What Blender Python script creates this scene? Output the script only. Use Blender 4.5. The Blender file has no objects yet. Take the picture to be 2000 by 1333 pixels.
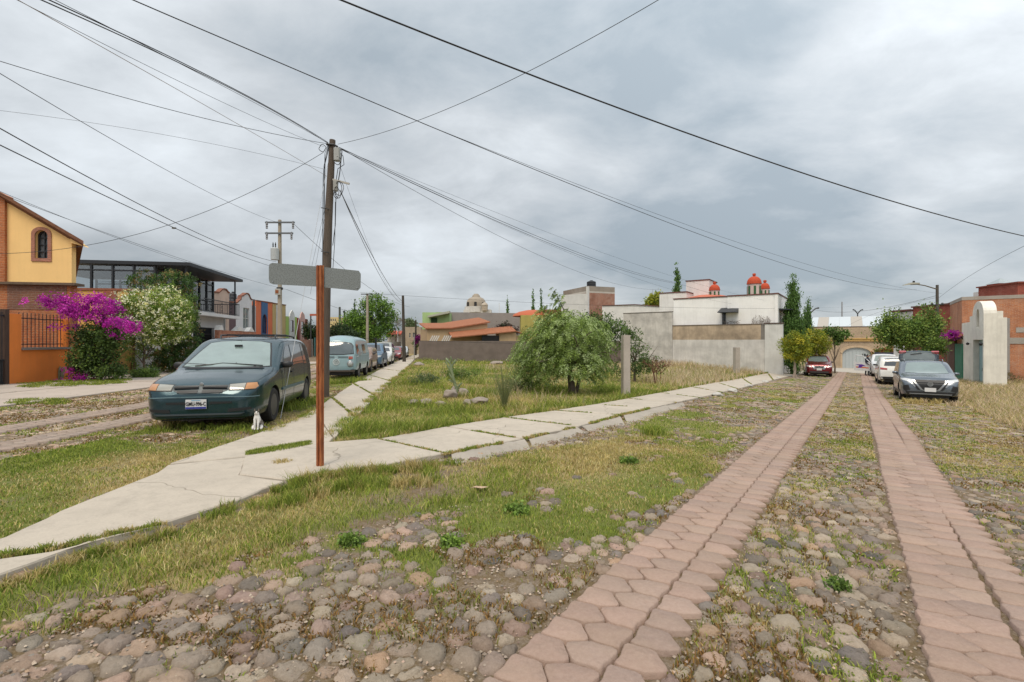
import bpy, bmesh, math, random
import numpy as np
from mathutils import Vector, Matrix, geometry
from mathutils.bvhtree import BVHTree
R = math.radians
random.seed(7)
S = bpy.context.scene
COL = S.collection
# ------------------------------------------------------------ camera, sky, sun, exposure
CAMZ = 1.55; F = 944.0
cam = bpy.data.objects.new("camera", bpy.data.cameras.new("camera")); COL.objects.link(cam)
cam.location = (0, 0, CAMZ); cam.rotation_euler = (R(90), 0, 0)
cam.data.sensor_width = 36; cam.data.lens = F / 2000 * 36
cam.data.clip_start = 0.05; cam.data.clip_end = 4000
S.camera = cam
S.view_settings.view_transform = 'Standard'; S.view_settings.look = 'None'
S.view_settings.gamma = 1; S.view_settings.use_curve_mapping = False
S.view_settings.exposure = 0.64
SUN_EL, SUN_AZ = R(58), R(200)          # azimuth clockwise from +Y
world = bpy.data.worlds.new("World"); S.world = world; world.use_nodes = True
nt = world.node_tree; nt.nodes.clear()
def wn(t, **k):
    n = nt.nodes.new(t)
    for a, b in k.items(): setattr(n, a, b)
    return n
def wmath(op, a, b=None, c=None):
    n = wn('ShaderNodeMath', operation=op)
    for i, v in enumerate((a, b, c)):
        if v is None: continue
        if isinstance(v, (int, float)): n.inputs[i].default_value = v
        else: nt.links.new(v, n.inputs[i])
    return n.outputs[0]
sky = wn('ShaderNodeTexSky', sky_type='NISHITA'); sky.sun_disc = False
sky.sun_elevation = SUN_EL; sky.sun_rotation = SUN_AZ
bg1 = wn('ShaderNodeBackground'); bg1.inputs[1].default_value = 0.10
nt.links.new(sky.outputs[0], bg1.inputs[0])
tc = wn('ShaderNodeTexCoord'); sep = wn('ShaderNodeSeparateXYZ')
nt.links.new(tc.outputs['Generated'], sep.inputs[0])
zc = wmath('MAXIMUM', sep.outputs[2], 0.0); zd = wmath('ADD', zc, 0.33)
cx = wmath('DIVIDE', sep.outputs[0], zd); cy = wmath('DIVIDE', sep.outputs[1], zd)
cmb = wn('ShaderNodeCombineXYZ'); nt.links.new(cx, cmb.inputs[0]); nt.links.new(cy, cmb.inputs[1])
mp = wn('ShaderNodeMapping'); mp.inputs['Rotation'].default_value = (0, 0, R(25)); mp.inputs['Scale'].default_value = (0.95, 1.25, 1)
mp.inputs['Location'].default_value = (3.1, 1.7, 0)
nt.links.new(cmb.outputs[0], mp.inputs[0])
def wnoise(scale, detail, rough, dist):
    n = wn('ShaderNodeTexNoise'); n.inputs['Scale'].default_value = scale; n.inputs['Detail'].default_value = detail
    n.inputs['Roughness'].default_value = rough; n.inputs['Distortion'].default_value = dist
    nt.links.new(mp.outputs[0], n.inputs[0]); return n.outputs[0]
n1 = wnoise(0.85, 5, 0.45, 0.2); n2 = wnoise(0.42, 3, 0.5, 0.1); n3 = wnoise(3.2, 7, 0.6, 0.25)
dens = wmath('ADD', wmath('ADD', wmath('MULTIPLY', n1, 0.52), wmath('MULTIPLY', n2, 0.34)), wmath('MULTIPLY', n3, 0.21))
ramp = wn('ShaderNodeValToRGB'); nt.links.new(dens, ramp.inputs[0])
cr = ramp.color_ramp; cr.elements[0].position = 0.42; cr.elements[0].color = (0.212, 0.245, 0.272, 1)
cr.elements[1].position = 0.66; cr.elements[1].color = (0.575, 0.61, 0.64, 1)
e = cr.elements.new(0.51); e.color = (0.340, 0.362, 0.380, 1)
e = cr.elements.new(0.57); e.color = (0.440, 0.465, 0.485, 1)
# overcast luminance: brighter towards the zenith, a dark bank low on the left, lighter to the right
gz = wn('ShaderNodeMapRange'); nt.links.new(sep.outputs[2], gz.inputs[0])
gz.inputs[1].default_value = 0.0; gz.inputs[2].default_value = 1.0; gz.inputs[3].default_value = 0.88; gz.inputs[4].default_value = 2.1
gx = wn('ShaderNodeMapRange'); nt.links.new(sep.outputs[0], gx.inputs[0])
gx.inputs[1].default_value = -0.3; gx.inputs[2].default_value = 0.6; gx.inputs[3].default_value = 0.86; gx.inputs[4].default_value = 1.14
strg = wmath('MULTIPLY', gz.outputs[0], gx.outputs[0])
bg2 = wn('ShaderNodeBackground'); nt.links.new(ramp.outputs[0], bg2.inputs[0]); nt.links.new(strg, bg2.inputs[1])
mixw = wn('ShaderNodeMixShader'); mixw.inputs[0].default_value = 0.93
nt.links.new(bg1.outputs[0], mixw.inputs[1]); nt.links.new(bg2.outputs[0], mixw.inputs[2])
ow = wn('ShaderNodeOutputWorld'); nt.links.new(mixw.outputs[0], ow.inputs[0])
sun = bpy.data.objects.new("sun", bpy.data.lights.new("sun", 'SUN')); COL.objects.link(sun)
sun.data.energy = 1.5; sun.data.angle = R(26); sun.data.color = (1.0, 0.89, 0.74)
sd = Vector((math.sin(SUN_AZ) * math.cos(SUN_EL), math.cos(SUN_AZ) * math.cos(SUN_EL), math.sin(SUN_EL)))
sun.rotation_euler = sd.to_track_quat('Z', 'Y').to_euler(); sun.location = (0, -20, 40)

# ------------------------------------------------------------ terrain height and pixel helpers
def fbm(x, y, seed=0, octs=3):
    x = np.asarray(x, float); y = np.asarray(y, float); r = np.zeros(np.broadcast(x, y).shape); a = 1; tot = 0
    for o in range(octs):
        xi = np.floor(x); yi = np.floor(y); fx = x - xi; fy = y - yi
        fx = fx * fx * (3 - 2 * fx); fy = fy * fy * (3 - 2 * fy)
        def h(i, j):
            v = np.sin(i * 127.1 + j * 311.7 + seed * 74.7 + o * 19.3) * 43758.5453
            return v - np.floor(v)
        r = r + a * ((h(xi, yi) * (1 - fx) + h(xi + 1, yi) * fx) * (1 - fy) + (h(xi, yi + 1) * (1 - fx) + h(xi + 1, yi + 1) * fx) * fy)
        tot += a; a *= .5; x = x * 2.03 + 5.1; y = y * 2.03 + 1.7
    return r / tot
def GH(x, y):
    x = np.asarray(x, float); y = np.asarray(y, float)
    r = np.hypot(x, y) + 1e-6; k = np.minimum(r, 75) / r
    x = x * k; y = y * k
    u = np.clip(x + .2 * y, 0, 38)
    z = -.01184 * x - .01148 * y - .5 * (1 - np.exp(-(u / 16) ** 2))
    z = z + .75 * np.exp(-(((x - 14) / 6) ** 2 + ((y - 41) / 7.) ** 2))
    return z
def gh(x, y): return float(GH(x, y))
def P(px, py, d): return Vector(((px - 1000) / F * d, d, CAMZ - (py - 666.5) / F * d))
def X(px, d): return (px - 1000) / F * d
def Z(py, d): return CAMZ - (py - 666.5) / F * d
def G(px, py):
    tx = (px - 1000) / F; tz = (py - 666.5) / F; lo = .3; hi = None; d = .3
    while d < 120:
        if CAMZ - tz * d <= gh(tx * d, d): hi = d; break
        lo = d; d *= 1.05
    if hi is None: hi = lo = 120
    for _ in range(30):
        m = (lo + hi) / 2
        if CAMZ - tz * m <= gh(tx * m, m): hi = m
        else: lo = m
    return (tx * hi, hi)
def inpoly(x, y, poly):
    x = np.asarray(x); y = np.asarray(y); r = np.zeros(x.shape, bool); n = len(poly); j = n - 1
    for i in range(n):
        xi, yi = poly[i]; xj, yj = poly[j]
        c = ((yi > y) != (yj > y)) & (x < (xj - xi) * (y - yi) / ((yj - yi) if yj != yi else 1e-9) + xi)
        r ^= c; j = i
    return r
def segdist(x, y, pts):
    d = np.full(np.asarray(x).shape, 1e9)
    for (ax, ay), (bx, by) in zip(pts[:-1], pts[1:]):
        vx, vy = bx - ax, by - ay; L = vx * vx + vy * vy + 1e-9
        t = np.clip(((x - ax) * vx + (y - ay) * vy) / L, 0, 1)
        d = np.minimum(d, np.hypot(x - ax - t * vx, y - ay - t * vy))
    return d

# ------------------------------------------------------------ scene-object helpers
def tag(o, label=None, cat=None, group=None, kind=None):
    if label: o['label'] = label
    if cat: o['category'] = cat
    if group: o['group'] = group
    if kind: o['kind'] = kind
    return o
def thing(name, label, cat, loc=(0, 0, 0), rz=0, group=None):
    o = bpy.data.objects.new(name, None); COL.objects.link(o); o.empty_display_size = .3
    o.location = loc; o.rotation_euler = (0, 0, rz); tag(o, label, cat, group); return o
def link(name, me, parent=None, loc=None, rz=None):
    o = bpy.data.objects.new(name, me); COL.objects.link(o)
    if parent: o.parent = parent
    if loc is not None: o.location = loc
    if rz is not None: o.rotation_euler = (0, 0, rz)
    return o
def copy_tree(o, parent=None):
    c = o.copy(); COL.objects.link(c); c.parent = parent
    for ch in list(o.children): copy_tree(ch, c)
    return c
class MB:
    def __init__(s): s.v = []; s.f = []
    def add(s, vs, fs):
        n = len(s.v); s.v += [tuple(p) for p in vs]; s.f += [tuple(i + n for i in f) for f in fs]; return s
    def box(s, x0, x1, y0, y1, z0, z1):
        return s.add([(x0, y0, z0), (x1, y0, z0), (x1, y1, z0), (x0, y1, z0), (x0, y0, z1), (x1, y0, z1), (x1, y1, z1), (x0, y1, z1)],
                     [(0, 3, 2, 1), (4, 5, 6, 7), (0, 1, 5, 4), (1, 2, 6, 5), (2, 3, 7, 6), (3, 0, 4, 7)])
    def cbox(s, c, sz, m=None):
        hx, hy, hz = sz[0] / 2, sz[1] / 2, sz[2] / 2
        vs = [Vector((a * hx, b * hy, d * hz)) for d in (-1, 1) for a, b in ((-1, -1), (1, -1), (1, 1), (-1, 1))]
        if m is not None: vs = [m @ v for v in vs]
        return s.add([v + Vector(c) for v in vs], [(0, 3, 2, 1), (4, 5, 6, 7), (0, 1, 5, 4), (1, 2, 6, 5), (2, 3, 7, 6), (3, 0, 4, 7)])
    def prism(s, poly, ax, a, b):      # poly: 2d outline; ax: axis extruded
        def mk(p, t): return {'x': (t, p[0], p[1]), 'y': (p[0], t, p[1]), 'z': (p[0], p[1], t)}[ax]
        n = len(poly); vs = [mk(p, a) for p in poly] + [mk(p, b) for p in poly]
        tri = geometry.tessellate_polygon([[Vector((p[0], p[1], 0)) for p in poly]])
        fs = [tuple(t) for t in tri] + [tuple(i + n for i in reversed(t)) for t in tri]
        fs += [(i, (i + 1) % n, (i + 1) % n + n, i + n) for i in range(n)]
        return s.add(vs, fs)
    def tube(s, pts, r, n=8, cap=True):
        pts = [Vector(p) for p in pts]; rs = r if isinstance(r, (list, tuple)) else [r] * len(pts)
        vs = []; k = len(pts)
        up = None
        for i, p in enumerate(pts):
            t = (pts[min(i + 1, k - 1)] - pts[max(i - 1, 0)]).normalized()
            if up is None: up = Vector((0, 0, 1)) if abs(t.z) < .9 else Vector((1, 0, 0))
            a = t.cross(up).normalized(); b = t.cross(a).normalized(); up = -b if b.dot(up) < 0 else b
            a = t.cross(up).normalized(); b = up
            for j in range(n):
                q = 2 * math.pi * j / n; vs.append(p + a * (math.cos(q) * rs[i]) + b * (math.sin(q) * rs[i]))
        fs = [(i * n + j, i * n + (j + 1) % n, (i + 1) * n + (j + 1) % n, (i + 1) * n + j) for i in range(k - 1) for j in range(n)]
        if cap: fs += [tuple(range(n))[::-1], tuple((k - 1) * n + j for j in range(n))]
        return s.add(vs, fs)
    def lathe(s, prof, c=(0, 0, 0), axis='z', n=24):   # prof: (r, h)
        vs = []
        for r, h in prof:
            for j in range(n):
                q = 2 * math.pi * j / n; a, b = r * math.cos(q), r * math.sin(q)
                p = {'z': (a, b, h), 'x': (h, a, b), 'y': (a, h, b)}[axis]
                vs.append((p[0] + c[0], p[1] + c[1], p[2] + c[2]))
        k = len(prof)
        fs = [(i * n + j, i * n + (j + 1) % n, (i + 1) * n + (j + 1) % n, (i + 1) * n + j) for i in range(k - 1) for j in range(n)]
        if prof[0][0] > 1e-4: fs.append(tuple(range(n))[::-1])
        if prof[-1][0] > 1e-4: fs.append(tuple((k - 1) * n + j for j in range(n)))
        return s.add(vs, fs)
    def build(s, name, mat, parent=None, smooth=False, loc=None, rz=None, bevel=0, sharp=35):
        me = bpy.data.meshes.new(name); me.from_pydata(s.v, [], s.f)
        bm = bmesh.new(); bm.from_mesh(me); bmesh.ops.remove_doubles(bm, verts=bm.verts, dist=1e-5)
        bmesh.ops.recalc_face_normals(bm, faces=bm.faces)
        if bevel: bmesh.ops.bevel(bm, geom=[e for e in bm.edges if e.calc_face_angle(0) > .6], offset=bevel, segments=2, affect='EDGES', clamp_overlap=True)
        bm.to_mesh(me); bm.free()
        if smooth:
            me.polygons.foreach_set('use_smooth', [True] * len(me.polygons)); me.set_sharp_from_angle(angle=R(sharp))
        if mat: me.materials.append(mat)
        return link(name, me, parent, loc, rz)
def bulk(name, V, Fc, mat, col=None, parent=None, smooth=False):
    V = np.asarray(V, np.float32); me = bpy.data.meshes.new(name)
    me.vertices.add(len(V)); me.vertices.foreach_set('co', V.ravel())
    if isinstance(Fc, list): lens = np.concatenate([np.full(len(f), f.shape[1]) for f in Fc]); idx = np.concatenate([f.ravel() for f in Fc])
    else: lens = np.full(len(Fc), Fc.shape[1]); idx = Fc.ravel()
    me.loops.add(len(idx)); me.loops.foreach_set('vertex_index', idx.astype(np.int32))
    me.polygons.add(len(lens)); st = np.zeros(len(lens), np.int32); st[1:] = np.cumsum(lens)[:-1]
    me.polygons.foreach_set('loop_start', st); me.update(calc_edges=True)
    if smooth: me.polygons.foreach_set('use_smooth', np.ones(len(lens), bool))
    if col is not None:
        a = me.color_attributes.new('Col', 'FLOAT_COLOR', 'POINT'); c = np.ones((len(V), 4), np.float32); c[:, :3] = col
        a.data.foreach_set('color', c.ravel())
    me.materials.append(mat); me.validate()
    return link(name, me, parent)

# ------------------------------------------------------------ materials
class NT:
    def __init__(s, name):
        s.m = bpy.data.materials.new(name); s.m.use_nodes = True; s.t = s.m.node_tree
        s.b = s.t.nodes['Principled BSDF']; s.o = s.t.nodes['Material Output']
    def n(s, ty, ins=None, **k):
        x = s.t.nodes.new(ty)
        for a, b in k.items(): setattr(x, a, b)
        for i, v in (ins or {}).items():
            if hasattr(v, 'links') or isinstance(v, bpy.types.NodeSocket): s.t.links.new(v, x.inputs[i])
            else: x.inputs[i].default_value = v
        return x
    def coord(s): return s.n('ShaderNodeTexCoord').outputs['Object']
    def noise(s, v, scale, detail=4, rough=.55, dist=0.): return s.n('ShaderNodeTexNoise', {'Vector': v, 'Scale': scale, 'Detail': detail, 'Roughness': rough, 'Distortion': dist}).outputs[0]
    def ramp(s, f, stops):
        r = s.n('ShaderNodeValToRGB', {0: f}); c = r.color_ramp
        c.elements[0].position = stops[0][0]; c.elements[0].color = (*stops[0][1], 1)
        c.elements[1].position = stops[-1][0]; c.elements[1].color = (*stops[-1][1], 1)
        for p, q in stops[1:-1]: e = c.elements.new(p); e.color = (*q, 1)
        return r.outputs[0]
    def mix(s, f, a, b, mode='MIX'):
        x = s.n('ShaderNodeMix', data_type='RGBA', blend_type=mode)
        for i, v in ((0, f), (6, a), (7, b)):
            if isinstance(v, bpy.types.NodeSocket): s.t.links.new(v, x.inputs[i])
            else: x.inputs[i].default_value = (*v, 1) if isinstance(v, tuple) and len(v) == 3 else v
        return x.outputs[2]
    def math(s, op, a, b=0., c=0.):
        x = s.n('ShaderNodeMath', {0: a, 1: b, 2: c}, operation=op); return x.outputs[0]
    def bump(s, h, st=.3, d=.02, nrm=None):
        i = {'Strength': st, 'Distance': d, 'Height': h}
        if nrm is not None: i['Normal'] = nrm
        return s.n('ShaderNodeBump', i).outputs[0]
    def set(s, **k):
        for a, v in k.items():
            a = {'color': 'Base Color', 'rough': 'Roughness', 'metal': 'Metallic', 'normal': 'Normal', 'coat': 'Coat Weight', 'spec': 'Specular IOR Level'}.get(a, a)
            if isinstance(v, bpy.types.NodeSocket): s.t.links.new(v, s.b.inputs[a])
            else: s.b.inputs[a].default_value = (*v, 1) if isinstance(v, tuple) and len(v) == 3 else v
        return s.m
def sc(c, k): return tuple(min(1, x * k) for x in c)
_mc = {}
def plaster(c, dirt=.35, key=None, streak=True, bump=.25):
    k = ('pl', c, dirt, streak)
    if k in _mc: return _mc[k]
    s = NT('plaster'); v = s.coord()
    a = s.noise(v, 1.1, 6, .6); b = s.noise(v, 14, 4)
    col = s.mix(s.ramp(a, [(.38, (0, 0, 0)), (.64, (1, 1, 1))]), c, sc(c, 1 - dirt * .6))
    if streak:
        mpn = s.n('ShaderNodeMapping', {0: v, 'Scale': (7, 7, .45)}).outputs[0]
        st = s.ramp(s.noise(mpn, 1.3, 7, .7), [(.47, (0, 0, 0)), (.70, (1, 1, 1))])
        col = s.mix(s.math('MULTIPLY', st, dirt), col, sc((c[0] * .6 + .05, c[1] * .58 + .045, c[2] * .55 + .04), .9))
    col = s.mix(.12, col, s.mix(b, sc(c, .6), sc(c, 1.15)))
    _mc[k] = s.set(color=col, rough=.9, normal=s.bump(s.noise(v, 30, 5, .7), bump, .01)); return _mc[k]
def brick(c1=(.42, .15, .07), c2=(.28, .09, .05), mortar=(.42, .36, .3), w=.28, h=.085, rough_edge=1., ms=.012):
    k = ('br', c1, c2, mortar, w, h)
    if k in _mc: return _mc[k]
    s = NT('brick'); v = s.coord(); sp = s.n('ShaderNodeSeparateXYZ', {0: v})
    wob = s.n('ShaderNodeCombineXYZ', {0: s.math('ADD', s.math('ADD', sp.outputs[0], sp.outputs[1]), s.math('MULTIPLY', s.noise(v, 6, 3), .14)), 1: s.math('ADD', sp.outputs[2], s.math('MULTIPLY', s.noise(v, 4, 4), .11))}).outputs[0]
    bt = s.n('ShaderNodeTexBrick', {'Vector': wob, 'Color1': (*c1, 1), 'Color2': (*c2, 1), 'Mortar': (*mortar, 1), 'Scale': 1., 'Mortar Size': ms, 'Mortar Smooth': .3, 'Bias': 0., 'Brick Width': w, 'Row Height': h})
    n1 = s.noise(v, 1.3, 7, .7); n2 = s.noise(v, 22, 4, .6)
    col = s.mix(s.math('MULTIPLY', s.ramp(n1, [(.48, (0, 0, 0)), (.66, (1, 1, 1))]), .7), bt.outputs[0], mortar)
    col = s.mix(.5, col, s.mix(n2, sc(c2, .45), sc(c1, 1.55)), 'MIX'); col = s.mix(s.math('MULTIPLY', s.ramp(s.noise(v, .9, 6, .7), [(.45, (0, 0, 0)), (.65, (1, 1, 1))]), .5), col, sc(c2, .6))
    h_ = s.math('ADD', s.math('MULTIPLY', bt.outputs[1], -1.), s.math('MULTIPLY', n2, .6))
    _mc[k] = s.set(color=col, rough=.92, normal=s.bump(h_, .8, .02)); return _mc[k]
def flat(c, rough=.6, metal=0., var=.15, scale=8, bump=.0, coat=0.):
    k = ('fl', c, rough, metal, var, scale, bump, coat)
    if k in _mc: return _mc[k]
    s = NT('paint'); v = s.coord(); a = s.noise(v, scale, 5, .6)
    col = s.mix(a, sc(c, 1 - var), sc(c, 1 + var)); kw = {}
    if bump: kw['normal'] = s.bump(s.noise(v, scale * 4, 4, .6), bump, .01)
    _mc[k] = s.set(color=col, rough=rough, metal=metal, coat=coat, **kw); return _mc[k]
def carpaint(c, dust=.25, rough=.28, metal=.35):
    s = NT('car_paint'); v = s.coord(); sp = s.n('ShaderNodeSeparateXYZ', {0: v})
    d = s.ramp(s.noise(v, 3.5, 6, .65), [(.35, (0, 0, 0)), (.75, (1, 1, 1))])
    col = s.mix(s.math('MULTIPLY', d, dust), c, (.32, .29, .25))
    return s.set(color=col, rough=s.math('ADD', s.math('MULTIPLY', d, dust), rough), metal=metal, coat=.6, **{'Coat Roughness': .08})
def glassy(c=(.02, .025, .03), rough=.06):
    k = ('gl', c, rough)
    if k in _mc: return _mc[k]
    s = NT('dark_glass'); v = s.coord()
    _mc[k] = s.set(color=s.mix(s.noise(v, 3, 3), sc(c, .7), sc(c, 1.3)), rough=rough, spec=.9, coat=.5); return _mc[k]
def clearglass():
    s = NT('clear_glass'); tr = s.n('ShaderNodeBsdfTransparent', {0: (.62, .66, .68, 1)}); gl = s.n('ShaderNodeBsdfGlossy', {0: (.9, .9, .9, 1), 'Roughness': .03})
    lw = s.n('ShaderNodeFresnel', {0: 1.5}).outputs[0]; mx = s.n('ShaderNodeMixShader', {0: s.math('ADD', s.math('MULTIPLY', lw, .9), .12), 1: tr.outputs[0], 2: gl.outputs[0]}); s.t.links.new(mx.outputs[0], s.o.inputs[0]); return s.m
def woodm(c=(.13, .095, .07)):
    k = ('wd', c)
    if k in _mc: return _mc[k]
    s = NT('weathered_wood'); v = s.coord(); m2 = s.n('ShaderNodeMapping', {0: v, 'Scale': (12, 12, .7)}).outputs[0]
    n = s.noise(m2, 3, 6, .7)
    _mc[k] = s.set(color=s.mix(n, sc(c, .35), sc(c, 1.9)), rough=.9, normal=s.bump(n, .8, .02)); return _mc[k]
def rustm():
    s = NT('rust'); v = s.coord(); m2 = s.n('ShaderNodeMapping', {0: v, 'Scale': (6, 6, 1)}).outputs[0]
    n = s.noise(m2, 5, 8, .7); n2 = s.noise(v, 60, 4, .7)
    c = s.ramp(n, [(.3, (.07, .018, .008)), (.48, (.26, .065, .018)), (.6, (.42, .14, .04)), (.75, (.5, .27, .15))])
    return s.set(color=s.mix(.3, c, s.mix(n2, (.05, .01, .006), (.5, .2, .08))), rough=.85, normal=s.bump(n2, .5, .004))
def galv():
    s = NT('galvanised'); v = s.coord(); n = s.noise(v, 90, 3, .6); n2 = s.noise(v, 6, 5, .6)
    sp = s.ramp(n, [(.38, (.10, .11, .11)), (.50, (.19, .21, .21)), (.7, (.25, .27, .27))])
    return s.set(color=s.mix(s.math('MULTIPLY', n2, .4), sp, (.2, .215, .21)), rough=.6, metal=.25)
def concrete(c=(.44, .40, .35), crack=True, stain=.5):
    k = ('cc', c, crack, stain)
    if k in _mc: return _mc[k]
    s = NT('concrete'); v = s.coord(); a = s.noise(v, .8, 7, .65); b = s.noise(v, 45, 5, .7); d = s.noise(v, 6, 6, .7, .6)
    col = s.ramp(a, [(.34, sc(c, .74)), (.50, c), (.68, sc(c, 1.15))])
    col = s.mix(s.math('MULTIPLY', s.ramp(d, [(.48, (0, 0, 0)), (.70, (1, 1, 1))]), stain * .75), col, sc(c, .55))
    col = s.mix(.5, col, s.mix(b, sc(c, .55), sc(c, 1.3)))
    h_ = s.math('ADD', s.math('MULTIPLY', b, .5), d)
    if crack:
        vo = s.n('ShaderNodeTexVoronoi', {'Vector': s.n('ShaderNodeMapping', {0: s.mix(.3, v, s.n('ShaderNodeTexNoise', {'Vector': v, 'Scale': 2.}).outputs[1]), 'Scale': (.8, .8, .8)}).outputs[0], 'Scale': .6}, feature='DISTANCE_TO_EDGE')
        ck = s.ramp(vo.outputs[0], [(.0, (1, 1, 1)), (.0035, (0, 0, 0))])
        col = s.mix(s.math('MULTIPLY', ck, .65), col, (.12, .10, .07))
    _mc[k] = s.set(color=col, rough=.92, normal=s.bump(h_, .35, .012)); return _mc[k]
def attrmat(name, rough=.8, transl=0., bumps=0., spec=.3, speck=0.):
    k = ('at', name)
    if k in _mc: return _mc[k]
    s = NT(name); at = s.n('ShaderNodeAttribute', attribute_name='Col').outputs[0]; v = s.coord()
    if speck:
        n = s.noise(v, 38, 6, .75); n2 = s.noise(v, 9, 4, .6)
        at = s.mix(speck, at, s.mix(s.ramp(n, [(.38, (0, 0, 0)), (.62, (1, 1, 1))]), (.07, .06, .05), s.mix(.6, at, (.62, .56, .5))), 'MIX')
        at = s.mix(s.math('MULTIPLY', s.ramp(s.noise(v, 1.7, 5, .65), [(.42, (0, 0, 0)), (.7, (1, 1, 1))]), .38), at, (.31, .235, .165))
    s.set(color=at, rough=rough, spec=spec)
    if bumps: s.set(normal=s.bump(s.math('ADD', s.noise(v, 34, 6, .75), s.math('MULTIPLY', s.noise(v, 9, 4, .6), 1.5)), bumps, .02))
    if transl:
        tr = s.n('ShaderNodeBsdfTranslucent', {0: at}); mx = s.n('ShaderNodeMixShader', {0: transl, 1: s.b.outputs[0], 2: tr.outputs[0]})
        s.t.links.new(mx.outputs[0], s.o.inputs[0])
    _mc[k] = s.m; return s.m
LEAF = attrmat('foliage', .6, .32, spec=.35)
GRASS = attrmat('grass_blades', .75, .3, spec=.2)
STONE = attrmat('cobble_stone', .9, 0, .7, .2, .14)
PAVER = attrmat('paver', .9, 0, .5, .2, .10)
BLACK = flat((.012, .012, .013), .5); RUBBER = flat((.018, .017, .016), .85, bump=.3)
CHROME = flat((.36, .37, .38), .35, .9); STEEL = flat((.05, .052, .055), .55, .3)
WHITE = plaster((.66, .65, .62), .25); BARK = woodm((.10, .075, .055))
# ------------------------------------------------------------ ground regions (world xy outlines)
def gp(pts): return [G(*p) for p in pts]
WALK = gp([(-420, 1190), (0, 1065), (110, 1010), (170, 985), (310, 930), (330, 915), (455, 870), (590, 820), (618, 800), (700, 745), (780, 707), (812, 702),
           (735, 780), (645, 870), (736, 863), (872, 838), (984, 820), (1084, 806), (1160, 794), (1280, 772), (1400, 749), (1500, 731), (1590, 722), (1600, 728),
           (1500, 745), (1400, 771), (1300, 793), (1212, 815), (1130, 838), (1028, 862), (960, 872), (885, 893), (760, 915), (640, 926), (520, 962), (470, 985), (320, 1040), (190, 1065), (0, 1140), (-420, 1290)])
DR = Vector((.72, 1, 0)).normalized(); DL = Vector((-.167, 1, 0)).normalized()
def ext(a, b, k): return (b[0] + (b[0] - a[0]) * k, b[1] + (b[1] - a[1]) * k)
# right street tracks: centre lines from the near crossing to the far end
def stripR(pxa, pxb):
    a = G(pxa, 1290); b = G(pxb, 760); v = Vector((b[0] - a[0], b[1] - a[1], 0)).normalized()
    return Vector((a[0], a[1], 0)), v
S1o, S1v = stripR(1150, 1606); S2o, S2v = stripR(1952, 1716)
vv = (S1v + S2v).normalized()
S1v = S2v = vv; SN = Vector((vv.y, -vv.x, 0))
S1w = .625; S2w = .645
SL1 = [(-7.2, 0), (-7.37, 7), (-7.5, 10), (-8.0, 14), (-9.6, 24), (-13.6, 48)]
SL2 = [(-8.75, 0), (-8.8, 8.2), (-8.95, 11.5), (-9.5, 15), (-11.1, 24), (-15.1, 48)]
def dist_strips(x, y):
    px = x - S1o.x; py = y - S1o.y; d1 = np.abs(px * SN.x + py * SN.y); qx = x - S2o.x; qy = y - S2o.y
    d2 = np.abs(qx * SN.x + qy * SN.y)
    dl = np.minimum(segdist(x, y, SL1), segdist(x, y, SL2))
    return np.minimum(d1, d2), dl
FARLOT = (17.5, 40)
LOT = gp([(645, 872), (735, 782), (812, 704), (1005, 700)]) + [(2, 62), (10, 52), (14, 44), (19, 38)] + gp([(1500, 732), (1400, 750), (1280, 773), (1160, 795), (1084, 807), (984, 821), (872, 839), (736, 864)])
VR = gp([(-420, 1290), (0, 1145), (190, 1070), (330, 1040), (520, 965), (640, 925), (760, 915), (880, 905), (1035, 880), (1130, 860), (1225, 835), (1335, 795), (1500, 748), (1620, 727), (1625, 745), (1480, 830), (1420, 890), (1400, 940), (1260, 1000), (1170, 1080), (1130, 1190), (1000, 1240), (860, 1200), (820, 1110), (740, 1075), (650, 1085), (560, 1105), (300, 1175), (0, 1275), (-420, 1420)])
VRcore = gp([(-420, 1290), (0, 1145), (190, 1070), (330, 1040), (520, 965), (640, 925), (760, 915), (880, 905), (1035, 885), (1130, 865), (1230, 855), (1180, 920), (1000, 960), (900, 985), (700, 1030), (480, 1085), (200, 1165), (0, 1215), (-420, 1360)])
VL = gp([(-420, 1190), (0, 1065), (110, 1010), (310, 930), (455, 870), (590, 820), (618, 800), (700, 745), (780, 707), (770, 698), (700, 715), (560, 770), (430, 830), (290, 838), (150, 870), (0, 898), (-420, 1000)])
ROADL = [(-6.9, -2), (-6.9, 12), (-7.4, 14), (-11.5, 40), (-13.5, 60), (-18, 60), (-15, 38), (-12.4, 20), (-11.6, 8), (-12, -2)]
DRIVE = [(-11.6, 8), (-12.4, 20), (-15.0, 38), (-22, 40), (-20.5, 30), (-17.9, 17.5), (-19, 10), (-22, 4), (-12, 4)]
RG = [(11.2, 10), (13.5, 11.5), (16, 14), (30, 35), (45, 40), (45, -5), (6, -5), (7.5, 5)]     # dry grass beyond the right track
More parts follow.
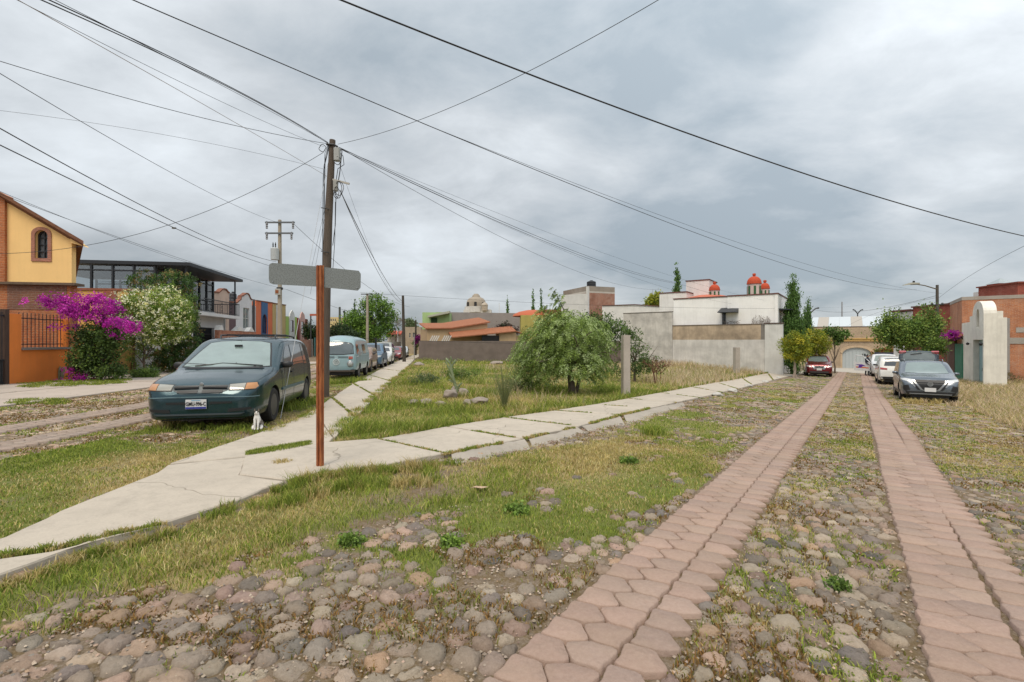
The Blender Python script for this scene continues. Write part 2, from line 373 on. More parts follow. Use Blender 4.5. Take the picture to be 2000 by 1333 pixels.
def zones(x, y):
    """grass amount 0..1, dryness 0..1, stone amount"""
    big = fbm(x * .9, y * .9, 3); sm = fbm(x * 3.1, y * 3.1, 9); n = .6 * big + .4 * sm
    g = np.zeros(x.shape); dry = np.clip((fbm(x * .5 + 3, y * .5, 21) - .35) * 2.2, 0, 1); st = np.zeros(x.shape)
    d1, dl = dist_strips(x, y)
    inW = inpoly(x, y, WALK); inVR = inpoly(x, y, VR); core = inpoly(x, y, VRcore); inVL = inpoly(x, y, VL); inL = inpoly(x, y, LOT)
    rl = inpoly(x, y, ROADL); rg = inpoly(x, y, RG); dv = inpoly(x, y, DRIVE)
    sideR = (~inW) & (~inVR) & (~inVL) & (~inL) & (~rl) & (~dv)
    r = np.hypot(x, y)
    front = sideR & (d1 > 0)
    g = np.where(front, np.clip((n - .54 + .018 * np.minimum(r, 22)) * 3.0, 0, .85), g)
    st = np.where(front, np.clip(1.25 - (g * .55), .2, 1), st)
    left_of = ((x - S1o.x) * SN.x + (y - S1o.y) * SN.y)
    near = front & (left_of < -.3)
    g = np.where(near, np.clip((n - .46) * 3.2, 0, .85) * np.clip(1.15 - segdist(x, y, VR) / 1.3, .12, 1) , g)
    g = np.where(inVR, np.clip(.34 + (n - .46) * 3.4, .03, 1), g); st = np.where(inVR, np.clip(1.25 - g * 1.7, 0.05, .9), st)
    g = np.where(core, np.clip(.62 + (n - .46) * 3.2, .06, 1), g); st = np.where(core, 0, st)
    g = np.where(inVL, np.clip(.52 + (n - .48) * 3.6, .05, 1), g); st = np.where(inVL, np.clip(.55 - g, 0, .3), st)
    g = np.where(inL, np.clip(.72 + (n - .45) * 1.8, .2, 1), g)
    g = np.where(rl, np.clip((n - .5) * 3.0, 0, .55), g); st = np.where(rl, .85, st)
    g = np.where(dv, np.clip((n - .58) * 5, 0, .9), g)
    rgd = np.clip(((x - S2o.x) * SN.x + (y - S2o.y) * SN.y - 1.9) / 1.6, 0, 1) * (y > 5) * (y < 45)
    g = np.where(front & (rgd > 0), np.maximum(g, rgd * np.clip(.55 + (n - .45) * 2, .1, 1)), g)
    dry = np.where(front, np.clip(dry + .30 + .03 * np.minimum(r, 20), 0, 1), dry)
    dry = np.where(front & (rgd > .3), np.clip(dry + .35, 0, 1), dry)
    far = r > 75
    g = np.where(far, .8, g)
    g = np.where(inW, 0, g); st = np.where(inW, 0, st)
    g = np.where((d1 < .36) & front | (d1 < .36) & inVR & (st > 0), 0, g)
    st = np.where(((d1 < .35) & (~inL) & (~inW)) | ((dl < .34) & rl), 0, st)
    g = np.where((dl < .34) & rl, 0, g)
    return g, dry, st, rgd * front
# ------------------------------------------------------------ ground sheet
def ground_mesh():
    rr = np.concatenate([np.linspace(.0, 14, 240), np.geomspace(14.2, 60, 150), np.geomspace(62, 1800, 30)])
    th = np.concatenate([np.linspace(-R(58), R(58), 560), np.linspace(R(60), R(300), 60)])
    T, Q = np.meshgrid(th, rr); x = Q * np.sin(T); y = Q * np.cos(T)
    z = GH(x, y) + .02 * (fbm(x * 1.3, y * 1.3, 5) - .5) * np.clip(Q, 0, 3) / 3 - .006
    g, dry, st, rgd = zones(x, y)
    n, m = T.shape; idx = np.arange(n * m).reshape(n, m)
    a = idx[:-1, :]; b = idx[1:, :]; a2 = np.roll(a, -1, 1); b2 = np.roll(b, -1, 1)
    Fc = np.stack([a, a2, b2, b], -1).reshape(-1, 4)
    col = np.stack([g, dry, st], -1).reshape(-1, 3)
    s = NT('ground'); v = s.coord(); at = s.n('ShaderNodeAttribute', attribute_name='Col').outputs[0]
    sp = s.n('ShaderNodeSeparateColor', {0: at}); gA, dA, sA = sp.outputs
    f1 = s.noise(v, 1.5, 8, .65); f2 = s.noise(v, 13, 7, .7); f3 = s.noise(v, 70, 5, .7)
    soil = s.mix(f2, (.09, .065, .04), (.27, .205, .145)); soil = s.mix(s.math('MULTIPLY', s.ramp(f3, [(.45, (0, 0, 0)), (.65, (1, 1, 1))]), .55), soil, (.34, .28, .225))
    moss = s.mix(f3, (.06, .045, .018), (.19, .125, .05))
    soil = s.mix(s.math('MULTIPLY', s.ramp(f2, [(.46, (0, 0, 0)), (.56, (1, 1, 1))]), .7), soil, moss)
    gr = s.mix(f3, (.065, .09, .02), (.22, .235, .06)); dr = s.mix(f3, (.20, .155, .065), (.42, .33, .17))
    gcol = s.mix(s.ramp(s.math('ADD', s.math('MULTIPLY', dA, .6), s.math('MULTIPLY', f2, .5)), [(.38, (0, 0, 0)), (.68, (1, 1, 1))]), gr, dr)
    gm = s.ramp(s.math('ADD', gA, s.math('MULTIPLY', s.math('SUBTRACT', f2, .5), 1.1)), [(.25, (0, 0, 0)), (.6, (1, 1, 1))])
    col_ = s.mix(gm, soil, gcol)
    s.set(color=col_, rough=.95, spec=.15, normal=s.bump(s.math('ADD', s.math('MULTIPLY', f3, .4), f2), .6, .03))
    o = bulk('ground', np.stack([x, y, z], -1).reshape(-1, 3), Fc, s.m, col, smooth=True); tag(o, kind='structure'); return o
ground_mesh()
rng = np.random.default_rng(11)
# ------------------------------------------------------------ tessellated stones (each outline a shrunk cell)
def cells(cx, cy, axis, aspect, keep, gap, height, K, lod, cols, seed, domed=.03, nneigh=None, jitter_z=.006, corner=.22):
    """cx,cy 2d lattice arrays of stone centres in a stretched frame; axis = long direction (unit)"""
    H, W = cx.shape; ux, uy = axis; nx, ny = -uy, ux
    ang = np.linspace(0, 2 * np.pi, K, endpoint=False); cu = np.cos(ang); su = np.sin(ang)
    inv = np.zeros((H, W, K))
    p = 16.
    for i in range(-2, 3):
        for j in range(-2, 3):
            if i == 0 and j == 0: continue
            dx = np.roll(cx, (-i, -j), (0, 1)) - cx; dy = np.roll(cy, (-i, -j), (0, 1)) - cy
            q = (dx[..., None] * cu + dy[..., None] * su) / ((dx * dx + dy * dy)[..., None] / 2)
            inv += np.clip(q, 0, None) ** p
    rad = inv ** (-1 / p) - gap
    m = np.zeros((H, W), bool); m[2:-2, 2:-2] = True; m &= keep
    rad = np.clip(rad[m], .015, None); n = len(rad); X0 = cx[m]; Y0 = cy[m]
    rg_ = np.random.default_rng(seed)
    rad = rad * (1 + .17 * rg_.standard_normal((n, K))) * rg_.uniform(.82, 1.10, (n, 1))
    rad = rad * .5 + (np.roll(rad, 1, 1) + np.roll(rad, -1, 1)) * .25
    rings = [(1.0, -.35), (.95, .25), (.80, .78), (.45, 1.0)] if lod == 0 else [(1.0, -.03), (.85, .75)]
    hh = height * (.35 + 1.1 * rg_.random(n)); tilt = rg_.standard_normal((n, 2)) * domed
    V = []; 
    for f, zf in rings:
        lx = rad * f * cu; ly = rad * f * su
        zz = hh[:, None] * zf + (lx * tilt[:, :1] + ly * tilt[:, 1:]) + (rg_.standard_normal((n, K)) * jitter_z * (zf > 0))
        V.append(np.stack([X0[:, None] + lx, Y0[:, None] + ly, zz], -1))
    V.append(np.stack([X0, Y0, hh * 1.02], -1)[:, None, :])
    V = np.concatenate(V, 1); nv = V.shape[1]
    base = (np.arange(n) * nv)[:, None]; k = np.arange(K); k2 = (k + 1) % K; qs = []
    for r_ in range(len(rings) - 1):
        q = np.stack([r_ * K + k, r_ * K + k2, (r_ + 1) * K + k2, (r_ + 1) * K + k], -1)
        qs.append((base[:, :, None] + q[None]).reshape(-1, 4))
    t = np.stack([(len(rings) - 1) * K + k, (len(rings) - 1) * K + k2, np.full(K, nv - 1)], -1)
    ts = (base[:, :, None] + t[None]).reshape(-1, 3)
    c = cols(n, rg_); C = np.repeat(c, nv, 0)
    return V, qs, ts, C, n
def assemble(name, parts, mat, smooth=True):
    Vs, Q, T, C = [], [], [], []; off = 0
    for V, qs, ts, c, n in parts:
        V = V.reshape(-1, 3); Vs.append(V); Q += [q + off for q in qs]; T.append(ts + off); C.append(c); off += len(V)
    o = bulk(name, np.concatenate(Vs), [np.concatenate(Q), np.concatenate(T)], mat, np.concatenate(C), smooth=smooth)
    return o
def stonecols(n, r):
    pal = np.array([(.29, .235, .185), (.35, .28, .21), (.21, .18, .15), (.38, .265, .195), (.32, .23, .185), (.26, .175, .14), (.40, .325, .245), (.15, .135, .12), (.37, .245, .155)])
    w = np.array([5, 5, 3.5, 3, 2.5, 1.5, 3, 1.6, 1.6]); w = w / w.sum()
    c = pal[r.choice(len(pal), n, p=w)]; return c * (.60 + .58 * r.random((n, 1))) * (1 + .018 * r.standard_normal((n, 3)))
def stone_field(x0, x1, y0, y1, sx, sy, ang, sel, lod, K, seed, gap, height):
    """lattice rotated by ang, cell sx along, sy across"""
    c, s_ = math.cos(ang), math.sin(ang); cxm, cym = (x0 + x1) / 2, (y0 + y1) / 2; D = math.hypot(x1 - x0, y1 - y0) / 2
    nu = int(2 * D / sx) + 4; nv = int(2 * D / sy) + 4
    I, J = np.meshgrid(np.arange(nu), np.arange(nv)); rg_ = np.random.default_rng(seed)
    u = (I + .5 * (J % 2)) * sx - D + rg_.uniform(-.34, .34, I.shape) * sx; v = J * sy - D + rg_.uniform(-.32, .32, I.shape) * sy
    x = cxm + u * c - v * s_; y = cym + u * s_ + v * c
    keep = (x > x0) & (x < x1) & (y > y0) & (y < y1)
    xs, ys = x[keep], y[keep]; _, _, st, _ = zones(xs, ys)
    k2 = (rg_.random(xs.shape) < st) & sel(xs, ys)
    kk = np.zeros(keep.shape, bool); kk[keep] = k2
    V, q, t, C, n = cells(x, y, (c, s_), 1, kk, gap, height, K, lod, stonecols, seed + 1)
    V[..., 2] += GH(V[..., 0], V[..., 1]) - .010
    return V, q, t, C, n
fov = lambda x, y: (np.abs(x) < 1.12 * np.abs(y) + 1.2)
aR = math.atan2(S1v.y, S1v.x)
parts = [stone_field(-4.5, 8, .6, 7.0, .205, .092, R(24), lambda x, y: fov(x, y) & (np.hypot(x, y) < 7), 0, 16, 31, .009, .026),
         stone_field(-6, 16, 2.5, 15, .17, .11, R(25), lambda x, y: fov(x, y) & (np.hypot(x, y) >= 7) & (np.hypot(x, y) < 15) & (x > -4.5), 1, 9, 41, .012, .018),
         stone_field(2, 34, 8, 44, .24, .17, R(25), lambda x, y: fov(x, y) & (np.hypot(x, y) >= 15) & (x > 3), 1, 7, 51, .015, .026)]
o = assemble('cobblestone_road', parts, STONE); tag(o, kind='structure')
_sc = stonecols
stonecols = lambda n, r: np.clip(_sc(n, r) * np.array([1.45, 1.38, 1.3]), 0, .6)
parts = [stone_field(-14, -5, 3, 24, .17, .12, R(95), lambda x, y: fov(x, y) & (x < -5), 1, 8, 61, .010, .012),
         stone_field(-18, -8, 20, 50, .26, .2, R(95), lambda x, y: fov(x, y) & (y > 24) & (x < -7), 1, 7, 71, .015, .018)]
o = assemble('cobblestone_side_street', parts, STONE); tag(o, kind='structure')
stonecols = _sc
# loose pebbles and gravel between the stones
def gravel():
    n = 26000; a = rng.uniform(-1.0, 1.0, n); d = .9 + rng.random(n) ** 1.6 * 11; x = a * d * 1.08; y = d
    g, dry, st, _ = zones(x, y); d1, dl = dist_strips(x, y); k = (st > .25) | ((d1 < .4) & (d1 > .31)); x, y = x[k], y[k]; n = len(x)
    s_ = rng.uniform(.004, .013, n); oc = np.array([(1, 0, 0), (0, 1, 0), (-1, 0, 0), (0, -1, 0), (0, 0, .8)])
    V = oc[None] * s_[:, None, None] * rng.uniform(.6, 1.3, (n, 5, 3)) + np.stack([x, y, GH(x, y) + rng.uniform(-.004, .012, n)], -1)[:, None]
    b = (np.arange(n) * 5)[:, None, None]; F_ = (b + np.array([(0, 1, 4), (1, 2, 4), (2, 3, 4), (3, 0, 4)])[None]).reshape(-1, 3)
    c = stonecols(n, rng) * 1.35
    o = bulk('gravel', V.reshape(-1, 3), F_, STONE, np.repeat(c, 5, 0)); tag(o, 'small loose gravel lying between the cobblestones in the foreground', 'gravel', kind='stuff')
gravel()
# ------------------------------------------------------------ paver tracks, three interlocking blocks wide
def pavercols(n, r):
    pal = np.array([(.365, .252, .20), (.34, .235, .19), (.395, .27, .215), (.31, .23, .195), (.36, .265, .215)])
    return (pal[r.integers(0, 5, n)] * .5 + pal[0] * .5) * (.88 + .22 * r.random((n, 1)))
def track_path(path, w, seed, widegap=0., name='paver_track', ncol=3):
    """path: list of xy; blocks laid in staggered columns with wavy joints"""
    pts = [Vector((p[0], p[1])) for p in path]; L = [0]
    for a, b in zip(pts[:-1], pts[1:]): L.append(L[-1] + (b - a).length)
    Ls = np.array(L); xs = np.array([p.x for p in pts]); ys = np.array([p.y for p in pts])
    bw = w / ncol; bl = bw * 1.0; rows = int(L[-1] / bl); K = 28
    r_ = np.random.default_rng(seed); V = []; nb = 0; C = []
    # unit cell outline of a staggered lattice (hexagon), then wavy warp
    ang = np.linspace(0, 2 * np.pi, K, endpoint=False)
    nbv = [(0, 1), (0, -1), (1, .5), (1, -.5), (-1, .5), (-1, -.5)]
    inv = np.zeros(K)
    for a, b in nbv:
        q = (a * bw * np.cos(ang) + b * bl * np.sin(ang)) / ((a * bw) ** 2 + (b * bl) ** 2) * 2; inv += np.clip(q, 0, None) ** 16
    rad = inv ** (-1 / 16)
    ox, oy = rad * np.cos(ang), rad * np.sin(ang)
    rings = [(-.011, -.03), (-.0035, 0.0), (.006, .0045)]
    colgap = np.cumsum(np.concatenate([[0], r_.normal(0, .004, ncol)]))
    gl = np.zeros(len(ang))
    allV = []
    cxs, cys = [], []
    for c in range(ncol):
        for j in range(rows):
            cu = (c - (ncol - 1) / 2) * bw; cv = (j + .5 * (c % 2) + .3) * bl
            cxs.append(cu); cys.append(cv)
    cxs = np.array(cxs); cys = np.array(cys); n = len(cxs)
    slow = fbm(cys * .35 + 7 * np.round(cxs / bw), cys * 0 + seed, seed) - .5
    drift = slow * widegap * np.round(cxs / bw)
    tilt = r_.normal(0, .010, (n, 2)); dz = r_.normal(0, .0025, n); yaw = r_.normal(0, .012, n)
    Vr = []
    for inset, zz in [(.003, -.05), (.0065, .0), (.014, .005)]:
        k = 1 - inset / rad; lx = ox * k; ly = oy * k
        gx = cxs[:, None] + lx[None] ; gy = cys[:, None] + ly[None]
        A = bw * .11; wx = A * np.sin(2 * np.pi * gy / bl) ; wy = A * .35 * np.sin(2 * np.pi * gx / bw)
        gx2 = gx + wx + drift[:, None] - yaw[:, None] * ly; gy2 = gy + wy + yaw[:, None] * lx
        z = zz + dz[:, None] + lx * tilt[:, :1] + ly * tilt[:, 1:]
        Vr.append(np.stack([gx2, gy2, np.broadcast_to(z, gx2.shape)], -1))
    A = bw * .085
    ce = np.stack([cxs + A * np.sin(2 * np.pi * cys / bl) + drift, cys + A * .35 * np.sin(2 * np.pi * cxs / bw), .0055 + dz], -1)[:, None]
    V = np.concatenate(Vr + [ce], 1); nv = V.shape[1]
    s_ = V[..., 1]; u = V[..., 0]; px = np.interp(s_, Ls, xs); py = np.interp(s_, Ls, ys)
    tx = np.interp(s_ + .3, Ls, xs) - np.interp(s_ - .3, Ls, xs); ty = np.interp(s_ + .3, Ls, ys) - np.interp(s_ - .3, Ls, ys); tn = np.hypot(tx, ty) + 1e-9
    wxp = px + u * ty / tn; wyp = py - u * tx / tn
    V = np.stack([wxp, wyp, V[..., 2] + GH(wxp, wyp) + .022], -1)
    base = (np.arange(n) * nv)[:, None]; k = np.arange(K); k2 = (k + 1) % K
    qs = [(base[:, :, None] + np.stack([r0 * K + k, r0 * K + k2, (r0 + 1) * K + k2, (r0 + 1) * K + k], -1)[None]).reshape(-1, 4) for r0 in (0, 1)]
    t = (base[:, :, None] + np.stack([2 * K + k, 2 * K + k2, np.full(K, nv - 1)], -1)[None]).reshape(-1, 3)
    o = assemble(name, [(V, qs, t, np.repeat(pavercols(n, r_), nv, 0), n)], PAVER); tag(o, kind='structure')
def linepath(o, v, a, b): return [(o.x + v.x * t, o.y + v.y * t) for t in np.linspace(a, b, 30)]
track_path(linepath(S1o, S1v, -1.6, 58), S1w, 3, .03)
track_path(linepath(S2o, S2v, -2.2, 58), S2w, 8, .08)
_pc = pavercols
pavercols = lambda n, r: _pc(n, r) * np.array([.92, 1.02, 1.04])
track_path(SL1, .55, 5, .03); track_path(SL2, .55, 6, .03)
# ------------------------------------------------------------ pavement slabs
CONC = concrete((.47, .41, .335), True, .8)
def slab_obj(name, polys, h, mat, slope=None, inset=.02, kind='structure'):
    mb = []; V = []; Fs = []
    bm = bmesh.new(); rs = random.Random(5)
    for poly in polys:
        poly = [Vector((p[0], p[1])) for p in poly]
        # densify and roughen the edge
        pts = []; n = len(poly)
        for i in range(n):
            a, b = poly[i], poly[(i + 1) % n]; L = (b - a).length; m = max(1, min(24, int(L / .18)))
            for k in range(m):
                q = a.lerp(b, k / m); w = .0 if k == 0 else .016
                pts.append(q + Vector((rs.uniform(-w, w), rs.uniform(-w, w))))
        cen = sum(pts, Vector((0, 0))) / len(pts); pts = [p + (cen - p).normalized() * inset for p in pts]
        dz = rs.uniform(-.008, .008)
        def ring(z, ins): return [bm.verts.new((*(p + (cen - p).normalized() * ins), gh(p.x, p.y) + z + dz)) for p in pts]
        r0, r1, r2 = ring(-.1, 0), ring(h - .012, 0), ring(h, .012)
        for A, B in ((r0, r1), (r1, r2)):
            for i in range(len(pts)): bm.faces.new((A[i], A[(i + 1) % len(pts)], B[(i + 1) % len(pts)], B[i]))
        tri = geometry.tessellate_polygon([[Vector((v.co.x, v.co.y, 0)) for v in r2]])
        for t in tri: bm.faces.new([r2[i] for i in t])
    bmesh.ops.recalc_face_normals(bm, faces=bm.faces)
    me = bpy.data.meshes.new(name); bm.to_mesh(me); bm.free(); me.materials.append(mat); o = link(name, me); tag(o, kind=kind); return o
J = []      # joint lines for weeds
slabsR_far = [(645, 870), (736, 863), (872, 838), (984, 820), (1084, 806), (1160, 794), (1225, 782), (1290, 770), (1350, 758), (1400, 749), (1450, 740), (1500, 731), (1590, 722)]
slabsR_near = [(645, 925), (870, 893), (1020, 863), (1130, 838), (1212, 815), (1270, 801), (1320, 790), (1365, 780), (1410, 769), (1440, 762), (1470, 754), (1510, 744), (1600, 727)]
sl = []
for i in range(1, len(slabsR_far) - 1):
    a, b = slabsR_far[i], slabsR_far[i + 1]; c, d = slabsR_near[i + 1], slabsR_near[i]
    sl.append(gp([a, b, c, d])); J.append(gp([b, c]))
J.append(gp([(736, 863), (870, 893)]))
sl.append(gp([(645, 870), (736, 863), (870, 893), (760, 915), (640, 927), (560, 948), (464, 936), (475, 900), (603, 871)]))       # corner slab
J.append(gp([(480, 900), (605, 872)])); J.append(gp([(470, 933), (480, 900)]))
sl.append(gp([(480, 900), (605, 872), (645, 870), (652, 862), (612, 806), (590, 820), (455, 870), (330, 915)]))
sl.append(gp([(330, 915), (480, 900), (470, 935), (560, 948), (520, 962), (470, 985), (330, 1030), (110, 1083), (0, 1097), (-420, 1240), (-420, 1190), (0, 1065), (110, 1010), (170, 985), (310, 930)]))
sl.append(gp([(-420, 1250), (0, 1106), (110, 1090), (330, 1036), (190, 1066), (0, 1140), (-420, 1290)]))
J.append(gp([(-420, 1245), (0, 1101), (110, 1086), (330, 1033)]))
Lr = [(652, 862), (694, 819), (735, 778), (765, 748), (785, 728), (800, 713), (812, 701)]
Ll = [(612, 806), (648, 780), (690, 752), (722, 735), (745, 722), (765, 713), (783, 704)]
for i in range(len(Lr) - 1): sl.append(gp([Lr[i], Lr[i + 1], Ll[i + 1], Ll[i]])); J.append(gp([Lr[i + 1], Ll[i + 1]]))
slab_obj('sidewalk', sl, .055, CONC)
far1, far2 = G(812, 701), G(783, 704)
slab_obj('sidewalk', [[far1, (far1[0] - 4.2, far1[1] + 28), (far2[0] - 4.2, far2[1] + 28), far2]], .05, CONC)
# sloped kerb pieces on the near side of the right pavement
def kerb():
    mb = MB(); back = [(880, 893), (955, 873), (1026, 864), (1034, 862), (1128, 839), (1136, 837), (1210, 816), (1218, 814), (1300, 795), (1332, 789)]
    frontp = [(890, 909), (960, 897), (1036, 878), (1044, 876), (1146, 846), (1152, 844), (1222, 831), (1228, 830), (1312, 803), (1338, 793)]
    for i in (0, 1, 3, 5, 7, 8):
        a, b, c, d = G(*back[i]), G(*back[i + 1]), G(*frontp[i + 1]), G(*frontp[i])
        n = 7; vs = []; rs = random.Random(i)
        for k in range(n):
            t = k / (n - 1)
            for (p, q, h) in ((a, b, .038), (a, b, .04), (d, c, -.01), (d, c, -.08)):
                x = p[0] + (q[0] - p[0]) * t; y = p[1] + (q[1] - p[1]) * t
                if h == .04: mx, my = (d[0] + (c[0] - d[0]) * t, d[1] + (c[1] - d[1]) * t); x += (mx - x) * .35; y += (my - y) * .35
                vs.append((x + rs.uniform(-.015, .015), y + rs.uniform(-.03, .03), gh(x, y) + h + rs.uniform(-.014, .010)))
        fs = [(k * 4 + j, k * 4 + j + 1, (k + 1) * 4 + j + 1, (k + 1) * 4 + j) for k in range(n - 1) for j in range(3)] + [(0, 1, 2, 3), tuple((n - 1) * 4 + j for j in (3, 2, 1, 0))]
        mb.add(vs, fs)
    o = mb.build('kerb', concrete((.37, .325, .27), False, .9)); tag(o, kind='structure')
kerb()
dr = [[(-11.75, 9), (-12.5, 19), (-14.9, 18.6), (-14.6, 9)], [(-14.7, 9), (-15.0, 18.6), (-17.6, 18.2), (-18.5, 9)], [(-12.6, 19.2), (-13.4, 25), (-18.7, 24.6), (-17.7, 18.4), (-15.0, 18.8)], [(-13.6, 25.4), (-14.8, 33), (-20.0, 32.6), (-18.9, 25)], [(-15, 33.4), (-16.2, 42), (-21.6, 41.8), (-20.2, 33)]]
slab_obj('driveway', dr, .03, concrete((.44, .37, .31), True, .5), inset=.05)
slab_obj('driveway', [gp([(1600, 724), (1690, 731), (1715, 736), (1770, 738), (1780, 722), (1640, 716)])], .03, concrete((.44, .40, .34), True, .3))
# ------------------------------------------------------------ grass and low ground cover
GREENS = np.array([(.19, .25, .04), (.26, .32, .05), (.13, .18, .03), (.33, .35, .07)]); OCHRES = np.array([(.52, .41, .17), (.42, .33, .13), (.60, .50, .26), (.36, .28, .10)]); PINKS = np.array([(.62, .48, .32), (.52, .40, .25), (.68, .56, .40), (.46, .36, .19)])
BROWNM = np.array([(.22, .12, .04), (.16, .10, .035), (.30, .18, .06), (.17, .16, .04)])
def blades(x, y, h, w, col, lean=.5, zoff=0.):
    n = len(x); a = rng.uniform(0, 2 * np.pi, n); b = rng.uniform(0, 2 * np.pi, n); l = h * lean * (.3 + rng.random(n))
    z = GH(x, y) + zoff; dx, dy = np.cos(a) * l, np.sin(a) * l; wx, wy = np.cos(b) * w / 2, np.sin(b) * w / 2
    V = np.stack([np.stack([x - wx, y - wy, z - .01], -1), np.stack([x + wx, y + wy, z - .01], -1),
                  np.stack([x + dx * .35 + wx * .8, y + dy * .35 + wy * .8, z + h * .6], -1), np.stack([x + dx * .35 - wx * .8, y + dy * .35 - wy * .8, z + h * .6], -1),
                  np.stack([x + dx, y + dy, z + h * .95], -1)], 1)
    o = (np.arange(n) * 5)[:, None]
    return V.reshape(-1, 3), o + np.array([[0, 1, 2, 3]]), o + np.array([[3, 2, 4]]), np.repeat(col, 5, 0)
def polar(n, rmin, rmax, p=1.5, a0=-1.12, a1=1.12):
    a = rng.uniform(a0, a1, n); d = rmin + (rmax - rmin) * rng.random(n) ** p; return a * d, d
def pick(pal, n): return pal[rng.integers(0, len(pal), n)] * rng.uniform(.75, 1.3, (n, 1))
def grass_batch(x, y, kind):
    g, dry, st, rgd = zones(x, y); r = np.hypot(x, y); k = rng.random(len(x)) < np.clip(g * 1.05, 0, 1) ** 1.25
    if kind == 'turf': k &= rgd < .4
    else: k &= rgd >= .4
    x, y, g, dry, r, rgd = x[k], y[k], g[k], dry[k], r[k], rgd[k]; n = len(x)
    pn = fbm(x * .8 + 9, y * .8, 33)
    if kind == 'turf':
        core = inpoly(x, y, VRcore); lot = inpoly(x, y, LOT)
        fr = ~core & ~lot
        h = .014 + .028 * rng.random(n) + core * .05 * np.clip((pn - .42) * 4, 0, 1.1) * rng.random(n) + lot * (.03 + .22 * rng.random(n) ** 2 * np.clip((pn - .42) * 5, .1, 1.3))
        h = h * np.where(lot | core, 1 + r * .01, .8)
        dr_ = rng.random(n) < np.clip(.16 + dry * .6 + lot * (-.06 + .03 * np.clip(x, -2, 18)) - (pn - .5) * 2.2, .04, .93)
        c = np.where(dr_[:, None], pick(OCHRES, n), pick(GREENS, n)) 
        w = .0032 + .00062 * r
        c = c * (.72 + .56 * fbm(x * 6, y * 6, 12))[:, None]
        return blades(x, y, h, w, c, 1.1)
    h = .05 + .38 * rng.random(n) ** 1.5 * rgd; c = np.where((rng.random(n) < .8)[:, None], pick(PINKS, n), pick(OCHRES, n)); c = np.where((rng.random(n) < .12)[:, None], pick(GREENS, n), c)
    return blades(x, y, h, .003 + .0006 * r, c, .8)
def join(name, bs, label, cat, mat=None, kind='stuff'):
    Vs, Q, T, C = [], [], [], []; off = 0
    for V, q, t, c in bs: Vs.append(V); Q.append(q + off); T.append(t + off); C.append(c); off += len(V)
    o = bulk(name, np.concatenate(Vs), [np.concatenate(Q), np.concatenate(T)], mat or GRASS, np.concatenate(C)); tag(o, label, cat, kind=kind); return o
bs = [grass_batch(*polar(320000, 1.0, 9, 1.25), 'turf'), grass_batch(*polar(260000, 6, 20, 1.0), 'turf'), grass_batch(*polar(220000, 14, 55, 1.0), 'turf')]
join('grass', bs, 'short green and ochre grass growing over the verges, the empty lot and between the stones', 'grass')
bs = [grass_batch(*polar(80000, 5, 16, 1., .55, 1.12), 'dry'), grass_batch(*polar(80000, 14, 32, 1., .62, 1.12), 'dry')]
join('dry_grass', bs, 'straw coloured dry grass along the right edge of the street below the brick wall', 'dry grass')
# taller tufts along edges, joints and pole bases: list of (centre, count, radius, height)
def tufts(spec, zoff=0.):
    out = []
    for (cx, cy, n, rad, hh, pal) in spec:
        a = rng.uniform(0, 6.28, n); q = rng.random(n) ** .6 * rad; x = cx + np.cos(a) * q; y = cy + np.sin(a) * q; r = math.hypot(cx, cy)
        out.append(blades(x, y, hh * rng.uniform(.4, 1.1, n), np.full(n, .003 + .0008 * r), pick(pal, n), .7, zoff))
    return out
def along(pts, step, n, rad, hh, pals, w=.0, zr=.0):
    out = []
    for (a, b) in zip(pts[:-1], pts[1:]):
        L = math.dist(a, b); m = max(1, int(L / step))
        for i in range(m):
            t = (i + random.random()) / m
            if fbm(np.array([a[0] + (b[0] - a[0]) * t]) * 1.5, np.array([a[1] + (b[1] - a[1]) * t]) * 1.5, 77)[0] < .40: continue
            out.append((a[0] + (b[0] - a[0]) * t + random.uniform(-w, w), a[1] + (b[1] - a[1]) * t + random.uniform(-w, w), n, rad, hh * random.uniform(.5, 1.2), pals[int(random.random() * len(pals))]))
    return out
sp = along(gp([(0, 1156), (190, 1082), (330, 1048)]), .04, 60, .06, .075, [OCHRES, GREENS], .04)
sp += along(gp([(330, 1046), (470, 992), (520, 970), (640, 932), (760, 922), (885, 908)]), .05, 55, .07, .11, [OCHRES, GREENS, GREENS], .06)
sp += along(gp([(470, 1010), (560, 985), (640, 960), (760, 945), (850, 940)]), .05, 60, .10, .15, [GREENS, GREENS, OCHRES], .14)
sp += along(gp([(560, 958), (640, 934), (760, 925), (860, 918)]), .04, 45, .08, .17, [OCHRES, GREENS], .1)
sp += along(gp([(645, 868), (736, 861), (872, 836), (984, 818), (1084, 804), (1160, 792), (1280, 770), (1400, 747), (1500, 730)]), .08, 40, .10, .16, [GREENS, GREENS, OCHRES], .06)
sp += along(gp([(640, 862), (694, 812), (745, 765), (800, 718)]), .1, 40, .12, .14, [GREENS, OCHRES], .08)
sp += along(gp([(455, 872), (590, 822), (616, 802)]), .06, 40, .1, .12, [OCHRES, GREENS], .08)
spj = []
for j in J: spj += along(j, .035, 26, .035, .035, [OCHRES, GREENS, GREENS], .014)
for a, b in zip(slabsR_near[1:5], slabsR_near[2:6]): spj += along(gp([(a[0] - 3, a[1] + 1), (b[0] - 3, b[1] + 1)]), .03, 26, .04, .045, [OCHRES, GREENS], .02)
spj += [(*G(486 + i * 2.4, 896 - i * .42 - (4 if i % 3 else 0)), 70, .05 + .07 * math.sin(i / 49 * 3.1), .05, GREENS) for i in range(50)]
spj += along(gp([(0, 1100), (110, 1085), (220, 1058), (330, 1034)]), .025, 50, .05, .05, [OCHRES, GREENS], .03)
spj += along(gp([(540, 912), (585, 912)]), .03, 60, .08, .06, [OCHRES], .03)
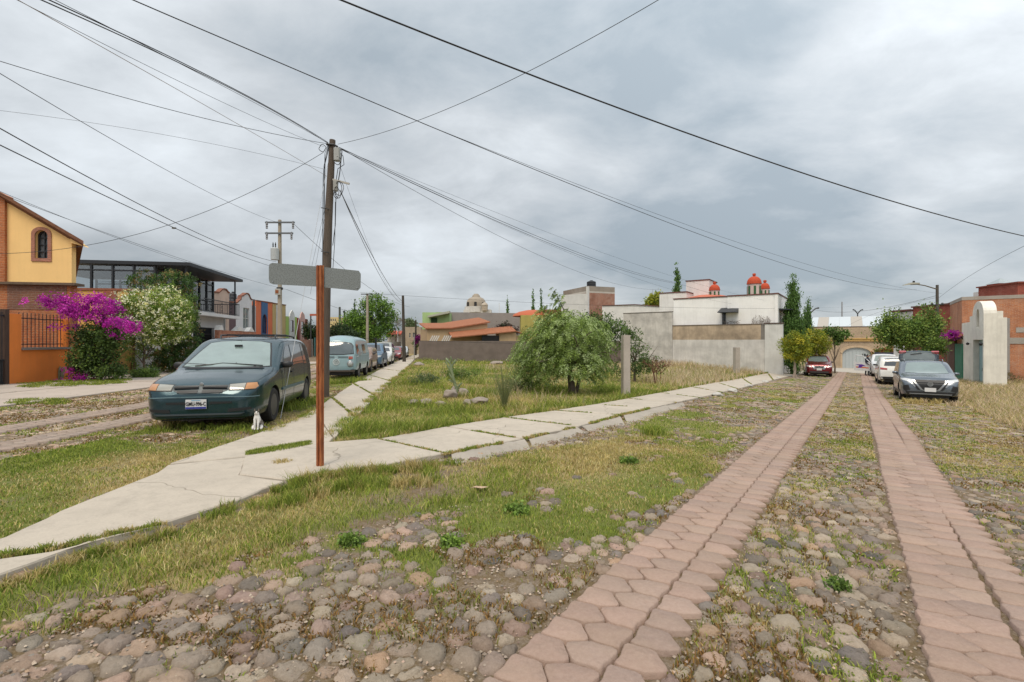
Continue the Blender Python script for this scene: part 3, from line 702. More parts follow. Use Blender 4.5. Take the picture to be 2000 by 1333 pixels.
sp += [(*G(555, 915), 160, .12, .06, OCHRES), (*G(1275, 848), 300, .22, .2, GREENS), (*G(560, 800), 400, .5, .3, GREENS), (*G(590, 790), 300, .4, .25, GREENS), (*G(610, 785), 200, .3, .2, GREENS), (*G(330, 835), 120, .25, .22, OCHRES)]
for px in range(300, 520, 14): sp.append((*G(px, 838 + random.uniform(-4, 8)), 60, .14, .13, GREENS if random.random() < .6 else OCHRES))
for px in range(1770, 1880, 8): sp.append((*G(px, 788 + random.uniform(-5, 6)), 60, .16, .22, PINKS if random.random() < .6 else OCHRES))
for px in range(625, 720, 8): sp.append((*G(px, 750 - (px - 660) * .08), 50, .25, .28, GREENS))
join('weeds', tufts(sp) + tufts(spj, .045), 'longer weeds and grass tufts rooted along the pavement edges and in its joints', 'weeds')
# seed-head grass in the lot (pale pinkish)
def seedgrass():
    x = rng.uniform(-4, 20, 60000); y = rng.uniform(9, 40, 60000); pn = fbm(x * .25, y * .25, 91)
    t = (x - y * .12)
    k = inpoly(x, y, LOT) & (rng.random(len(x)) < np.clip((pn - .5) * 3 + np.clip((t - 5) / 9, -.5, .5), 0, .6)); x, y = x[k], y[k]; n = len(x); r = np.hypot(x, y)
    return blades(x, y, rng.uniform(.2, .5, n), .002 + .0006 * r, pick(PINKS, n) * .95, .5)
join('seeding_grass', [seedgrass()], 'pale seeding grass standing tall over the empty lot', 'seeding grass')
# low brown creeping plants between the cobbles
def moss():
    n = 330000; x, y = polar(n, 1.0, 26, 1.5); g, dry, st, _ = zones(x, y); r0 = np.hypot(x, y); pn = fbm(x * 2.2, y * 2.2, 55); k = (st > .2) & (rng.random(n) < np.clip((pn - .48 + .009 * np.minimum(r0, 20)) * 4.5, 0, .85)); x, y, pn = x[k], y[k], pn[k]
    n = len(x); r = np.hypot(x, y); s_ = .006 + .0011 * r
    c = np.where((fbm(x * 1.1, y * 1.1, 66) > .56)[:, None], pick(GREENS, n), pick(BROWNM, n))
    return blades(x, y, .012 + .016 * rng.random(n), s_, c, 1.6, 0.)
join('creeping_weed', [moss()], 'low brown creeping weed spread between the cobblestones', 'creeping weed')

# broad leaved weeds and trodden litter spots in the verges

def leafcloud(blobs, n, size, pal, clump=.12, aspect=.45, surf=.55, nclump=None, droop=0., seed=1):
    """blobs: (cx,cy,cz,rx,ry,rz) local; leaf-sized faces gathered in clumps through the crown's volume"""
    r = np.random.default_rng(seed); B = np.array(blobs, float); vol = B[:, 3] * B[:, 4] * B[:, 5]; nc = nclump or max(12, n // 28)
    bi = r.choice(len(B), nc, p=vol ** .8 / (vol ** .8).sum()); d = r.standard_normal((nc, 3)); d /= np.linalg.norm(d, axis=1)[:, None]
    rad = np.where(r.random(nc) < surf, r.uniform(.72, 1.06, nc), r.random(nc) ** .5 * .8)
    cc = B[bi, :3] + d * rad[:, None] * B[bi, 3:]
    ci = r.integers(0, nc, n); csz = clump * r.uniform(.6, 1.5, nc)
    p = cc[ci] + r.standard_normal((n, 3)) * csz[ci][:, None] * .7
    a = r.standard_normal((n, 3)); a[:, 2] -= droop; a /= np.linalg.norm(a, axis=1)[:, None]
    b = np.cross(a, r.standard_normal((n, 3))); b /= np.linalg.norm(b, axis=1)[:, None]
    L = size * r.uniform(.6, 1.3, n)[:, None]; Wd = L * aspect
    V = np.stack([p, p + a * L * .5 + b * Wd * .5, p + a * L, p + a * L * .5 - b * Wd * .5], 1).reshape(-1, 3)
    pal = np.array(pal); cj = r.integers(0, len(pal), nc); c = pal[cj[ci]] * r.uniform(.7, 1.35, (n, 1)) * (.8 + .4 * r.random(nc))[ci][:, None]
    return V, (np.arange(n) * 4)[:, None] + np.arange(4)[None], np.repeat(c, 4, 0)
def crown(name, parent, *a, mat=None, **k):
    V, q, c = leafcloud(*a, **k); return bulk(name, V, q, mat or LEAF, c, parent)
def trunk(parent, h, r0, limbs=5, spread=.8, seed=1, base=(0, 0, 0), mat=None, top=None, name='trunk', lean=(0, 0)):
    rs = random.Random(seed); mb = MB(); b = Vector(base); p = [b + Vector((0, 0, -.15))]
    k = 5
    for i in range(1, k + 1): p.append(b + Vector((lean[0] * i / k + rs.uniform(-.03, .03), lean[1] * i / k + rs.uniform(-.03, .03), h * i / k)))
    mb.tube(p, [r0 * (1.25 if i == 0 else 1 - .45 * i / k) for i in range(k + 1)], 8)
    tp = top or h * .9
    for i in range(limbs):
        a = i * 2.4 + rs.random(); s0 = p[rs.randint(2, k)]; L = spread * rs.uniform(.6, 1.1)
        m = s0 + Vector((math.cos(a) * L * .5, math.sin(a) * L * .5, tp * .32)); e_ = s0 + Vector((math.cos(a) * L, math.sin(a) * L, tp * rs.uniform(.45, .85)))
        mb.tube([s0, m, e_], [r0 * .5, r0 * .32, r0 * .08], 6)
        for q in range(2):
            a2 = a + rs.uniform(-1, 1); mb.tube([m, m + Vector((math.cos(a2) * L * .5, math.sin(a2) * L * .5, tp * rs.uniform(.1, .4)))], [r0 * .22, r0 * .05], 5)
    return mb.build(name, mat or BARK, parent, smooth=True)
G1 = [(.085, .15, .025), (.13, .21, .035), (.06, .11, .025), (.18, .26, .05)]
GD = [(.018, .035, .012), (.03, .055, .018), (.045, .08, .022)]
GY = [(.34, .36, .03), (.24, .29, .03), (.44, .40, .04), (.15, .20, .03)]
def cypress(px, pytop, d, w, label, pybase=None, group=None, n=2600, pal=None, name='cypress_tree'):
    x = X(px, d); zb = gh(x, d); h = Z(pytop, d) - zb; t = thing(name, label, 'cypress', (x, d, zb), 0, group)
    MB().tube([(0, 0, -.1), (0, 0, h * .5)], [.09, .04], 7).build('trunk', BARK, t, True)
    bl = []; m = 12
    for i in range(m):
        f = i / (m - 1); r_ = w / 2 * (math.sin(min(1, (f + .12) * 1.9) * math.pi / 2)) * (1 - max(0, f - .3) / .72 * .93); bl.append((random.uniform(-.06, .06) * w, random.uniform(-.06, .06) * w, h * (.06 + .9 * f), r_, r_, h / m * .75))
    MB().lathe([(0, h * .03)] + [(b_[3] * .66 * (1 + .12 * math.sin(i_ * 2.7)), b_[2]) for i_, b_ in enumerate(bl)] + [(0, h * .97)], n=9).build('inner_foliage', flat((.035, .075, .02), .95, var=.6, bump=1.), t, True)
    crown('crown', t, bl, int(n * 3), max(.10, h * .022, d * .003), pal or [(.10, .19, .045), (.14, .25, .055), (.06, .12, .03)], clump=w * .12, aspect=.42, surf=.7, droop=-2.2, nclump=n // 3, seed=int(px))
    return t
def broadleaf():
    Vs, Qs, Cs = [], [], []; off = 0; r = np.random.default_rng(77)
    spots = [(690, 1063, .09), (885, 1066, .10), (1010, 1000, .10), (1230, 905, .12), (1640, 1150, .05)]
    for k, (px, py, rad) in enumerate(spots):
        cx, cy = G(px, py); n = int(900 * rad / .12)
        V, q, c = leafcloud([(0, 0, .02, rad, rad * .8, .022)], n, .022 + .003 * cy, [(.16, .25, .045), (.20, .30, .05), (.12, .19, .04)], clump=.03, aspect=.65, surf=.3, droop=.4, seed=k)
        V = V + np.array([cx, cy, 0]); V[:, 2] = np.maximum(V[:, 2], 0) + GH(V[:, 0], V[:, 1]); Vs.append(V); Qs.append(q + off); Cs.append(c); off += len(V)
    o = bulk('broadleaf_weeds', np.concatenate(Vs), np.concatenate(Qs), LEAF, np.concatenate(Cs)); tag(o, 'low patches of broad leaved weeds in the grass verges and between stones', 'weeds', kind='stuff')
broadleaf()
# the feathery tree of the lot
def willow():
    cx, cy = G(1118, 770); zb = gh(cx, cy); s_ = cy / F
    t = thing('feathery_tree', 'bushy green tree with drooping feathery leaves growing in the empty lot', 'tree', (cx, cy, zb))
    mb = MB(); rs = random.Random(4)
    mb.tube([(0, 0, -.1), (-.03, 0, .35), (-.10, .02, .8), (-.22, 0, 1.15)], [.15, .12, .10, .08], 9)
    mb.tube([(.1, .05, -.1), (.22, .06, .4), (.35, .05, .85), (.5, .1, 1.3)], [.07, .06, .05, .03], 7)
    tips = []
    for i in range(26):
        a = rs.uniform(0, 6.28); s0 = Vector((rs.uniform(-.25, .3), rs.uniform(-.1, .1), rs.uniform(.8, 1.2))); L = rs.uniform(.7, 1.7); zt = rs.uniform(1.3, 2.5) - L * .15
        e_ = Vector((math.cos(a) * L * .98, math.sin(a) * L, zt)); mid = s0.lerp(e_, .5) + Vector((0, 0, .25)); mb.tube([s0, mid, e_], [.045, .028, .01], 6); tips += [mid, e_, s0.lerp(e_, .75) + Vector((0, 0, .2))]
    mb.tube([(-.1, 0, 1.1), (-.25, 0, 2.2), (-.3, 0, 2.9), (-.62, 0, 3.55)], [.05, .035, .02, .008], 6)
    mb.build('trunk', woodm((.09, .065, .05)), t, True)
    r = np.random.default_rng(3); n = 2500; c0 = []
    B = [(-1.05, 0, 1.5, .95, .9, .8), (.0, 0, 1.95, 1.2, 1.1, .9), (.75, 0, 1.5, .62, .8, .85), (-.3, 0, 2.55, .95, .8, .45), (.55, 0, 2.25, .7, .7, .45), (-1.55, 0, 1.15, .6, .7, .6), (-.7, 0, 2.1, 1.0, .9, .65), (.1, -.3, 1.2, 1.0, .9, .6), (-1.0, -.2, .8, .7, .7, .5), (.7, .2, .85, .5, .6, .45)]
    B = np.array(B); v = B[:, 3] * B[:, 4] * B[:, 5]; bi = r.choice(len(B), n, p=v / v.sum()); d = r.standard_normal((n, 3)); d /= np.linalg.norm(d, axis=1)[:, None]
    st = B[bi, :3] + d * (r.random(n) ** .35)[:, None] * B[bi, 3:]
    shoot = np.stack([-.3 - .32 * np.linspace(0, 1, 60) ** 2 + r.normal(0, .12, 60), r.normal(0, .12, 60), 2.5 + 1.1 * np.linspace(0, 1, 60) + r.normal(0, .08, 60)], -1)
    shoot2 = np.stack([-.62 - .55 * np.linspace(0, 1, 25) + r.normal(0, .05, 25), r.normal(0, .08, 25), 2.75 + .25 * np.sin(np.linspace(0, 3, 25)) + r.normal(0, .05, 25)], -1)
    st = np.concatenate([st, shoot, shoot2]); n = len(st)
    out = st - np.array([0, 0, 1.5]); out[:, 2] = 0; out /= np.linalg.norm(out, axis=1)[:, None] + .01
    L = r.uniform(.25, .6, n); L[-85:] *= .5; m = 11; V = []; C = []; pal = np.array([(.26, .36, .08), (.17, .25, .05), (.34, .44, .15), (.44, .54, .25), (.11, .16, .035)]); pc = pal[r.integers(0, 5, n)]
    f = (np.arange(m) + .5) / m
    for sgn in (-1, 1):
        pos = st[:, None] + out[:, None] * (L[:, None] * .5 * np.sin(f * 1.5)[None])[..., None]; pos = pos.copy(); pos[..., 2] -= (L[:, None] * f[None] ** 1.5) * .55
        side = np.cross(out, [0, 0, 1])[:, None] * sgn + r.standard_normal((n, m, 3)) * .35; side[..., 2] -= .6; side /= np.linalg.norm(side, axis=2)[..., None]
        ll = r.uniform(.07, .13, (n, m))[..., None]; wv = np.cross(side, r.standard_normal((n, m, 3))); wv /= np.linalg.norm(wv, axis=2)[..., None]
        V.append(np.stack([pos, pos + side * ll * .45 + wv * .011, pos + side * ll, pos + side * ll * .45 - wv * .011], 2).reshape(-1, 3))
        C.append(np.repeat((pc[:, None] * r.uniform(.7, 1.35, (n, m, 1))).reshape(-1, 3), 4, 0))
    V = np.concatenate(V); C = np.concatenate(C); bulk('crown', V, np.arange(len(V)).reshape(-1, 4), LEAF, C, t)
willow()
def bushes():
    # dark shrub in front of the grey wall, behind the concrete post
    d = 25; x = X(1240, d); zb = gh(x, d); t = thing('dark_shrub', 'tall dark green shrub sprawling before the grey boundary wall', 'shrub', (x, d, zb))
    trunk(t, 1.2, .07, 7, 1.1, 3, top=1.6)
    u = lambda px, py: (X(px, d) - x, Z(py, d) - zb)
    B = []
    for px, py, rx, rz in ((1175, 635, 1.0, .75), (1200, 655, .9, .8), (1165, 665, 1., .8), (1245, 690, .55, .5), (1262, 712, .9, .45), (1235, 660, .35, .45), (1225, 722, .9, .35), (1150, 640, .9, .6)):
        a, b = u(px, py); B.append((a, 0, b, rx, .9, rz))
    crown('crown', t, B, 9000, .13, [(.05, .09, .022), (.08, .14, .03), (.12, .19, .045)], clump=.16, aspect=.4, seed=12)
    d = 24; x = X(1280, d); zb = gh(x, d); t = thing('bare_shrub', 'leafless reddish brown shrub at the right of the dark green shrub', 'shrub', (x, d, zb)); mb = MB(); rs = random.Random(9)
    def br(p, v, L, r, k):
        q = p + v * L; mb.tube([p, p.lerp(q, .5) + Vector((rs.uniform(-.04, .04), rs.uniform(-.04, .04), 0)), q], [r, r * .8, r * .6], 5)
        if k:
            for _ in range(3): br(q, (v + Vector((rs.uniform(-.9, .9), rs.uniform(-.9, .9), rs.uniform(-.5, .5)))).normalized(), L * .72, r * .6, k - 1)
    for i in range(5): br(Vector((rs.uniform(-.2, .2), 0, 0)), Vector((rs.uniform(-.5, .4), rs.uniform(-.3, .3), .9)).normalized(), .55, .025, 3)
    mb.build('branches', flat((.16, .07, .045), .9), t, True)
    # wispy weed bush near the pavement
    cx, cy = G(985, 800); t = thing('wispy_weed_bush', 'thin wispy grey green weed bush near the pavement in the empty lot', 'weed bush', (cx, cy, gh(cx, cy))); V = []; C = []
    r = np.random.default_rng(5); n = 130; a = r.uniform(0, 6.28, n); ln = r.uniform(.05, .45, n); h = r.uniform(.5, 1.15, n); mb = MB()
    for i in range(n):
        e_ = Vector((math.cos(a[i]) * ln[i], math.sin(a[i]) * ln[i], h[i])); mb.tube([(0, 0, 0), e_ * .5 + Vector((0, 0, .06)), e_], [.004, .003, .0015], 3)
    mb.build('stems', flat((.14, .16, .06), .9), t)
    B = [(0, 0, .6, .4, .4, .45)]; crown('leaves', t, B, 1500, .035, [(.15, .18, .07), (.2, .21, .1)], clump=.12, aspect=.2, surf=.3, seed=2)
bushes()
def weedpatch(px, py, w, h, n, pal, label, seed):
    cx, cy = G(px, py); t = crown('wild_bush', None, [(0, 0, h * .45, w / 2, w / 2, h * .55)], n, .09, pal, clump=.1, aspect=.3, surf=.4, seed=seed); t.location = (cx, cy, gh(cx, cy)); tag(t, label, 'bush')
weedpatch(905, 742, 1.7, .7, 2200, G1 + [(.16, .19, .06)], 'low green weed bush behind the forked cactus', 1)
weedpatch(830, 752, 1.2, .45, 1500, [(.13, .17, .07), (.09, .13, .05)], 'low weed bush by the left pavement, left of the cactus', 2)
weedpatch(1960, 752, 2.2, .8, 2200, [(.16, .13, .06), (.10, .11, .04), (.22, .17, .09)], 'brownish scrub bush below the right brick wall', 3)
weedpatch(1010, 765, 1.4, .5, 1600, [(.13, .17, .06), (.09, .13, .04)], 'low leafy bush left of the feathery tree trunk', 4)
# rocks and forked cactus in the lot
def rocks():
    first = None
    spec = [(807, 793, .26, .12, 'small pale rock, leftmost of the rock ring round the cactus'), (832, 792, .3, .13, 'flat pale rock second from the left in the rock ring'), (860, 795, .22, .1, 'low rock half sunk in grass before the cactus'), (880, 779, .42, .24, 'big rounded grey rock at the left foot of the cactus'), (905, 776, .34, .26, 'big rounded brown rock at the right foot of the cactus'), (912, 794, .26, .13, 'small rock in the grass right of the cactus'), (938, 791, .5, .17, 'long pale flat rock, rightmost of the rock ring'), (888, 770, .25, .22, 'rock directly behind the cactus stem'), (818, 715, .8, .3, 'pale rubble rock beside the far end of the left pavement'), (970, 712, 1.1, .35, 'heap of pale rubble at the foot of the brown wall'),
            (1520, 740, .35, .16, 'white rock on the kerb line near the round trees'), (1494, 748, .4, .15, 'white painted rock on the far part of the kerb line'), (1462, 756, .4, .15, 'white painted rock midway on the kerb line'), (1430, 766, .42, .16, 'white painted rock on the near part of the kerb line'), (1400, 774, .42, .15, 'white painted rock nearest to the end of the sloped kerb')]
    for i, (px, py, w, h, lab) in enumerate(spec):
        cx, cy = G(px, py); bm = bmesh.new(); bmesh.ops.create_icosphere(bm, subdivisions=3, radius=1); rs = random.Random(i)
        o3 = Vector((rs.random() * 9, rs.random() * 9, 0))
        from mathutils import noise as mn
        for v in bm.verts:
            k = 1 + .42 * mn.noise(v.co * 1.4 + o3) + .18 * mn.noise(v.co * 3.4 + o3); v.co = Vector((v.co.x * w / 2 * k, v.co.y * w * .38 * k, (v.co.z * .9 * k + .35) * h * .62))
        me = bpy.data.meshes.new('rock'); bm.to_mesh(me); bm.free(); me.polygons.foreach_set('use_smooth', [True] * len(me.polygons)); me.materials.append(concrete((.30, .25, .21), False, .8) if i < 10 else concrete((.5, .48, .44), False, .4))
        o = link('rock', me, None, (cx, cy, gh(cx, cy) + (.07 if i < 8 else .02)), rs.random() * 3); o.scale = (1.12, 1.1, 1.05) if i < 10 else (1, 1, 1); tag(o, lab, 'rock', 'rocks round the cactus' if i < 8 else ('white rocks on the kerb line' if i > 9 else None))
    cx, cy = G(895, 776); s_ = cy / F; t = thing('forked_cactus', 'thin forked cactus rising from the rocks in the empty lot', 'cactus', (cx, cy, gh(cx, cy)))
    mb = MB(); q = lambda px, py: Vector(((px - 895) * s_, 0, (776 - py) * s_))
    main = [q(895, 776), q(892, 760), q(886, 742), q(882, 725), q(879, 708)]; mb.tube(main, [.045, .045, .04, .04, .035], 7)
    for a, b, c in ((q(883, 728), q(876, 718), q(871, 707)), (q(881, 718), q(886, 709), q(890, 704)), (q(880, 712), q(873, 704), q(870, 700)), (q(880, 710), q(882, 703), q(881, 697)), (q(890, 752), q(884, 746), q(876, 742)), (q(892, 760), q(898, 752), q(903, 748)), (q(886, 742), q(880, 735), q(878, 730))):
        y_ = random.uniform(-.1, .1); mb.tube([a, b + Vector((0, y_, 0)), c + Vector((0, y_ * 1.6, 0))], [.028, .03, .02], 6)
    mb.build('stem', flat((.20, .24, .13), .8, var=.3), t, True)
    n = 260; r = np.random.default_rng(1); V = []; 
    tp = np.array([q(879, 704), q(871, 706), q(889, 705), q(884, 742), q(893, 757), q(888, 748), q(881, 722)]); c = tp[r.integers(0, 7, n)] + r.normal(0, .055, (n, 3)); a = r.standard_normal((n, 3)); a /= np.linalg.norm(a, axis=1)[:, None]; b = np.cross(a, r.standard_normal((n, 3))) * .006
    V = np.stack([c - b, c + b, c + a * .07], 1).reshape(-1, 3); bulk('spikes', V, np.arange(n * 3).reshape(-1, 3), LEAF, np.full((n * 3, 3), .2) * np.array([1, 1.25, .7]), t)['kind'] = 'stuff'
rocks()
# left gardens
def left_plants():
    def U(px, py, d, x, zb): return (X(px, d) - x, Z(py, d) - zb)
    d = 19.2; x = X(195, d); zb = gh(x, d); t = thing('bougainvillea', 'bougainvillea with magenta flowers over dark leaves beside the orange wall', 'flowering shrub', (x, d, zb))
    MB().tube([(0, 0, -.1), (.1, 0, 1), (-.1, 0, 2)], [.08, .06, .04], 7).build('stem', BARK, t, True)
    dark = [(170, 660, 22, 25), (190, 690, 32, 30), (175, 715, 32, 20), (205, 655, 30, 30), (215, 725, 25, 15), (165, 690, 18, 40), (225, 670, 18, 22)]
    k = d / F; B = [(*(lambda q: (q[0], 0, q[1]))(U(a, b, d, x, zb)), c * k, .6, e_ * k) for a, b, c, e_ in dark]
    crown('leaves', t, B, 12000, .10, [(.05, .09, .02), (.08, .14, .03), (.13, .20, .04), (.03, .05, .015)], clump=.15, aspect=.6, seed=3)
    fl = [(100, 592, 24, 8), (128, 592, 22, 14), (150, 598, 25, 14), (185, 583, 20, 11), (205, 590, 18, 12), (170, 610, 28, 12), (200, 610, 22, 14), (225, 600, 18, 12), (245, 632, 22, 10), (262, 640, 14, 9), (205, 625, 20, 8), (235, 655, 8, 5), (160, 722, 10, 6), (182, 735, 9, 4), (150, 742, 8, 4), (138, 640, 8, 4), (155, 615, 14, 10)]
    B = [(*(lambda q: (q[0], -.25, q[1]))(U(a, b, d, x, zb)), c * k, .65, e_ * k) for a, b, c, e_ in fl]
    crown('flowers', t, B, 9500, .065, [(.54, .025, .40), (.40, .018, .33), (.64, .06, .48), (.30, .012, .25)], clump=.09, aspect=.85, surf=.7, seed=4)
    d = 23.2; x = X(282, d); zb = gh(x, d); k = d / F; t = thing('oleander_tree', 'round bushy tree covered in cream white flowers beside the bougainvillea', 'flowering tree', (x, d, zb))
    trunk(t, 1.2, .07, 5, .5, 6, base=(0, 0, 0)); B = [(*(lambda q: (q[0], 0, q[1]))(U(a, b, d, x, zb)), c * k, c * k * .9, e_ * k) for a, b, c, e_ in [(300, 615, 62, 50), (330, 600, 45, 42), (265, 600, 38, 35), (350, 630, 30, 35), (320, 650, 35, 30), (275, 645, 30, 40), (270, 690, 16, 25), (255, 700, 10, 25)]]
    crown('crown', t, B, 22000, .13, [(.10, .17, .035), (.16, .25, .045), (.24, .35, .06), (.34, .42, .09)], clump=.13, aspect=.28, seed=7)
    B2 = [(b[0], -.35, b[2], b[3] * 1.03, b[4], b[5] * 1.03) for b in B[:6]]
    crown('flowers', t, B2, 5600, .062, [(.85, .84, .58), (.8, .78, .42), (.9, .9, .72)], clump=.06, aspect=.9, surf=.95, nclump=620, seed=8)
    d = 25.5; x = X(345, d); zb = gh(x, d); k = d / F; t = thing('topiary_cypress', 'clipped flat-topped conifer standing behind the white flowering tree', 'conifer', (x, d, zb))
    MB().tube([(-.15, 0, -.1), (-.1, 0, 1.2)], [.14, .1], 8).build('trunk', BARK, t, True)
    B = [(*(lambda q: (q[0], 0, q[1]))(U(a, b, d, x, zb)), c * k, c * k, e_ * k) for a, b, c, e_ in [(290, 550, 30, 20), (330, 548, 34, 18), (362, 552, 24, 18), (365, 590, 22, 30), (340, 600, 40, 40), (350, 640, 35, 35), (350, 680, 30, 30), (335, 700, 34, 20), (365, 640, 22, 40), (280, 560, 25, 14), (345, 705, 42, 30), (318, 690, 28, 38), (366, 690, 20, 36), (360, 660, 28, 40)]]
    crown('crown', t, B, 26000, .12, [(.06, .12, .03), (.09, .17, .04), (.045, .09, .025), (.24, .19, .07)], clump=.09, aspect=.35, surf=.85, droop=-1., seed=9)
    d = 21.5
    x, y = G(282, 738); k = y / F; t = crown('low_shrub', None, [(0, 0, .15, .55, .5, .3), (.3, 0, .12, .4, .4, .25)], 3000, .1, G1, clump=.1, aspect=.3, seed=10); t.location = (x, y, gh(x, y)); tag(t, 'low bright green shrub at the foot of the white flowering tree', 'shrub')
    x, y = G(110, 742); t = thing('upright_cactus', 'clump of upright finger cactus before the orange wall', 'cactus', (x, y, gh(x, y))); mb = MB(); rs = random.Random(2)
    for i in range(16):
        a = rs.uniform(0, 6.28); q = rs.uniform(0, .25); h = rs.uniform(.25, .62); b = Vector((math.cos(a) * q, math.sin(a) * q * .5, 0)); e_ = b * 1.4 + Vector((0, 0, h)); mb.tube([b, b.lerp(e_, .5), b.lerp(e_, .9), e_], [.03, .042, .034, .012], 6)
    mb.build('stems', flat((.24, .24, .14), .85, var=.35), t, True)
    out = []
    for i in range(90):
        px = random.uniform(45, 250); a, b = G(px, 752 - (px - 45) * .045 + random.uniform(-3, 8)); out.append((a, b, 60, .22, .1, GREENS))
    for i in range(30):
        px = random.uniform(30, 120); a, b = G(px, 786 + random.uniform(-5, 5)); out.append((a, b, 60, .22, .07, GREENS))
    join('garden_grass', tufts(out), 'bright green grass strip at the foot of the orange garden wall', 'grass')
left_plants()
def right_plants():
    k0 = 34
    for px, py, rx, rz, d, lab, pyb in ((1552, 676, 26, 29, 33.5, 'round clipped yellow green tree with twisted pale trunk, nearest the street', 728), (1592, 668, 26, 28, 38, 'round yellow green tree behind the red car, farther of the two', 720)):
        x = X(px, d); zb = gh(x, d); k = d / F; t = thing('round_clipped_tree', lab, 'tree', (x, d, zb), 0, 'round clipped trees')
        h = Z(py, d) - zb; mb = MB()
        mb.tube([(-.1, 0, -.1), (.05, 0, .5), (-.02, 0, h * .7), (.1, 0, h)], [.09, .07, .06, .04], 7); mb.tube([(.12, 0, -.1), (-.02, .05, .6), (.12, 0, h * .8)], [.07, .05, .04], 7); mb.build('trunk', woodm((.3, .24, .19)), t, True)
        crown('crown', t, [(0, 0, h, rx * k, rx * k, rz * k), (.2, 0, h - .2, rx * k * .9, rx * k * .8, rz * k * .8), (-.2, -.1, h + .15, rx * k * .7, rx * k * .8, rz * k * .75)], 9000, .12, GY, clump=.13, aspect=.45, surf=.75, seed=int(px))
    t = cypress(1549, 543, 36.5, 1.55, 'tallest cypress tree beside the white house on the street side', n=9000)
    cypress(1578, 583, 42, 1.0, 'slim cypress tree right of the tallest one', n=3000); cypress(1572, 598, 42.6, .6, 'thin cypress tree squeezed between the two taller cypresses', n=1600)
    cypress(1323, 517, 48, 1.3, 'cypress rising behind the white house roof with red domes', n=3600)
    for px, d in ((991, 118), (1041, 96), (1057, 96)): cypress(px, 577 if px < 1000 else 565, d, 1.15 if px < 1000 else 1.2, {991: 'far narrow cypress standing alone right of the grey domed church', 1041: 'far narrow cypress, left one of the pair above the orange dome', 1057: 'far narrow cypress, right one of the pair above the orange dome'}[px], n=1200, group='far cypresses on the skyline')
    for px, py, d, lab in ((693, 583, 105, 'far cypress poking out left of the big green tree'), (673, 606, 120, 'small far cypress left of the taller one on the skyline')): cypress(px, py, d, 1.3 if px > 680 else .8, lab, n=900, group='far cypresses on the skyline', pal=GD)
    def tree(name, lab, px, d, blobs, n, size, pal, seed, h=None, r0=.12, clump=.25, group=None, aspect=.5):
        x = X(px, d); zb = gh(x, d); k = d / F; t = thing(name, lab, 'tree', (x, d, zb), 0, group); B = [(X(a, d) - x, random.uniform(-.3, .3), Z(b, d) - zb, c * k, c * k * .9, e_ * k) for a, b, c, e_ in blobs]
        top = sum(b[2] for b in B) / len(B); trunk(t, top * .75, r0, 7, min(top * .45, max(b[3] for b in B) * .8), seed, top=top * .6); crown('crown', t, B, n, size, pal, clump=clump, aspect=aspect, surf=.6, seed=seed); return t
    tree('leafy_street_tree', 'broad leafy green tree beside the street lamp behind the grey car', 1770, 24, [(1740, 640, 24, 20), (1770, 650, 30, 24), (1800, 645, 26, 25), (1745, 660, 25, 14), (1718, 650, 12, 12), (1780, 665, 30, 14), (1820, 635, 14, 18), (1735, 622, 10, 10), (1812, 612, 9, 14), (1830, 655, 10, 12)], 17000, .12, [(.12, .20, .035), (.18, .27, .05), (.07, .13, .03), (.26, .34, .08)], 21, clump=.2)
    tree('small_street_tree', 'small light green tree before the block wall, right of the yellow green trees', 1630, 43, [(1625, 648, 14, 8), (1640, 655, 12, 10), (1615, 650, 9, 8), (1634, 666, 8, 8)], 2200, .2, [(.09, .17, .035), (.13, .22, .05)], 22, r0=.07, clump=.16)
    tree('background_ash_tree', 'large bright green tree behind the parked vehicles of the side street', 720, 70, [(735, 600, 28, 18), (700, 625, 28, 20), (740, 640, 30, 28), (715, 650, 30, 25), (755, 620, 18, 22), (690, 645, 22, 18), (730, 585, 10, 8), (712, 600, 12, 10)], 14000, .32, [(.11, .20, .03), (.16, .28, .04), (.21, .34, .05), (.06, .12, .025)], 23, clump=.45, r0=.3)
    tree('background_dark_tree', 'dark green tree left of the large bright tree behind the blue van', 660, 62, [(660, 650, 22, 14), (650, 660, 20, 10), (680, 658, 20, 14), (645, 648, 10, 8)], 5000, .28, GD + [(.05, .09, .03)], 24, clump=.35)
    tree('hedge_tree', 'dark green tree behind the maroon house by the sign post', 612, 66, [(605, 648, 10, 18), (618, 652, 12, 18), (610, 662, 14, 10)], 3500, .25, GD + [(.045, .09, .02)], 25, clump=.3)
    tree('bare_grey_tree', 'thin grey sparse tree right of the large bright green tree', 772, 88, [(770, 622, 14, 14), (780, 632, 10, 12)], 900, .2, [(.2, .17, .14), (.15, .14, .09)], 26, clump=.4)
    tree('far_palm_like_tree', 'far pale green tree on the skyline behind the leaning dark pole', 800, 100, [(800, 632, 14, 6), (808, 640, 10, 8)], 1500, .4, [(.1, .14, .05), (.16, .2, .1)], 27, clump=.4)
    tree('dark_bush_tree', 'dark reddish tree peeking over the wall behind the orange tiled roof', 985, 60, [(985, 640, 12, 9), (978, 645, 10, 6), (1000, 646, 9, 4)], 1800, .25, [(.06, .035, .03), (.09, .055, .04), (.04, .05, .02)], 28, clump=.25)
    tree('yellow_green_palm', 'yellow green tree tucked behind the white wall left of the white house', 1278, 52, [(1280, 588, 14, 9), (1268, 592, 8, 6), (1286, 580, 7, 6)], 1800, .3, GY, 29, clump=.25)
    tree('corner_hedge_bush', 'small green bush at the far corner of the side street', 812, 78, [(815, 672, 8, 7)], 700, .25, G1, 31, clump=.2)
    tree('yard_green_bush', 'bright green bush behind the street lamp by the wooden fence', 1825, 27, [(1822, 672, 14, 9), (1838, 682, 8, 8), (1815, 682, 12, 8)], 2200, .14, [(.13, .2, .03), (.08, .14, .03)], 32, clump=.15)
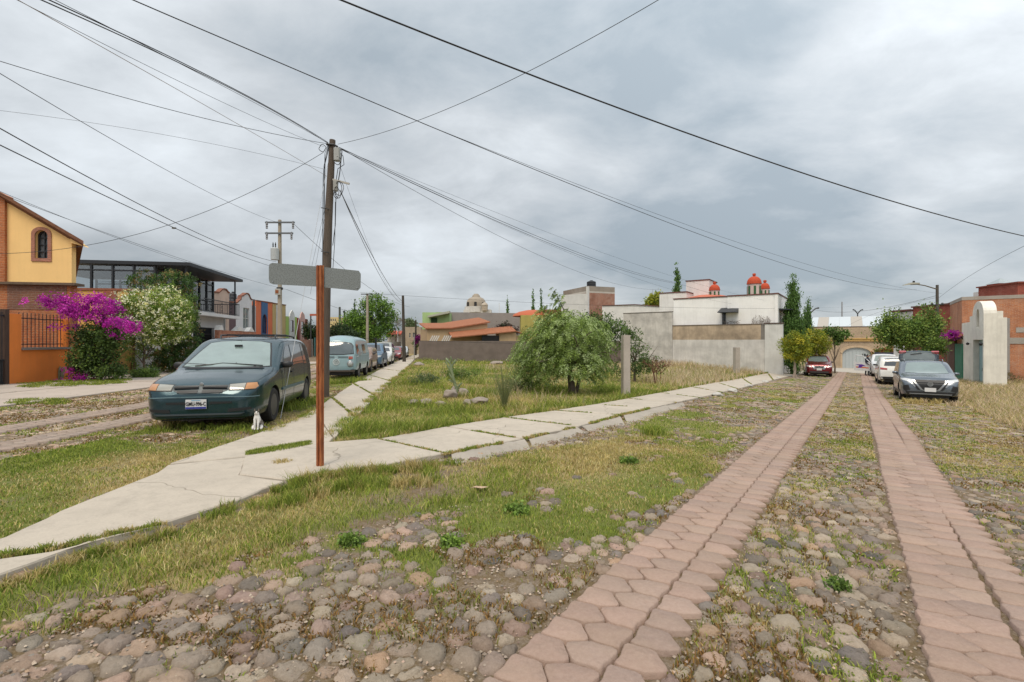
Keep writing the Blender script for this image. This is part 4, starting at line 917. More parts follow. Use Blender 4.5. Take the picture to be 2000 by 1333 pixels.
    t = tree('orange_hedge', 'yellow and orange climbing shrub on the block wall above the white gate', 1730, 50, [(1722, 688, 14, 5), (1735, 686, 12, 5), (1712, 694, 7, 6)], 1600, .2, [(.28, .2, .03), (.3, .1, .04), (.12, .16, .03)], 33, clump=.2)
    t = tree('distant_bougainvillea', 'small magenta bougainvillea beside the turquoise arched wall', 1850, 30.5, [(1851, 654, 8, 6), (1846, 657, 5, 4)], 900, .12, [(.42, .02, .33), (.33, .015, .28)], 34, clump=.12, r0=.05)
    t = tree('distant_magenta_bush', 'magenta flowering bush at the far end of the side street', 822, 74, [(817, 663, 6, 9)], 700, .25, [(.3, .03, .22), (.2, .02, .16)], 35, clump=.2, r0=.05)
right_plants()
# ------------------------------------------------------------ buildings
def ploop(mb, loops, a, b):
    """solid from outline + hole loops in (x,z), between y=a and y=b"""
    tri = geometry.tessellate_polygon([[Vector((p[0], p[1], 0)) for p in L] for L in loops]); fl = [p for L in loops for p in L]; n = len(fl)
    vs = [(p[0], a, p[1]) for p in fl] + [(p[0], b, p[1]) for p in fl]; fs = [tuple(t) for t in tri] + [tuple(i + n for i in reversed(t)) for t in tri]
    o = 0
    for L in loops:
        m = len(L); fs += [(o + i, o + (i + 1) % m, o + (i + 1) % m + n, o + i + n) for i in range(m)]; o += m
    return mb.add(vs, fs)
def rect(x0, x1, z0, z1): return [(x0, z0), (x1, z0), (x1, z1), (x0, z1)]
def arch(x0, x1, z0, z1, n=12, rise=None):
    r = (x1 - x0) / 2; rise = rise or r; c = (x0 + x1) / 2; zs = z1 - rise
    return [(x0, z0), (x1, z0)] + [(c + r * math.cos(math.pi * i / n), zs + rise * math.sin(math.pi * i / n)) for i in range(n + 1)]
def inset(L, d):
    c = (sum(p[0] for p in L) / len(L), sum(p[1] for p in L) / len(L)); xs = [p[0] for p in L]; zs = [p[1] for p in L]; w = max(xs) - min(xs); h = max(zs) - min(zs)
    cx, cz = (max(xs) + min(xs)) / 2, (max(zs) + min(zs)) / 2
    return [(cx + (p[0] - cx) * (1 - 2 * d / w), cz + (p[1] - cz) * (1 - 2 * d / h)) for p in L]
class Wall:
    def __init__(s, name, label, cat, A, B, zb=None, group=None):
        s.A = Vector((A[0], A[1])); s.B = Vector((B[0], B[1])); s.d = (s.B - s.A); s.L = s.d.length; s.d.normalize()
        s.zb = min(gh(*A), gh(*B)) - .05 if zb is None else zb
        s.t = thing(name, label, cat, (A[0], A[1], s.zb), math.atan2(s.d.y, s.d.x), group)
    def u(s, px, py=666.5, off=0.):
        t = (px - 1000) / F; n = Vector((-s.d.y, s.d.x)); A = s.A + n * off
        # ray (t*y, y); solve (t*y,y) = A + d*u
        y = (n.x * A.x + n.y * A.y) / (n.x * t + n.y); p = Vector((t * y, y)); return ((p - A).dot(s.d), CAMZ - (py - 666.5) / F * y - s.zb)
    def r(s, p0, p1, off=0.):
        a, b = s.u(*p0, off), s.u(*p1, off); return rect(min(a[0], b[0]), max(a[0], b[0]), min(a[1], b[1]), max(a[1], b[1]))
    def poly(s, pts, off=0.): return [s.u(*p, off) for p in pts]
    def slab(s, name, mat, loops, a=0., b=.2, core=None, parent=None, **k):
        mb = MB(); ploop(mb, loops, a, b)
        if core: x0, x1, z0, z1, y1 = core; mb.box(x0, x1, b, y1, z0, z1)
        return mb.build(name, mat, parent or s.t, **k)
    def block(s, name, mat, x0, x1, z0, z1, y0=0., y1=6., parent=None, **k): return MB().box(x0, x1, y0, y1, z0, z1).build(name, mat, parent or s.t, **k)
    def window(s, L, fm, gm, y=.10, fw=.05, nx=1, nz=1, trim=None, name='window', trimw=.1):
        xs = [p[0] for p in L]; zs = [p[1] for p in L]; x0, x1, z0, z1 = min(xs), max(xs), min(zs), max(zs); mb = MB(); ploop(mb, [L, inset(L, fw)], y - .03, y + .03)
        for i in range(1, nx): x = x0 + (x1 - x0) * i / nx; mb.box(x - .02, x + .02, y - .025, y + .02, z0 + .02, z1 - .03)
        for i in range(1, nz): z = z0 + (z1 - z0) * i / nz; mb.box(x0 + .02, x1 - .02, y - .022, y + .018, z - .02, z + .02)
        w = mb.build(name, fm, s.t); MB_ = MB(); ploop(MB_, [inset(L, fw * .5)], y + .035, y + .05); MB_.build('pane', gm, w)
        if trim:
            mb = MB(); ploop(mb, [inset(L, -trimw), L], -.035, .02); mb.build('trim', trim, w)
        return w
def pt(px, d): return (X(px, d), d)
def fl(px, off=0.):
    d = -(14.9 + off) / ((px - 1000) / F + .167); return (X(px, d), d)
def perpL(p, s): return (p[0] + s * .9863, p[1] + s * .1647)
GLASS = glassy(); GLASSL = glassy((.16, .19, .2), .12); BRK = brick(); BRKR = brick((.34, .07, .04), (.22, .045, .03), (.36, .2, .15)); BLK = flat((.022, .025, .03), .5, .2)
DARKWOOD = woodm((.06, .035, .025))
# yellow gabled house with brick side wall
B_ = fl(140); A_ = perpL(B_, -6.)
w = Wall('yellow_house', 'yellow gabled house with arched window over a rough red brick wall', 'house', A_, B_)
x0 = w.u(0)[0] - .5; xm = w.u(14)[0]; x1 = w.L; zl = w.u(80, 558)[1]; zt0 = w.u(14, 388)[1]; zt1 = w.u(140, 462)[1]; sl_ = (zt1 - zt0) / (x1 - xm)
yel = plaster((.90, .59, .24), .12, streak=True)
win = arch(w.u(69)[0], w.u(94)[0], w.u(80, 505)[1], w.u(80, 450)[1])
ow_ = [(xm, zl), (x1, zl), (x1, zt1), (xm, zt0)]
w.slab('wall', yel, [ow_, win], 0, .25); MB().prism([(xm, .25), (x1 - .12, .25), (x1 - 1.95, 2.3), (xm, 2.3)], 'z', zl, zt1 - .25).build('upper_core', yel, w.t)
BRKL = brick((.50, .16, .05), (.32, .09, .035), (.44, .27, .16), .27, .10, ms=.018); w.slab('brick_wall', BRKL, [[(x0, 0), (x1 + .02, 0), (x1 + .02, zl), (xm, zl), (xm, zt0 + .1), (x0, zt0 - sl_ * (xm - x0) + .0)]], -.12, .3); MB().prism([(x0, .3), (x1 - .05, .3), (x1 - 3.9, 4.5), (x0, 4.5)], 'z', 0, zl - .02).build('brick_core', BRKL, w.t)
w.window(win, BLK, glassy((.1, .11, .12), .2), y=.16, nx=2, nz=4, trim=brick((.42, .18, .12), (.36, .15, .1), (.3, .2, .15)), trimw=.13)
mb = MB(); ex = x1 + .62; ez = zt1 + sl_ * .62; zx0 = zt0 - sl_ * (xm - x0)
ra = [(x0, -.3, zx0), (ex, -.3, ez), (ex - 3.4, 4.6, ez - sl_ * 3.4 - 3.0), (x0, 4.6, zx0 - 3.0)]
mb.add([(x_, y_, z_ + .02) for x_, y_, z_ in ra] + [(x_, y_, z_ + .16) for x_, y_, z_ in ra], [(0, 3, 2, 1), (4, 5, 6, 7), (0, 1, 5, 4), (1, 2, 6, 5), (2, 3, 7, 6), (3, 0, 4, 7)]); mb.build('roof', flat((.17, .075, .04), .9, var=.5, bump=.5), w.t)
MB().prism([(x1 + .01, zt1 - .28), (ex - .12, ez - .03), (x1 + .01, zt1 - .02)], 'y', -.1, .24).build('eave', yel, w.t)
MB().box(x0, x1 + .3, -.3, .28, zl + .0, zl + .10).build('ledge', flat((.13, .09, .06), .95, var=.6, bump=.6), w.t)
MB().box(xm + .1, x1 - .1, -.135, -.121, zl - 1.0, zl - .02).build('weathered_band', brick((.26, .11, .06), (.16, .07, .05), (.30, .22, .17), .27, .10, ms=.018), w.t)
# orange garden wall with bars (on the street line)
A_, B_ = fl(18), fl(141)
w = Wall('orange_garden_wall', 'orange plastered garden wall topped by a black iron fence of bars', 'wall', A_, B_)
org = plaster((.82, .24, .045), .2)
xp = w.u(42)[0]; zs = w.u(60, 684)[1]; zt = w.u(24, 613)[1]
MB().box(0, xp, 0, .35, 0, zt).build('pillar', org, w.t, bevel=.01); MB().box(xp, w.L, .05, .3, 0, zs).build('wall', org, w.t)
MB().box(w.L - .28, w.L, .04, .31, zs, zt - .1).build('end_pillar', org, w.t); MB().box(xp + .01, w.L + .1, -.03, .38, zs + .002, zs + .09).build('sill', flat((.22, .2, .18), .8), w.t)
mb = MB(); n = 12
for i in range(n): x = xp + .12 + (w.L - .5 - xp) * i / (n - 1); mb.tube([(x, .17, zs + .08), (x, .17, zt + .02)], .014, 6); mb.lathe([(0, .07), (.018, .03), (.006, 0)], (x, .17, zt + .02), n=6)
for z in (zs + .2, zt - .15): mb.box(xp, w.L - .28, .155, .185, z, z + .03)
mb.build('iron_bars', BLK, w.t)
A2 = fl(-40)
g = Wall('iron_gate', 'black iron bar gate left of the orange wall at the picture edge', 'gate', A2, fl(17)); mb = MB(); n = 12
for i in range(n): x = .05 + (g.L - .15) * i / (n - 1); mb.tube([(x, 0, .05), (x, 0, 2.6)], .014, 6)
for z in (.1, .9, 2.45): mb.box(0, g.L - .05, -.02, .02, z, z + .05)
mb.build('bars', BLK, g.t); MB().box(0.1, g.L - .1, .03, .045, .12, .9).build('lower_panel', flat((.07, .07, .075), .6), g.t); MB().box(g.L - .2, g.L - .04, -.05, .12, 0, 2.7).build('post', DARKWOOD, g.t)
nh = Wall('neighbour_house', 'terracotta plastered house left of the black iron gate', 'house', (-16.2, 5.0), (-17.35, 13.4)); hs = [rect(1.2, 2.6, 1.0, 2.3), rect(4.6, 6.0, 1.0, 2.3)]
nh.slab('wall', plaster((.55, .30, .18), .3), [rect(0, nh.L, 0, 3.4)] + hs, 0, .25, core=(.01, nh.L - .01, 0, 3.38, 7)); [nh.window(h_, WHITE, GLASS) for h_ in hs]; MB().box(-.1, nh.L + .1, -.1, 7, 3.4, 3.55).build('coping', flat((.25, .09, .05), .9, var=.4), nh.t)
# black framed glass house
Bc = fl(331, 1.15); Ac = perpL(Bc, -9)
w = Wall('glass_storey_house', 'house with black framed glass upper storey, balcony and white ground floor', 'house', Bc, fl(437, 1.15), zb=gh(*Bc))
L = w.L; fz = 3.35; rz_ = 6.2
gar = rect(w.u(377)[0], w.u(418)[0], 0, w.u(400, 640)[1])
wht = plaster((.62, .62, .62), .2)
w.slab('ground_floor_wall', wht, [rect(0, L, 0, fz), gar], 0, .3, core=(0.01, L - .01, 0, fz - .01, 8.9))
gt = MB(); gx0, gx1, gz1 = gar[0][0], gar[1][0], gar[2][1]
for i in range(26): x = gx0 + (gx1 - gx0) * (i + .5) / 26; gt.box(x - .018, x + .018, .14, .18, 0, gz1)
for z in (.05, 1.0, gz1 - .5, gz1 - .08): gt.box(gx0, gx1, .13, .19, z, z + .06)
gd = gt.build('garage_gate', BLK, w.t); MB().box(gx0, gx1, .2, .24, 0, gz1).build('panel', flat((.05, .045, .05), .7), gd)
MB().box(-.1, L + .5, -1.0, 8.9, fz, fz + .22).build('balcony_slab', wht, w.t)
mb = MB(); 
for i in range(34): x = L * .3 + (L * .7 + .45) * i / 33; mb.tube([(x, -.95, fz + .2), (x, -.95, fz + 1.15)], .011, 5)
mb.box(L * .3, L + .45, -.975, -.925, fz + 1.12, fz + 1.17); mb.box(L * .3, L + .45, -.97, -.93, fz + .3, fz + .33)
for i in range(12): y = -.95 + 1.9 * i / 11; mb.tube([(L + .43, y, fz + .2), (L + .43, y, fz + 1.15)], .011, 5)
mb.box(L + .41, L + .45, -.95, .95, fz + 1.12, fz + 1.17)
for k in range(3):
    xx = L * (.45 + .2 * k)
    for s_ in (-1, 1):
        for m in range(3): mb.tube([(xx + s_ * .02, -.95, fz + .35 + m * .27), (xx + s_ * .1, -.95, fz + .43 + m * .27), (xx + s_ * .02, -.95, fz + .54 + m * .27)], .013, 5)
mb.build('balcony_railing', BLK, w.t)
# upper storey: posts, glazing, roof
MB().box(-.25, L + .35, -1.25, 9.2, rz_ + .06, rz_ + .26).build('roof', BLK, w.t)
MB().box(-.2, L, .6, 8.8, fz + .22, fz + .5).build('upper_base', wht, w.t)
gw = rz_ - fz - .5
CLEAR = clearglass()
def glaze(name, x0, x1, y, n, axis):
    mb = MB(); pn = MB()
    for i in range(n + 1):
        q = x0 + (x1 - x0) * i / n
        if axis == 'x': mb.box(q - .05, q + .05, y - .06, y + .06, fz + .5, rz_)
        else: mb.box(y - .06, y + .06, q - .05, q + .05, fz + .5, rz_)
    for z in (fz + .5, fz + 1.25, rz_ - .35):
        if axis == 'x': mb.box(x0, x1, y - .04, y + .04, z, z + .08)
        else: mb.box(y - .04, y + .04, x0, x1, z, z + .08)
    f = mb.build(name, BLK, w.t)
    if axis == 'x': pn.box(x0, x1, y + .01, y + .03, fz + .55, rz_ - .05)
    else: pn.box(y + .01, y + .03, x0, x1, fz + .55, rz_ - .05)
    pn.build('pane', CLEAR, f)
glaze('window', 0, L, .75, 7, 'x'); glaze('window', .75, 8.7, -.12, 7, 'y'); glaze('window', .75, 8.7, L - .05, 5, 'y')
for xx in (.1, L - .15): MB().tube([(xx, -.86, fz + .2), (xx, -.86, rz_)], .06, 6).build('roof_post', BLK, w.t)
# yellow lower side wall facing the camera with brick pilaster
Bq = fl(322, .3); w2 = Wall('yellow_side_wall', 'orange yellow boundary wall with a brick pilaster beneath the glass storey', 'wall', perpL(Bq, -10), Bq)
zt = w2.u(220, 568)[1]; MB().box(0, w2.L, 0, .2, 0, zt).build('wall', plaster((.66, .36, .10), .25), w2.t); MB().box(0, w2.L + .05, -.06, .26, zt, zt + .12).build('coping', flat((.25, .09, .05), .9, var=.4), w2.t)
pxa, pxb = w2.u(203)[0], w2.u(228)[0]; MB().box(pxa, pxb, -.05, 0, 1, zt - .02).build('pilaster', brick((.36, .1, .05), (.3, .08, .05), (.3, .2, .15), .2, .08), w2.t)
w3 = Wall('downpipe_wall', 'yellow wall corner with maroon downpipe beside the white flowering tree', 'wall', fl(222, .4), fl(258, .4)); MB().box(0, w3.L, 0, .2, 0, 3.1).build('wall', plaster((.62, .36, .12), .25), w3.t)
MB().tube([(w3.L - .05, -.1, 0), (w3.L - .05, -.1, 3.1)], .06, 8).tube([(w3.L - .05, -.1, 0), (w3.L - .05, -.1, .55)], .11, 8).build('downpipe', flat((.13, .03, .03), .5), w3.t)
w4 = Wall('white_garage_wall', 'pale plastered wall glimpsed behind the white flowering tree trunk', 'wall', fl(259, .5), fl(334, .5)); MB().box(0, w4.L, 0, .2, 0, 3.0).build('wall', plaster((.55, .54, .52), .3), w4.t)
# ---- coloured row of the side street
OFF = 3.6
def rowhouse(label, px0, px1, mat, top, holes=(), depth=7, name='row_house'):
    w = Wall(name, label, 'house', fl(px0, OFF), fl(px1, OFF)); up = w.poly(top); ow = [(0, 0), (w.L, 0)] + up[::-1]
    ow[2] = (w.L, ow[2][1]); ow[-1] = (0, ow[-1][1]); zc = min(p[1] for p in up) - .05
    w.slab('wall', mat, [ow] + [h for h in holes_of(w, holes)], 0, .25, core=(0.005, w.L - .005, 0, zc, depth)); return w, up
def holes_of(w, hs):
    out = []
    for k, px0, px1, py0, py1 in hs:
        a = w.u(px0, py1); b = w.u(px1, py0); out.append(arch(a[0], b[0], a[1], b[1]) if k == 'a' else rect(a[0], b[0], a[1], b[1]))
    return out
def cop(w, up, mat, t=.12): 
    mb = MB()
    for a, b in zip(up[:-1], up[1:]):
        dx, dz = b[0] - a[0], b[1] - a[1]; L = math.hypot(dx, dz) + 1e-6; nx, nz = -dz / L * t, dx / L * t
        mb.prism([(a[0], a[1] + .003), (b[0], b[1] + .003), (b[0] + nx, b[1] + nz), (a[0] + nx, a[1] + nz)], 'y', -.08, .3)
    mb.build('coping', mat, w.t)
CAP = flat((.20, .08, .05), .9, var=.4)
w, up = rowhouse('beige house with small curved gable beside the balcony', 404, 447.5, plaster((.56, .42, .34), .3), [(404, 570), (427, 573), (430, 570), (433, 567), (437, 566), (441, 567), (444, 571), (447.5, 574)], [('r', 434, 442, 615, 650)]); cop(w, up, CAP)
w.window(holes_of(w, [('r', 434, 442, 615, 650)])[0], WHITE, GLASS)
w, up = rowhouse('dull purple rendered house section under the black water tank', 447.8, 460.5, plaster((.13, .08, .09), .3), [(447.8, 591), (460.5, 593)]); cop(w, up, CAP)
def tank(px0, px1, py0, py1, d, label):
    x = X((px0 + px1) / 2, d); r_ = (px1 - px0) / 2 / F * d; z0 = Z(py1, d); h = (py1 - py0) / F * d; t = thing('water_tank', label, 'water tank', (x, d, z0))
    m = flat((.02, .022, .027), .45); mb = MB(); mb.lathe([(0, 0), (r_, 0), (r_, h * .28), (r_ * .94, h * .31), (r_, h * .34), (r_, h * .58), (r_ * .94, h * .61), (r_, h * .64), (r_ * .98, h * .76), (r_ * .6, h * .88), (0, h * .89)], n=20); mb.build('body', m, t, True)
    MB().lathe([(r_ * .34, h * .87), (r_ * .36, h * .98), (r_ * .2, h), (0, h)], n=16).build('lid', m, t, True); return t
tank(448.5, 461.5, 570, 592, fl(455, OFF + 1)[1], 'black plastic water tank on the roof of the purple house')
w, up = rowhouse('white house with stepped curved gable and tall window', 460.8, 492, plaster((.66, .66, .67), .2), [(460.8, 593), (463, 592), (466, 589), (470, 586), (471, 580), (474, 579), (477, 577), (480, 574.5), (483.5, 575), (486, 577.5), (488, 583), (490, 586), (492, 587)], [('r', 475, 487, 603, 642)]); cop(w, up, CAP)
w.window(holes_of(w, [('r', 475, 487, 603, 642)])[0], WHITE, GLASSL, nx=2, nz=2)
w, up = rowhouse('narrow white house section between black downpipe and orange house', 492.3, 499.6, plaster((.6, .6, .6), .3), [(492.3, 597), (499.6, 598.5)])
MB().box(.05, .35, -.18, -.02, 0, w.u(493, 585)[1]).build('downpipe', flat((.08, .07, .07), .6), w.t)
ORG2 = plaster((.66, .17, .07), .25)
w, up = rowhouse('orange house with a tall blue panel and dark blue arched door', 500, 532, ORG2, [(500, 588), (532, 592.5)], [('a', 511.2, 521.3, 615, 652)]); cop(w, up, CAP, .1)
bp0, bp1 = w.u(510)[0], w.u(522.5)[0]; zt = w.u(516, 591)[1]; hb = holes_of(w, [('a', 511.2, 521.3, 615, 652)])[0]
mb = MB(); ploop(mb, [rect(bp0, bp1, 0, zt)[:1] + rect(bp0, bp1, 0, zt)[1:], [(p[0], max(p[1], .05)) for p in hb]], -.04, -.002); mb.build('blue_panel', plaster((.05, .13, .27), .2), w.t)
w.window(hb, flat((.02, .04, .10), .5), flat((.015, .03, .08), .5), y=.1, fw=.12, nx=2, name='door')
w, up = rowhouse('mustard house with a narrow white strip beside the concrete pole', 532.3, 558, plaster((.50, .37, .16), .25), [(532.3, 593), (558, 597)]); cop(w, up, CAP, .1)
MB().box(w.u(539)[0], w.u(544)[0], -.05, -.002, 0, w.u(541, 596)[1]).build('white_strip', WHITE, w.t)
w, up = rowhouse('lime green house with a white gabled window bay', 558.5, 580, plaster((.36, .50, .12), .25), [(558.5, 618), (580, 620)])
MBg = [(w.u(564)[0], 0), (w.u(574)[0], 0)] + w.poly([(574, 618), (573, 613), (571, 609), (569, 606), (567, 609), (565, 613), (564, 618)]); hh = rect(w.u(566.3)[0], w.u(572)[0], w.u(569, 649)[1], w.u(569, 626)[1])
mb = MB(); ploop(mb, [MBg, hh], -.12, -.003); mb.build('window_bay', WHITE, w.t); w.window(hh, flat((.2, .1, .08), .7), GLASS, y=-.05)
w, up = rowhouse('maroon house with a pink gabled window bay', 581.5, 601, plaster((.23, .035, .03), .25), [(581.5, 621), (601, 624)])
MBg = [(w.u(585)[0], 0), (w.u(594)[0], 0)] + w.poly([(594, 621), (593, 615), (591, 612), (589, 609.5), (587, 612), (586, 616), (585, 621)]); hh = rect(w.u(587)[0], w.u(592.2)[0], w.u(589, 655)[1], w.u(589, 628)[1])
mb = MB(); ploop(mb, [MBg, hh], -.12, -.003); mb.build('window_bay', plaster((.58, .36, .32), .25), w.t); w.window(hh, flat((.5, .3, .25), .7), GLASSL, y=-.05)
# low brick walls on the street line
w = Wall('brick_front_wall', 'low brick front wall with white peaked caps before the white house', 'wall', fl(427), fl(500)); zt = w.u(465, 647)[1]
MB().box(0, w.L, 0, .25, 0, zt).build('wall', BRK, w.t)
for a, b in ((427, 436), (459, 477), (484, 496)):
    x0, x1 = w.u(a)[0], w.u(b)[0]; c = (x0 + x1) / 2; MB().prism([(x0, zt + .003), (x1, zt + .003), (c + .1, zt + .35), (c - .1, zt + .35)], 'y', -.05, .3).build('cap', WHITE, w.t)
w = Wall('brick_wall', 'plain red brick wall with concrete column behind the parked dark minivan', 'wall', fl(560), fl(608)); zt = w.u(590, 664)[1]
MB().box(0, w.L, 0, .25, 0, zt).build('wall', brick((.40, .19, .12), (.3, .13, .08)), w.t); MB().box(w.L + .002, w.L + .6, -.05, .3, 0, zt + .1).build('column', concrete((.36, .31, .28), False), w.t)
w = Wall('teal_gate', 'teal metal gate right of the brick wall behind the sign post', 'gate', fl(614.5), fl(634)); MB().box(0, w.L, 0, .06, 0, 2.5).build('leaf', flat((.05, .17, .18), .6), w.t)
mb = MB(); [mb.box(w.L * i / 8 - .02, w.L * i / 8 + .02, -.03, -.002, .1, 2.4) for i in range(9)]; mb.build('ribs', flat((.04, .13, .14), .6), w.t)
w = Wall('dark_boundary_wall', 'dark brick boundary wall beyond the teal gate', 'wall', fl(635), fl(735)); MB().box(0, w.L, 0, .25, 0, 2.6).build('wall', brick((.3, .16, .1), (.22, .1, .07)), w.t)
# far end of the side street
def simplehouse(name, label, px0, px1, d, py, mat, depth=8, wins=(), slope=0., roofmat=None, cat='house'):
    A_ = pt(px0, d); B_ = (A_[0] + (X(px1, d) - A_[0]), d + slope); w = Wall(name, label, cat, A_, B_, zb=min(gh(*A_), gh(*B_)) - .5)
    zt = w.u((px0 + px1) / 2, py)[1]; hs = [w.r((a, b), (c, e_)) for a, b, c, e_ in wins]
    w.slab('wall', mat, [rect(0, w.L, 0, zt)] + hs, 0, .25, core=(0.01, w.L - .01, 0, zt - .02, depth))
    for h in hs: w.window(h, WHITE, GLASS)
    if roofmat: MB().box(-.15, w.L + .15, -.15, depth, zt, zt + .18).build('roof', roofmat, w.t)
    return w
simplehouse('far_yellow_building', 'far flat roofed yellow building with three small windows above the trees', 642, 664, 125, 620, plaster((.55, .44, .22), .2), wins=[(645.5, 623, 648, 628), (649.5, 623, 652, 628), (653.5, 623, 656, 628)])
w = simplehouse('far_white_house', 'far pale house with red awning at the end of the side street', 757, 788, 92, 646, plaster((.5, .47, .43), .3), wins=[(762, 668, 767, 680), (776, 668, 783, 684), (765, 651, 770, 658)])
a = w.r((758, 654), (786, 648)); MB().prism([(-1.2, a[0][1]), (0, a[2][1]), (0, a[2][1] + .12), (-1.2, a[0][1] + .12)], 'x', a[0][0], a[1][0]).build('awning', flat((.45, .08, .05), .8), w.t)
simplehouse('far_beige_house', 'far beige house right of the leaning dark pole', 790, 822, 84, 639, plaster((.42, .34, .25), .4), wins=[(799, 651, 802, 660), (806, 650, 812, 660)])
simplehouse('far_grey_house', 'low grey house behind the parked cars at the street end', 735, 760, 80, 668, plaster((.35, .33, .31), .4), wins=[(742, 674, 748, 684)])
# centre: brown wall, tiled roof house, grey block, green house, church
A_ = pt(818, 50); w = Wall('brown_boundary_wall', 'long dark brown boundary wall at the back of the empty lot', 'wall', A_, perpL(A_, 22)); zt = w.u(850, 666.5)[1]
MB().box(0, w.L, 0, .25, 0, zt).build('wall', plaster((.185, .145, .125), .45), w.t); MB().box(0.001, .25, .252, 16, 0, zt).build('side_wall', plaster((.185, .145, .125), .45), w.t)
TILE = None
def tilem():
    s = NT('clay_roof_tiles'); v = s.coord(); wv = s.n('ShaderNodeTexWave', {0: v, 'Scale': 3.2, 'Distortion': .4, 'Detail': 1.}); wv.bands_direction = 'X'
    n = s.noise(v, 5, 5, .6); return s.set(color=s.mix(n, (.36, .11, .045), (.52, .22, .11)), rough=.85, normal=s.bump(wv.outputs[1], 1., .06))
TILE = tilem(); TAN = plaster((.50, .35, .20), .25)
w = Wall('tiled_roof_house', 'tan house with sloping orange tiled roofs behind the brown wall', 'house', pt(833, 56), pt(1024, 60))
q = w.poly([(834, 643), (879, 643), (952, 632)]); MB().prism([(q[0][0], 0), (q[2][0], 0), q[2], q[1], q[0]], 'y', 0, 5).build('wall', TAN, w.t)
mb = MB(); a, b, c = w.poly([(831, 643.5), (880, 643), (956, 631)])
def roofstrip(mb, pts, y0, y1, rise, t=.14):
    for p, r_ in zip(pts[:-1], pts[1:]):
        mb.add([(p[0], y0, p[1] + .004), (r_[0], y0, r_[1] + .004), (r_[0], y1, r_[1] + rise), (p[0], y1, p[1] + rise), (p[0], y0, p[1] + t), (r_[0], y0, r_[1] + t), (r_[0], y1, r_[1] + rise + t), (p[0], y1, p[1] + rise + t)], [(0, 3, 2, 1), (4, 5, 6, 7), (0, 1, 5, 4), (1, 2, 6, 5), (2, 3, 7, 6), (3, 0, 4, 7)])
    return mb
roofstrip(mb, [a, b, c], -.3, 5, .75).build('roof', TILE, w.t)
q = w.poly([(878, 662), (968, 662), (968, 652), (998, 648.5), (1024, 657)]); x7 = w.u(968)[0]; MB().box(x7, w.u(1000)[0], -1.5, -.05, 0, w.u(990, 650)[1]).build('annexe_wall', TAN, w.t)
MB().box(w.u(1000)[0] + .01, w.L, -1.2, -.06, 0, w.u(1010, 656)[1]).build('annexe_wing', TAN, w.t)
mb = MB(); roofstrip(mb, w.poly([(876, 661), (998, 649)]), -1.9, -.02, .62, .12); roofstrip(mb, w.poly([(999, 649), (1026, 657)]), -1.6, -.05, .1, .12); mb.build('annexe_roof', TILE, w.t)
MB().box(w.u(935)[0], x7 - .01, -1.4, -1.3, .8, w.u(950, 656)[1]).build('painted_opening_shade', BLACK, w.t)  # shade of the opening put in as a flat black panel
mb = MB()
for px in list(range(834, 848, 4)) + list(range(857, 872, 4)):
    x = w.u(px)[0]; zz = w.u(850, 666)[1]; mb.cbox((x + .15, -2, zz + .25), (.1, .08, .75), Matrix.Rotation(.5, 3, 'Y'))
mb.build('pergola_slats', WHITE, w.t)
w = simplehouse('grey_block_house', 'large bare grey concrete block wall behind the tiled roof house', 852, 1017, 72, 611, concrete((.29, .255, .235), False, .6), slope=3, cat='house')
w = simplehouse('green_house', 'light green house with projecting roof slab at the left of the grey block wall', 825, 878, 70, 610.5, plaster((.36, .50, .22), .2), wins=[(832, 646, 836, 655)])
a = w.u(838, 620); b = w.u(880, 613); MB().prism([(a[0], a[1] - .1), (b[0], b[1] + .0), (b[0], b[1] + .3), (a[0], a[1] + .15)], 'y', -1.4, .1).build('roof_slab', plaster((.42, .42, .33), .2), w.t)
MB().box(w.u(842)[0], w.u(854)[0], -.06, -.005, w.u(850, 640)[1], w.u(850, 621)[1]).build('painted_porch_shade', flat((.03, .07, .025), .9), w.t)  # shade below the roof slab painted as a dark green panel
w = simplehouse('yellow_green_house', 'mustard green house with orange domed roof behind the feathery tree', 1017, 1112, 64, 616, plaster((.42, .36, .10), .3))
mb = MB(); c = w.u(1045, 616); mb.lathe([(3.0, 0), (2.8, .3), (2.1, .62), (1.0, .85), (0, .9)], (c[0], 3.3, c[1] + .003), n=24); mb.build('dome', flat((.44, .11, .045), .8, var=.3), w.t, True)
MB().box(w.u(1060)[0], w.u(1112)[0], -.2, 3, c[1] + .004, c[1] + .75).build('roof_tiles', TILE, w.t)
# church
d = 118; x = X(930, d); zb = gh(x, d); k = d / F; t = thing('domed_church', 'distant church with a big brown dome and small turret on white drum', 'church', (x, d, zb))
z0 = Z(611, d) - zb; z1 = Z(600, d) - zb; z2 = Z(580, d) - zb; r_ = 19 * k
hs = MB(); hs.box(-23 * k, 30 * k, -r_, r_, -.5, z0 + .6); hs.lathe([(22.5 * k, z0), (22.5 * k, z1)], n=16); hs.build('wall', plaster((.6, .58, .55), .3), t)
MB().lathe([(r_, z1 - .05), (r_, z1 + (z2 - z1) * .35), (r_ * .93, z1 + (z2 - z1) * .6), (r_ * .75, z1 + (z2 - z1) * .82), (r_ * .42, z1 + (z2 - z1) * .97), (r_ * .4, z2 + .2), (r_ * .2, z2 + .7), (0, z2 + .75)], n=28).build('dome', concrete((.34, .29, .23), False, .6), t, True)
for a in (-90, -40, -140): 
    q = R(a); c = (math.cos(q) * (r_ + .02), math.sin(q) * (r_ + .02)); mb = MB(); m = Matrix.Rotation(q + math.pi / 2, 3, 'Z'); mb.cbox((c[0], c[1], z1 + .55), (.6, .25, 1.0), m); mb.build('window', BLACK, t)
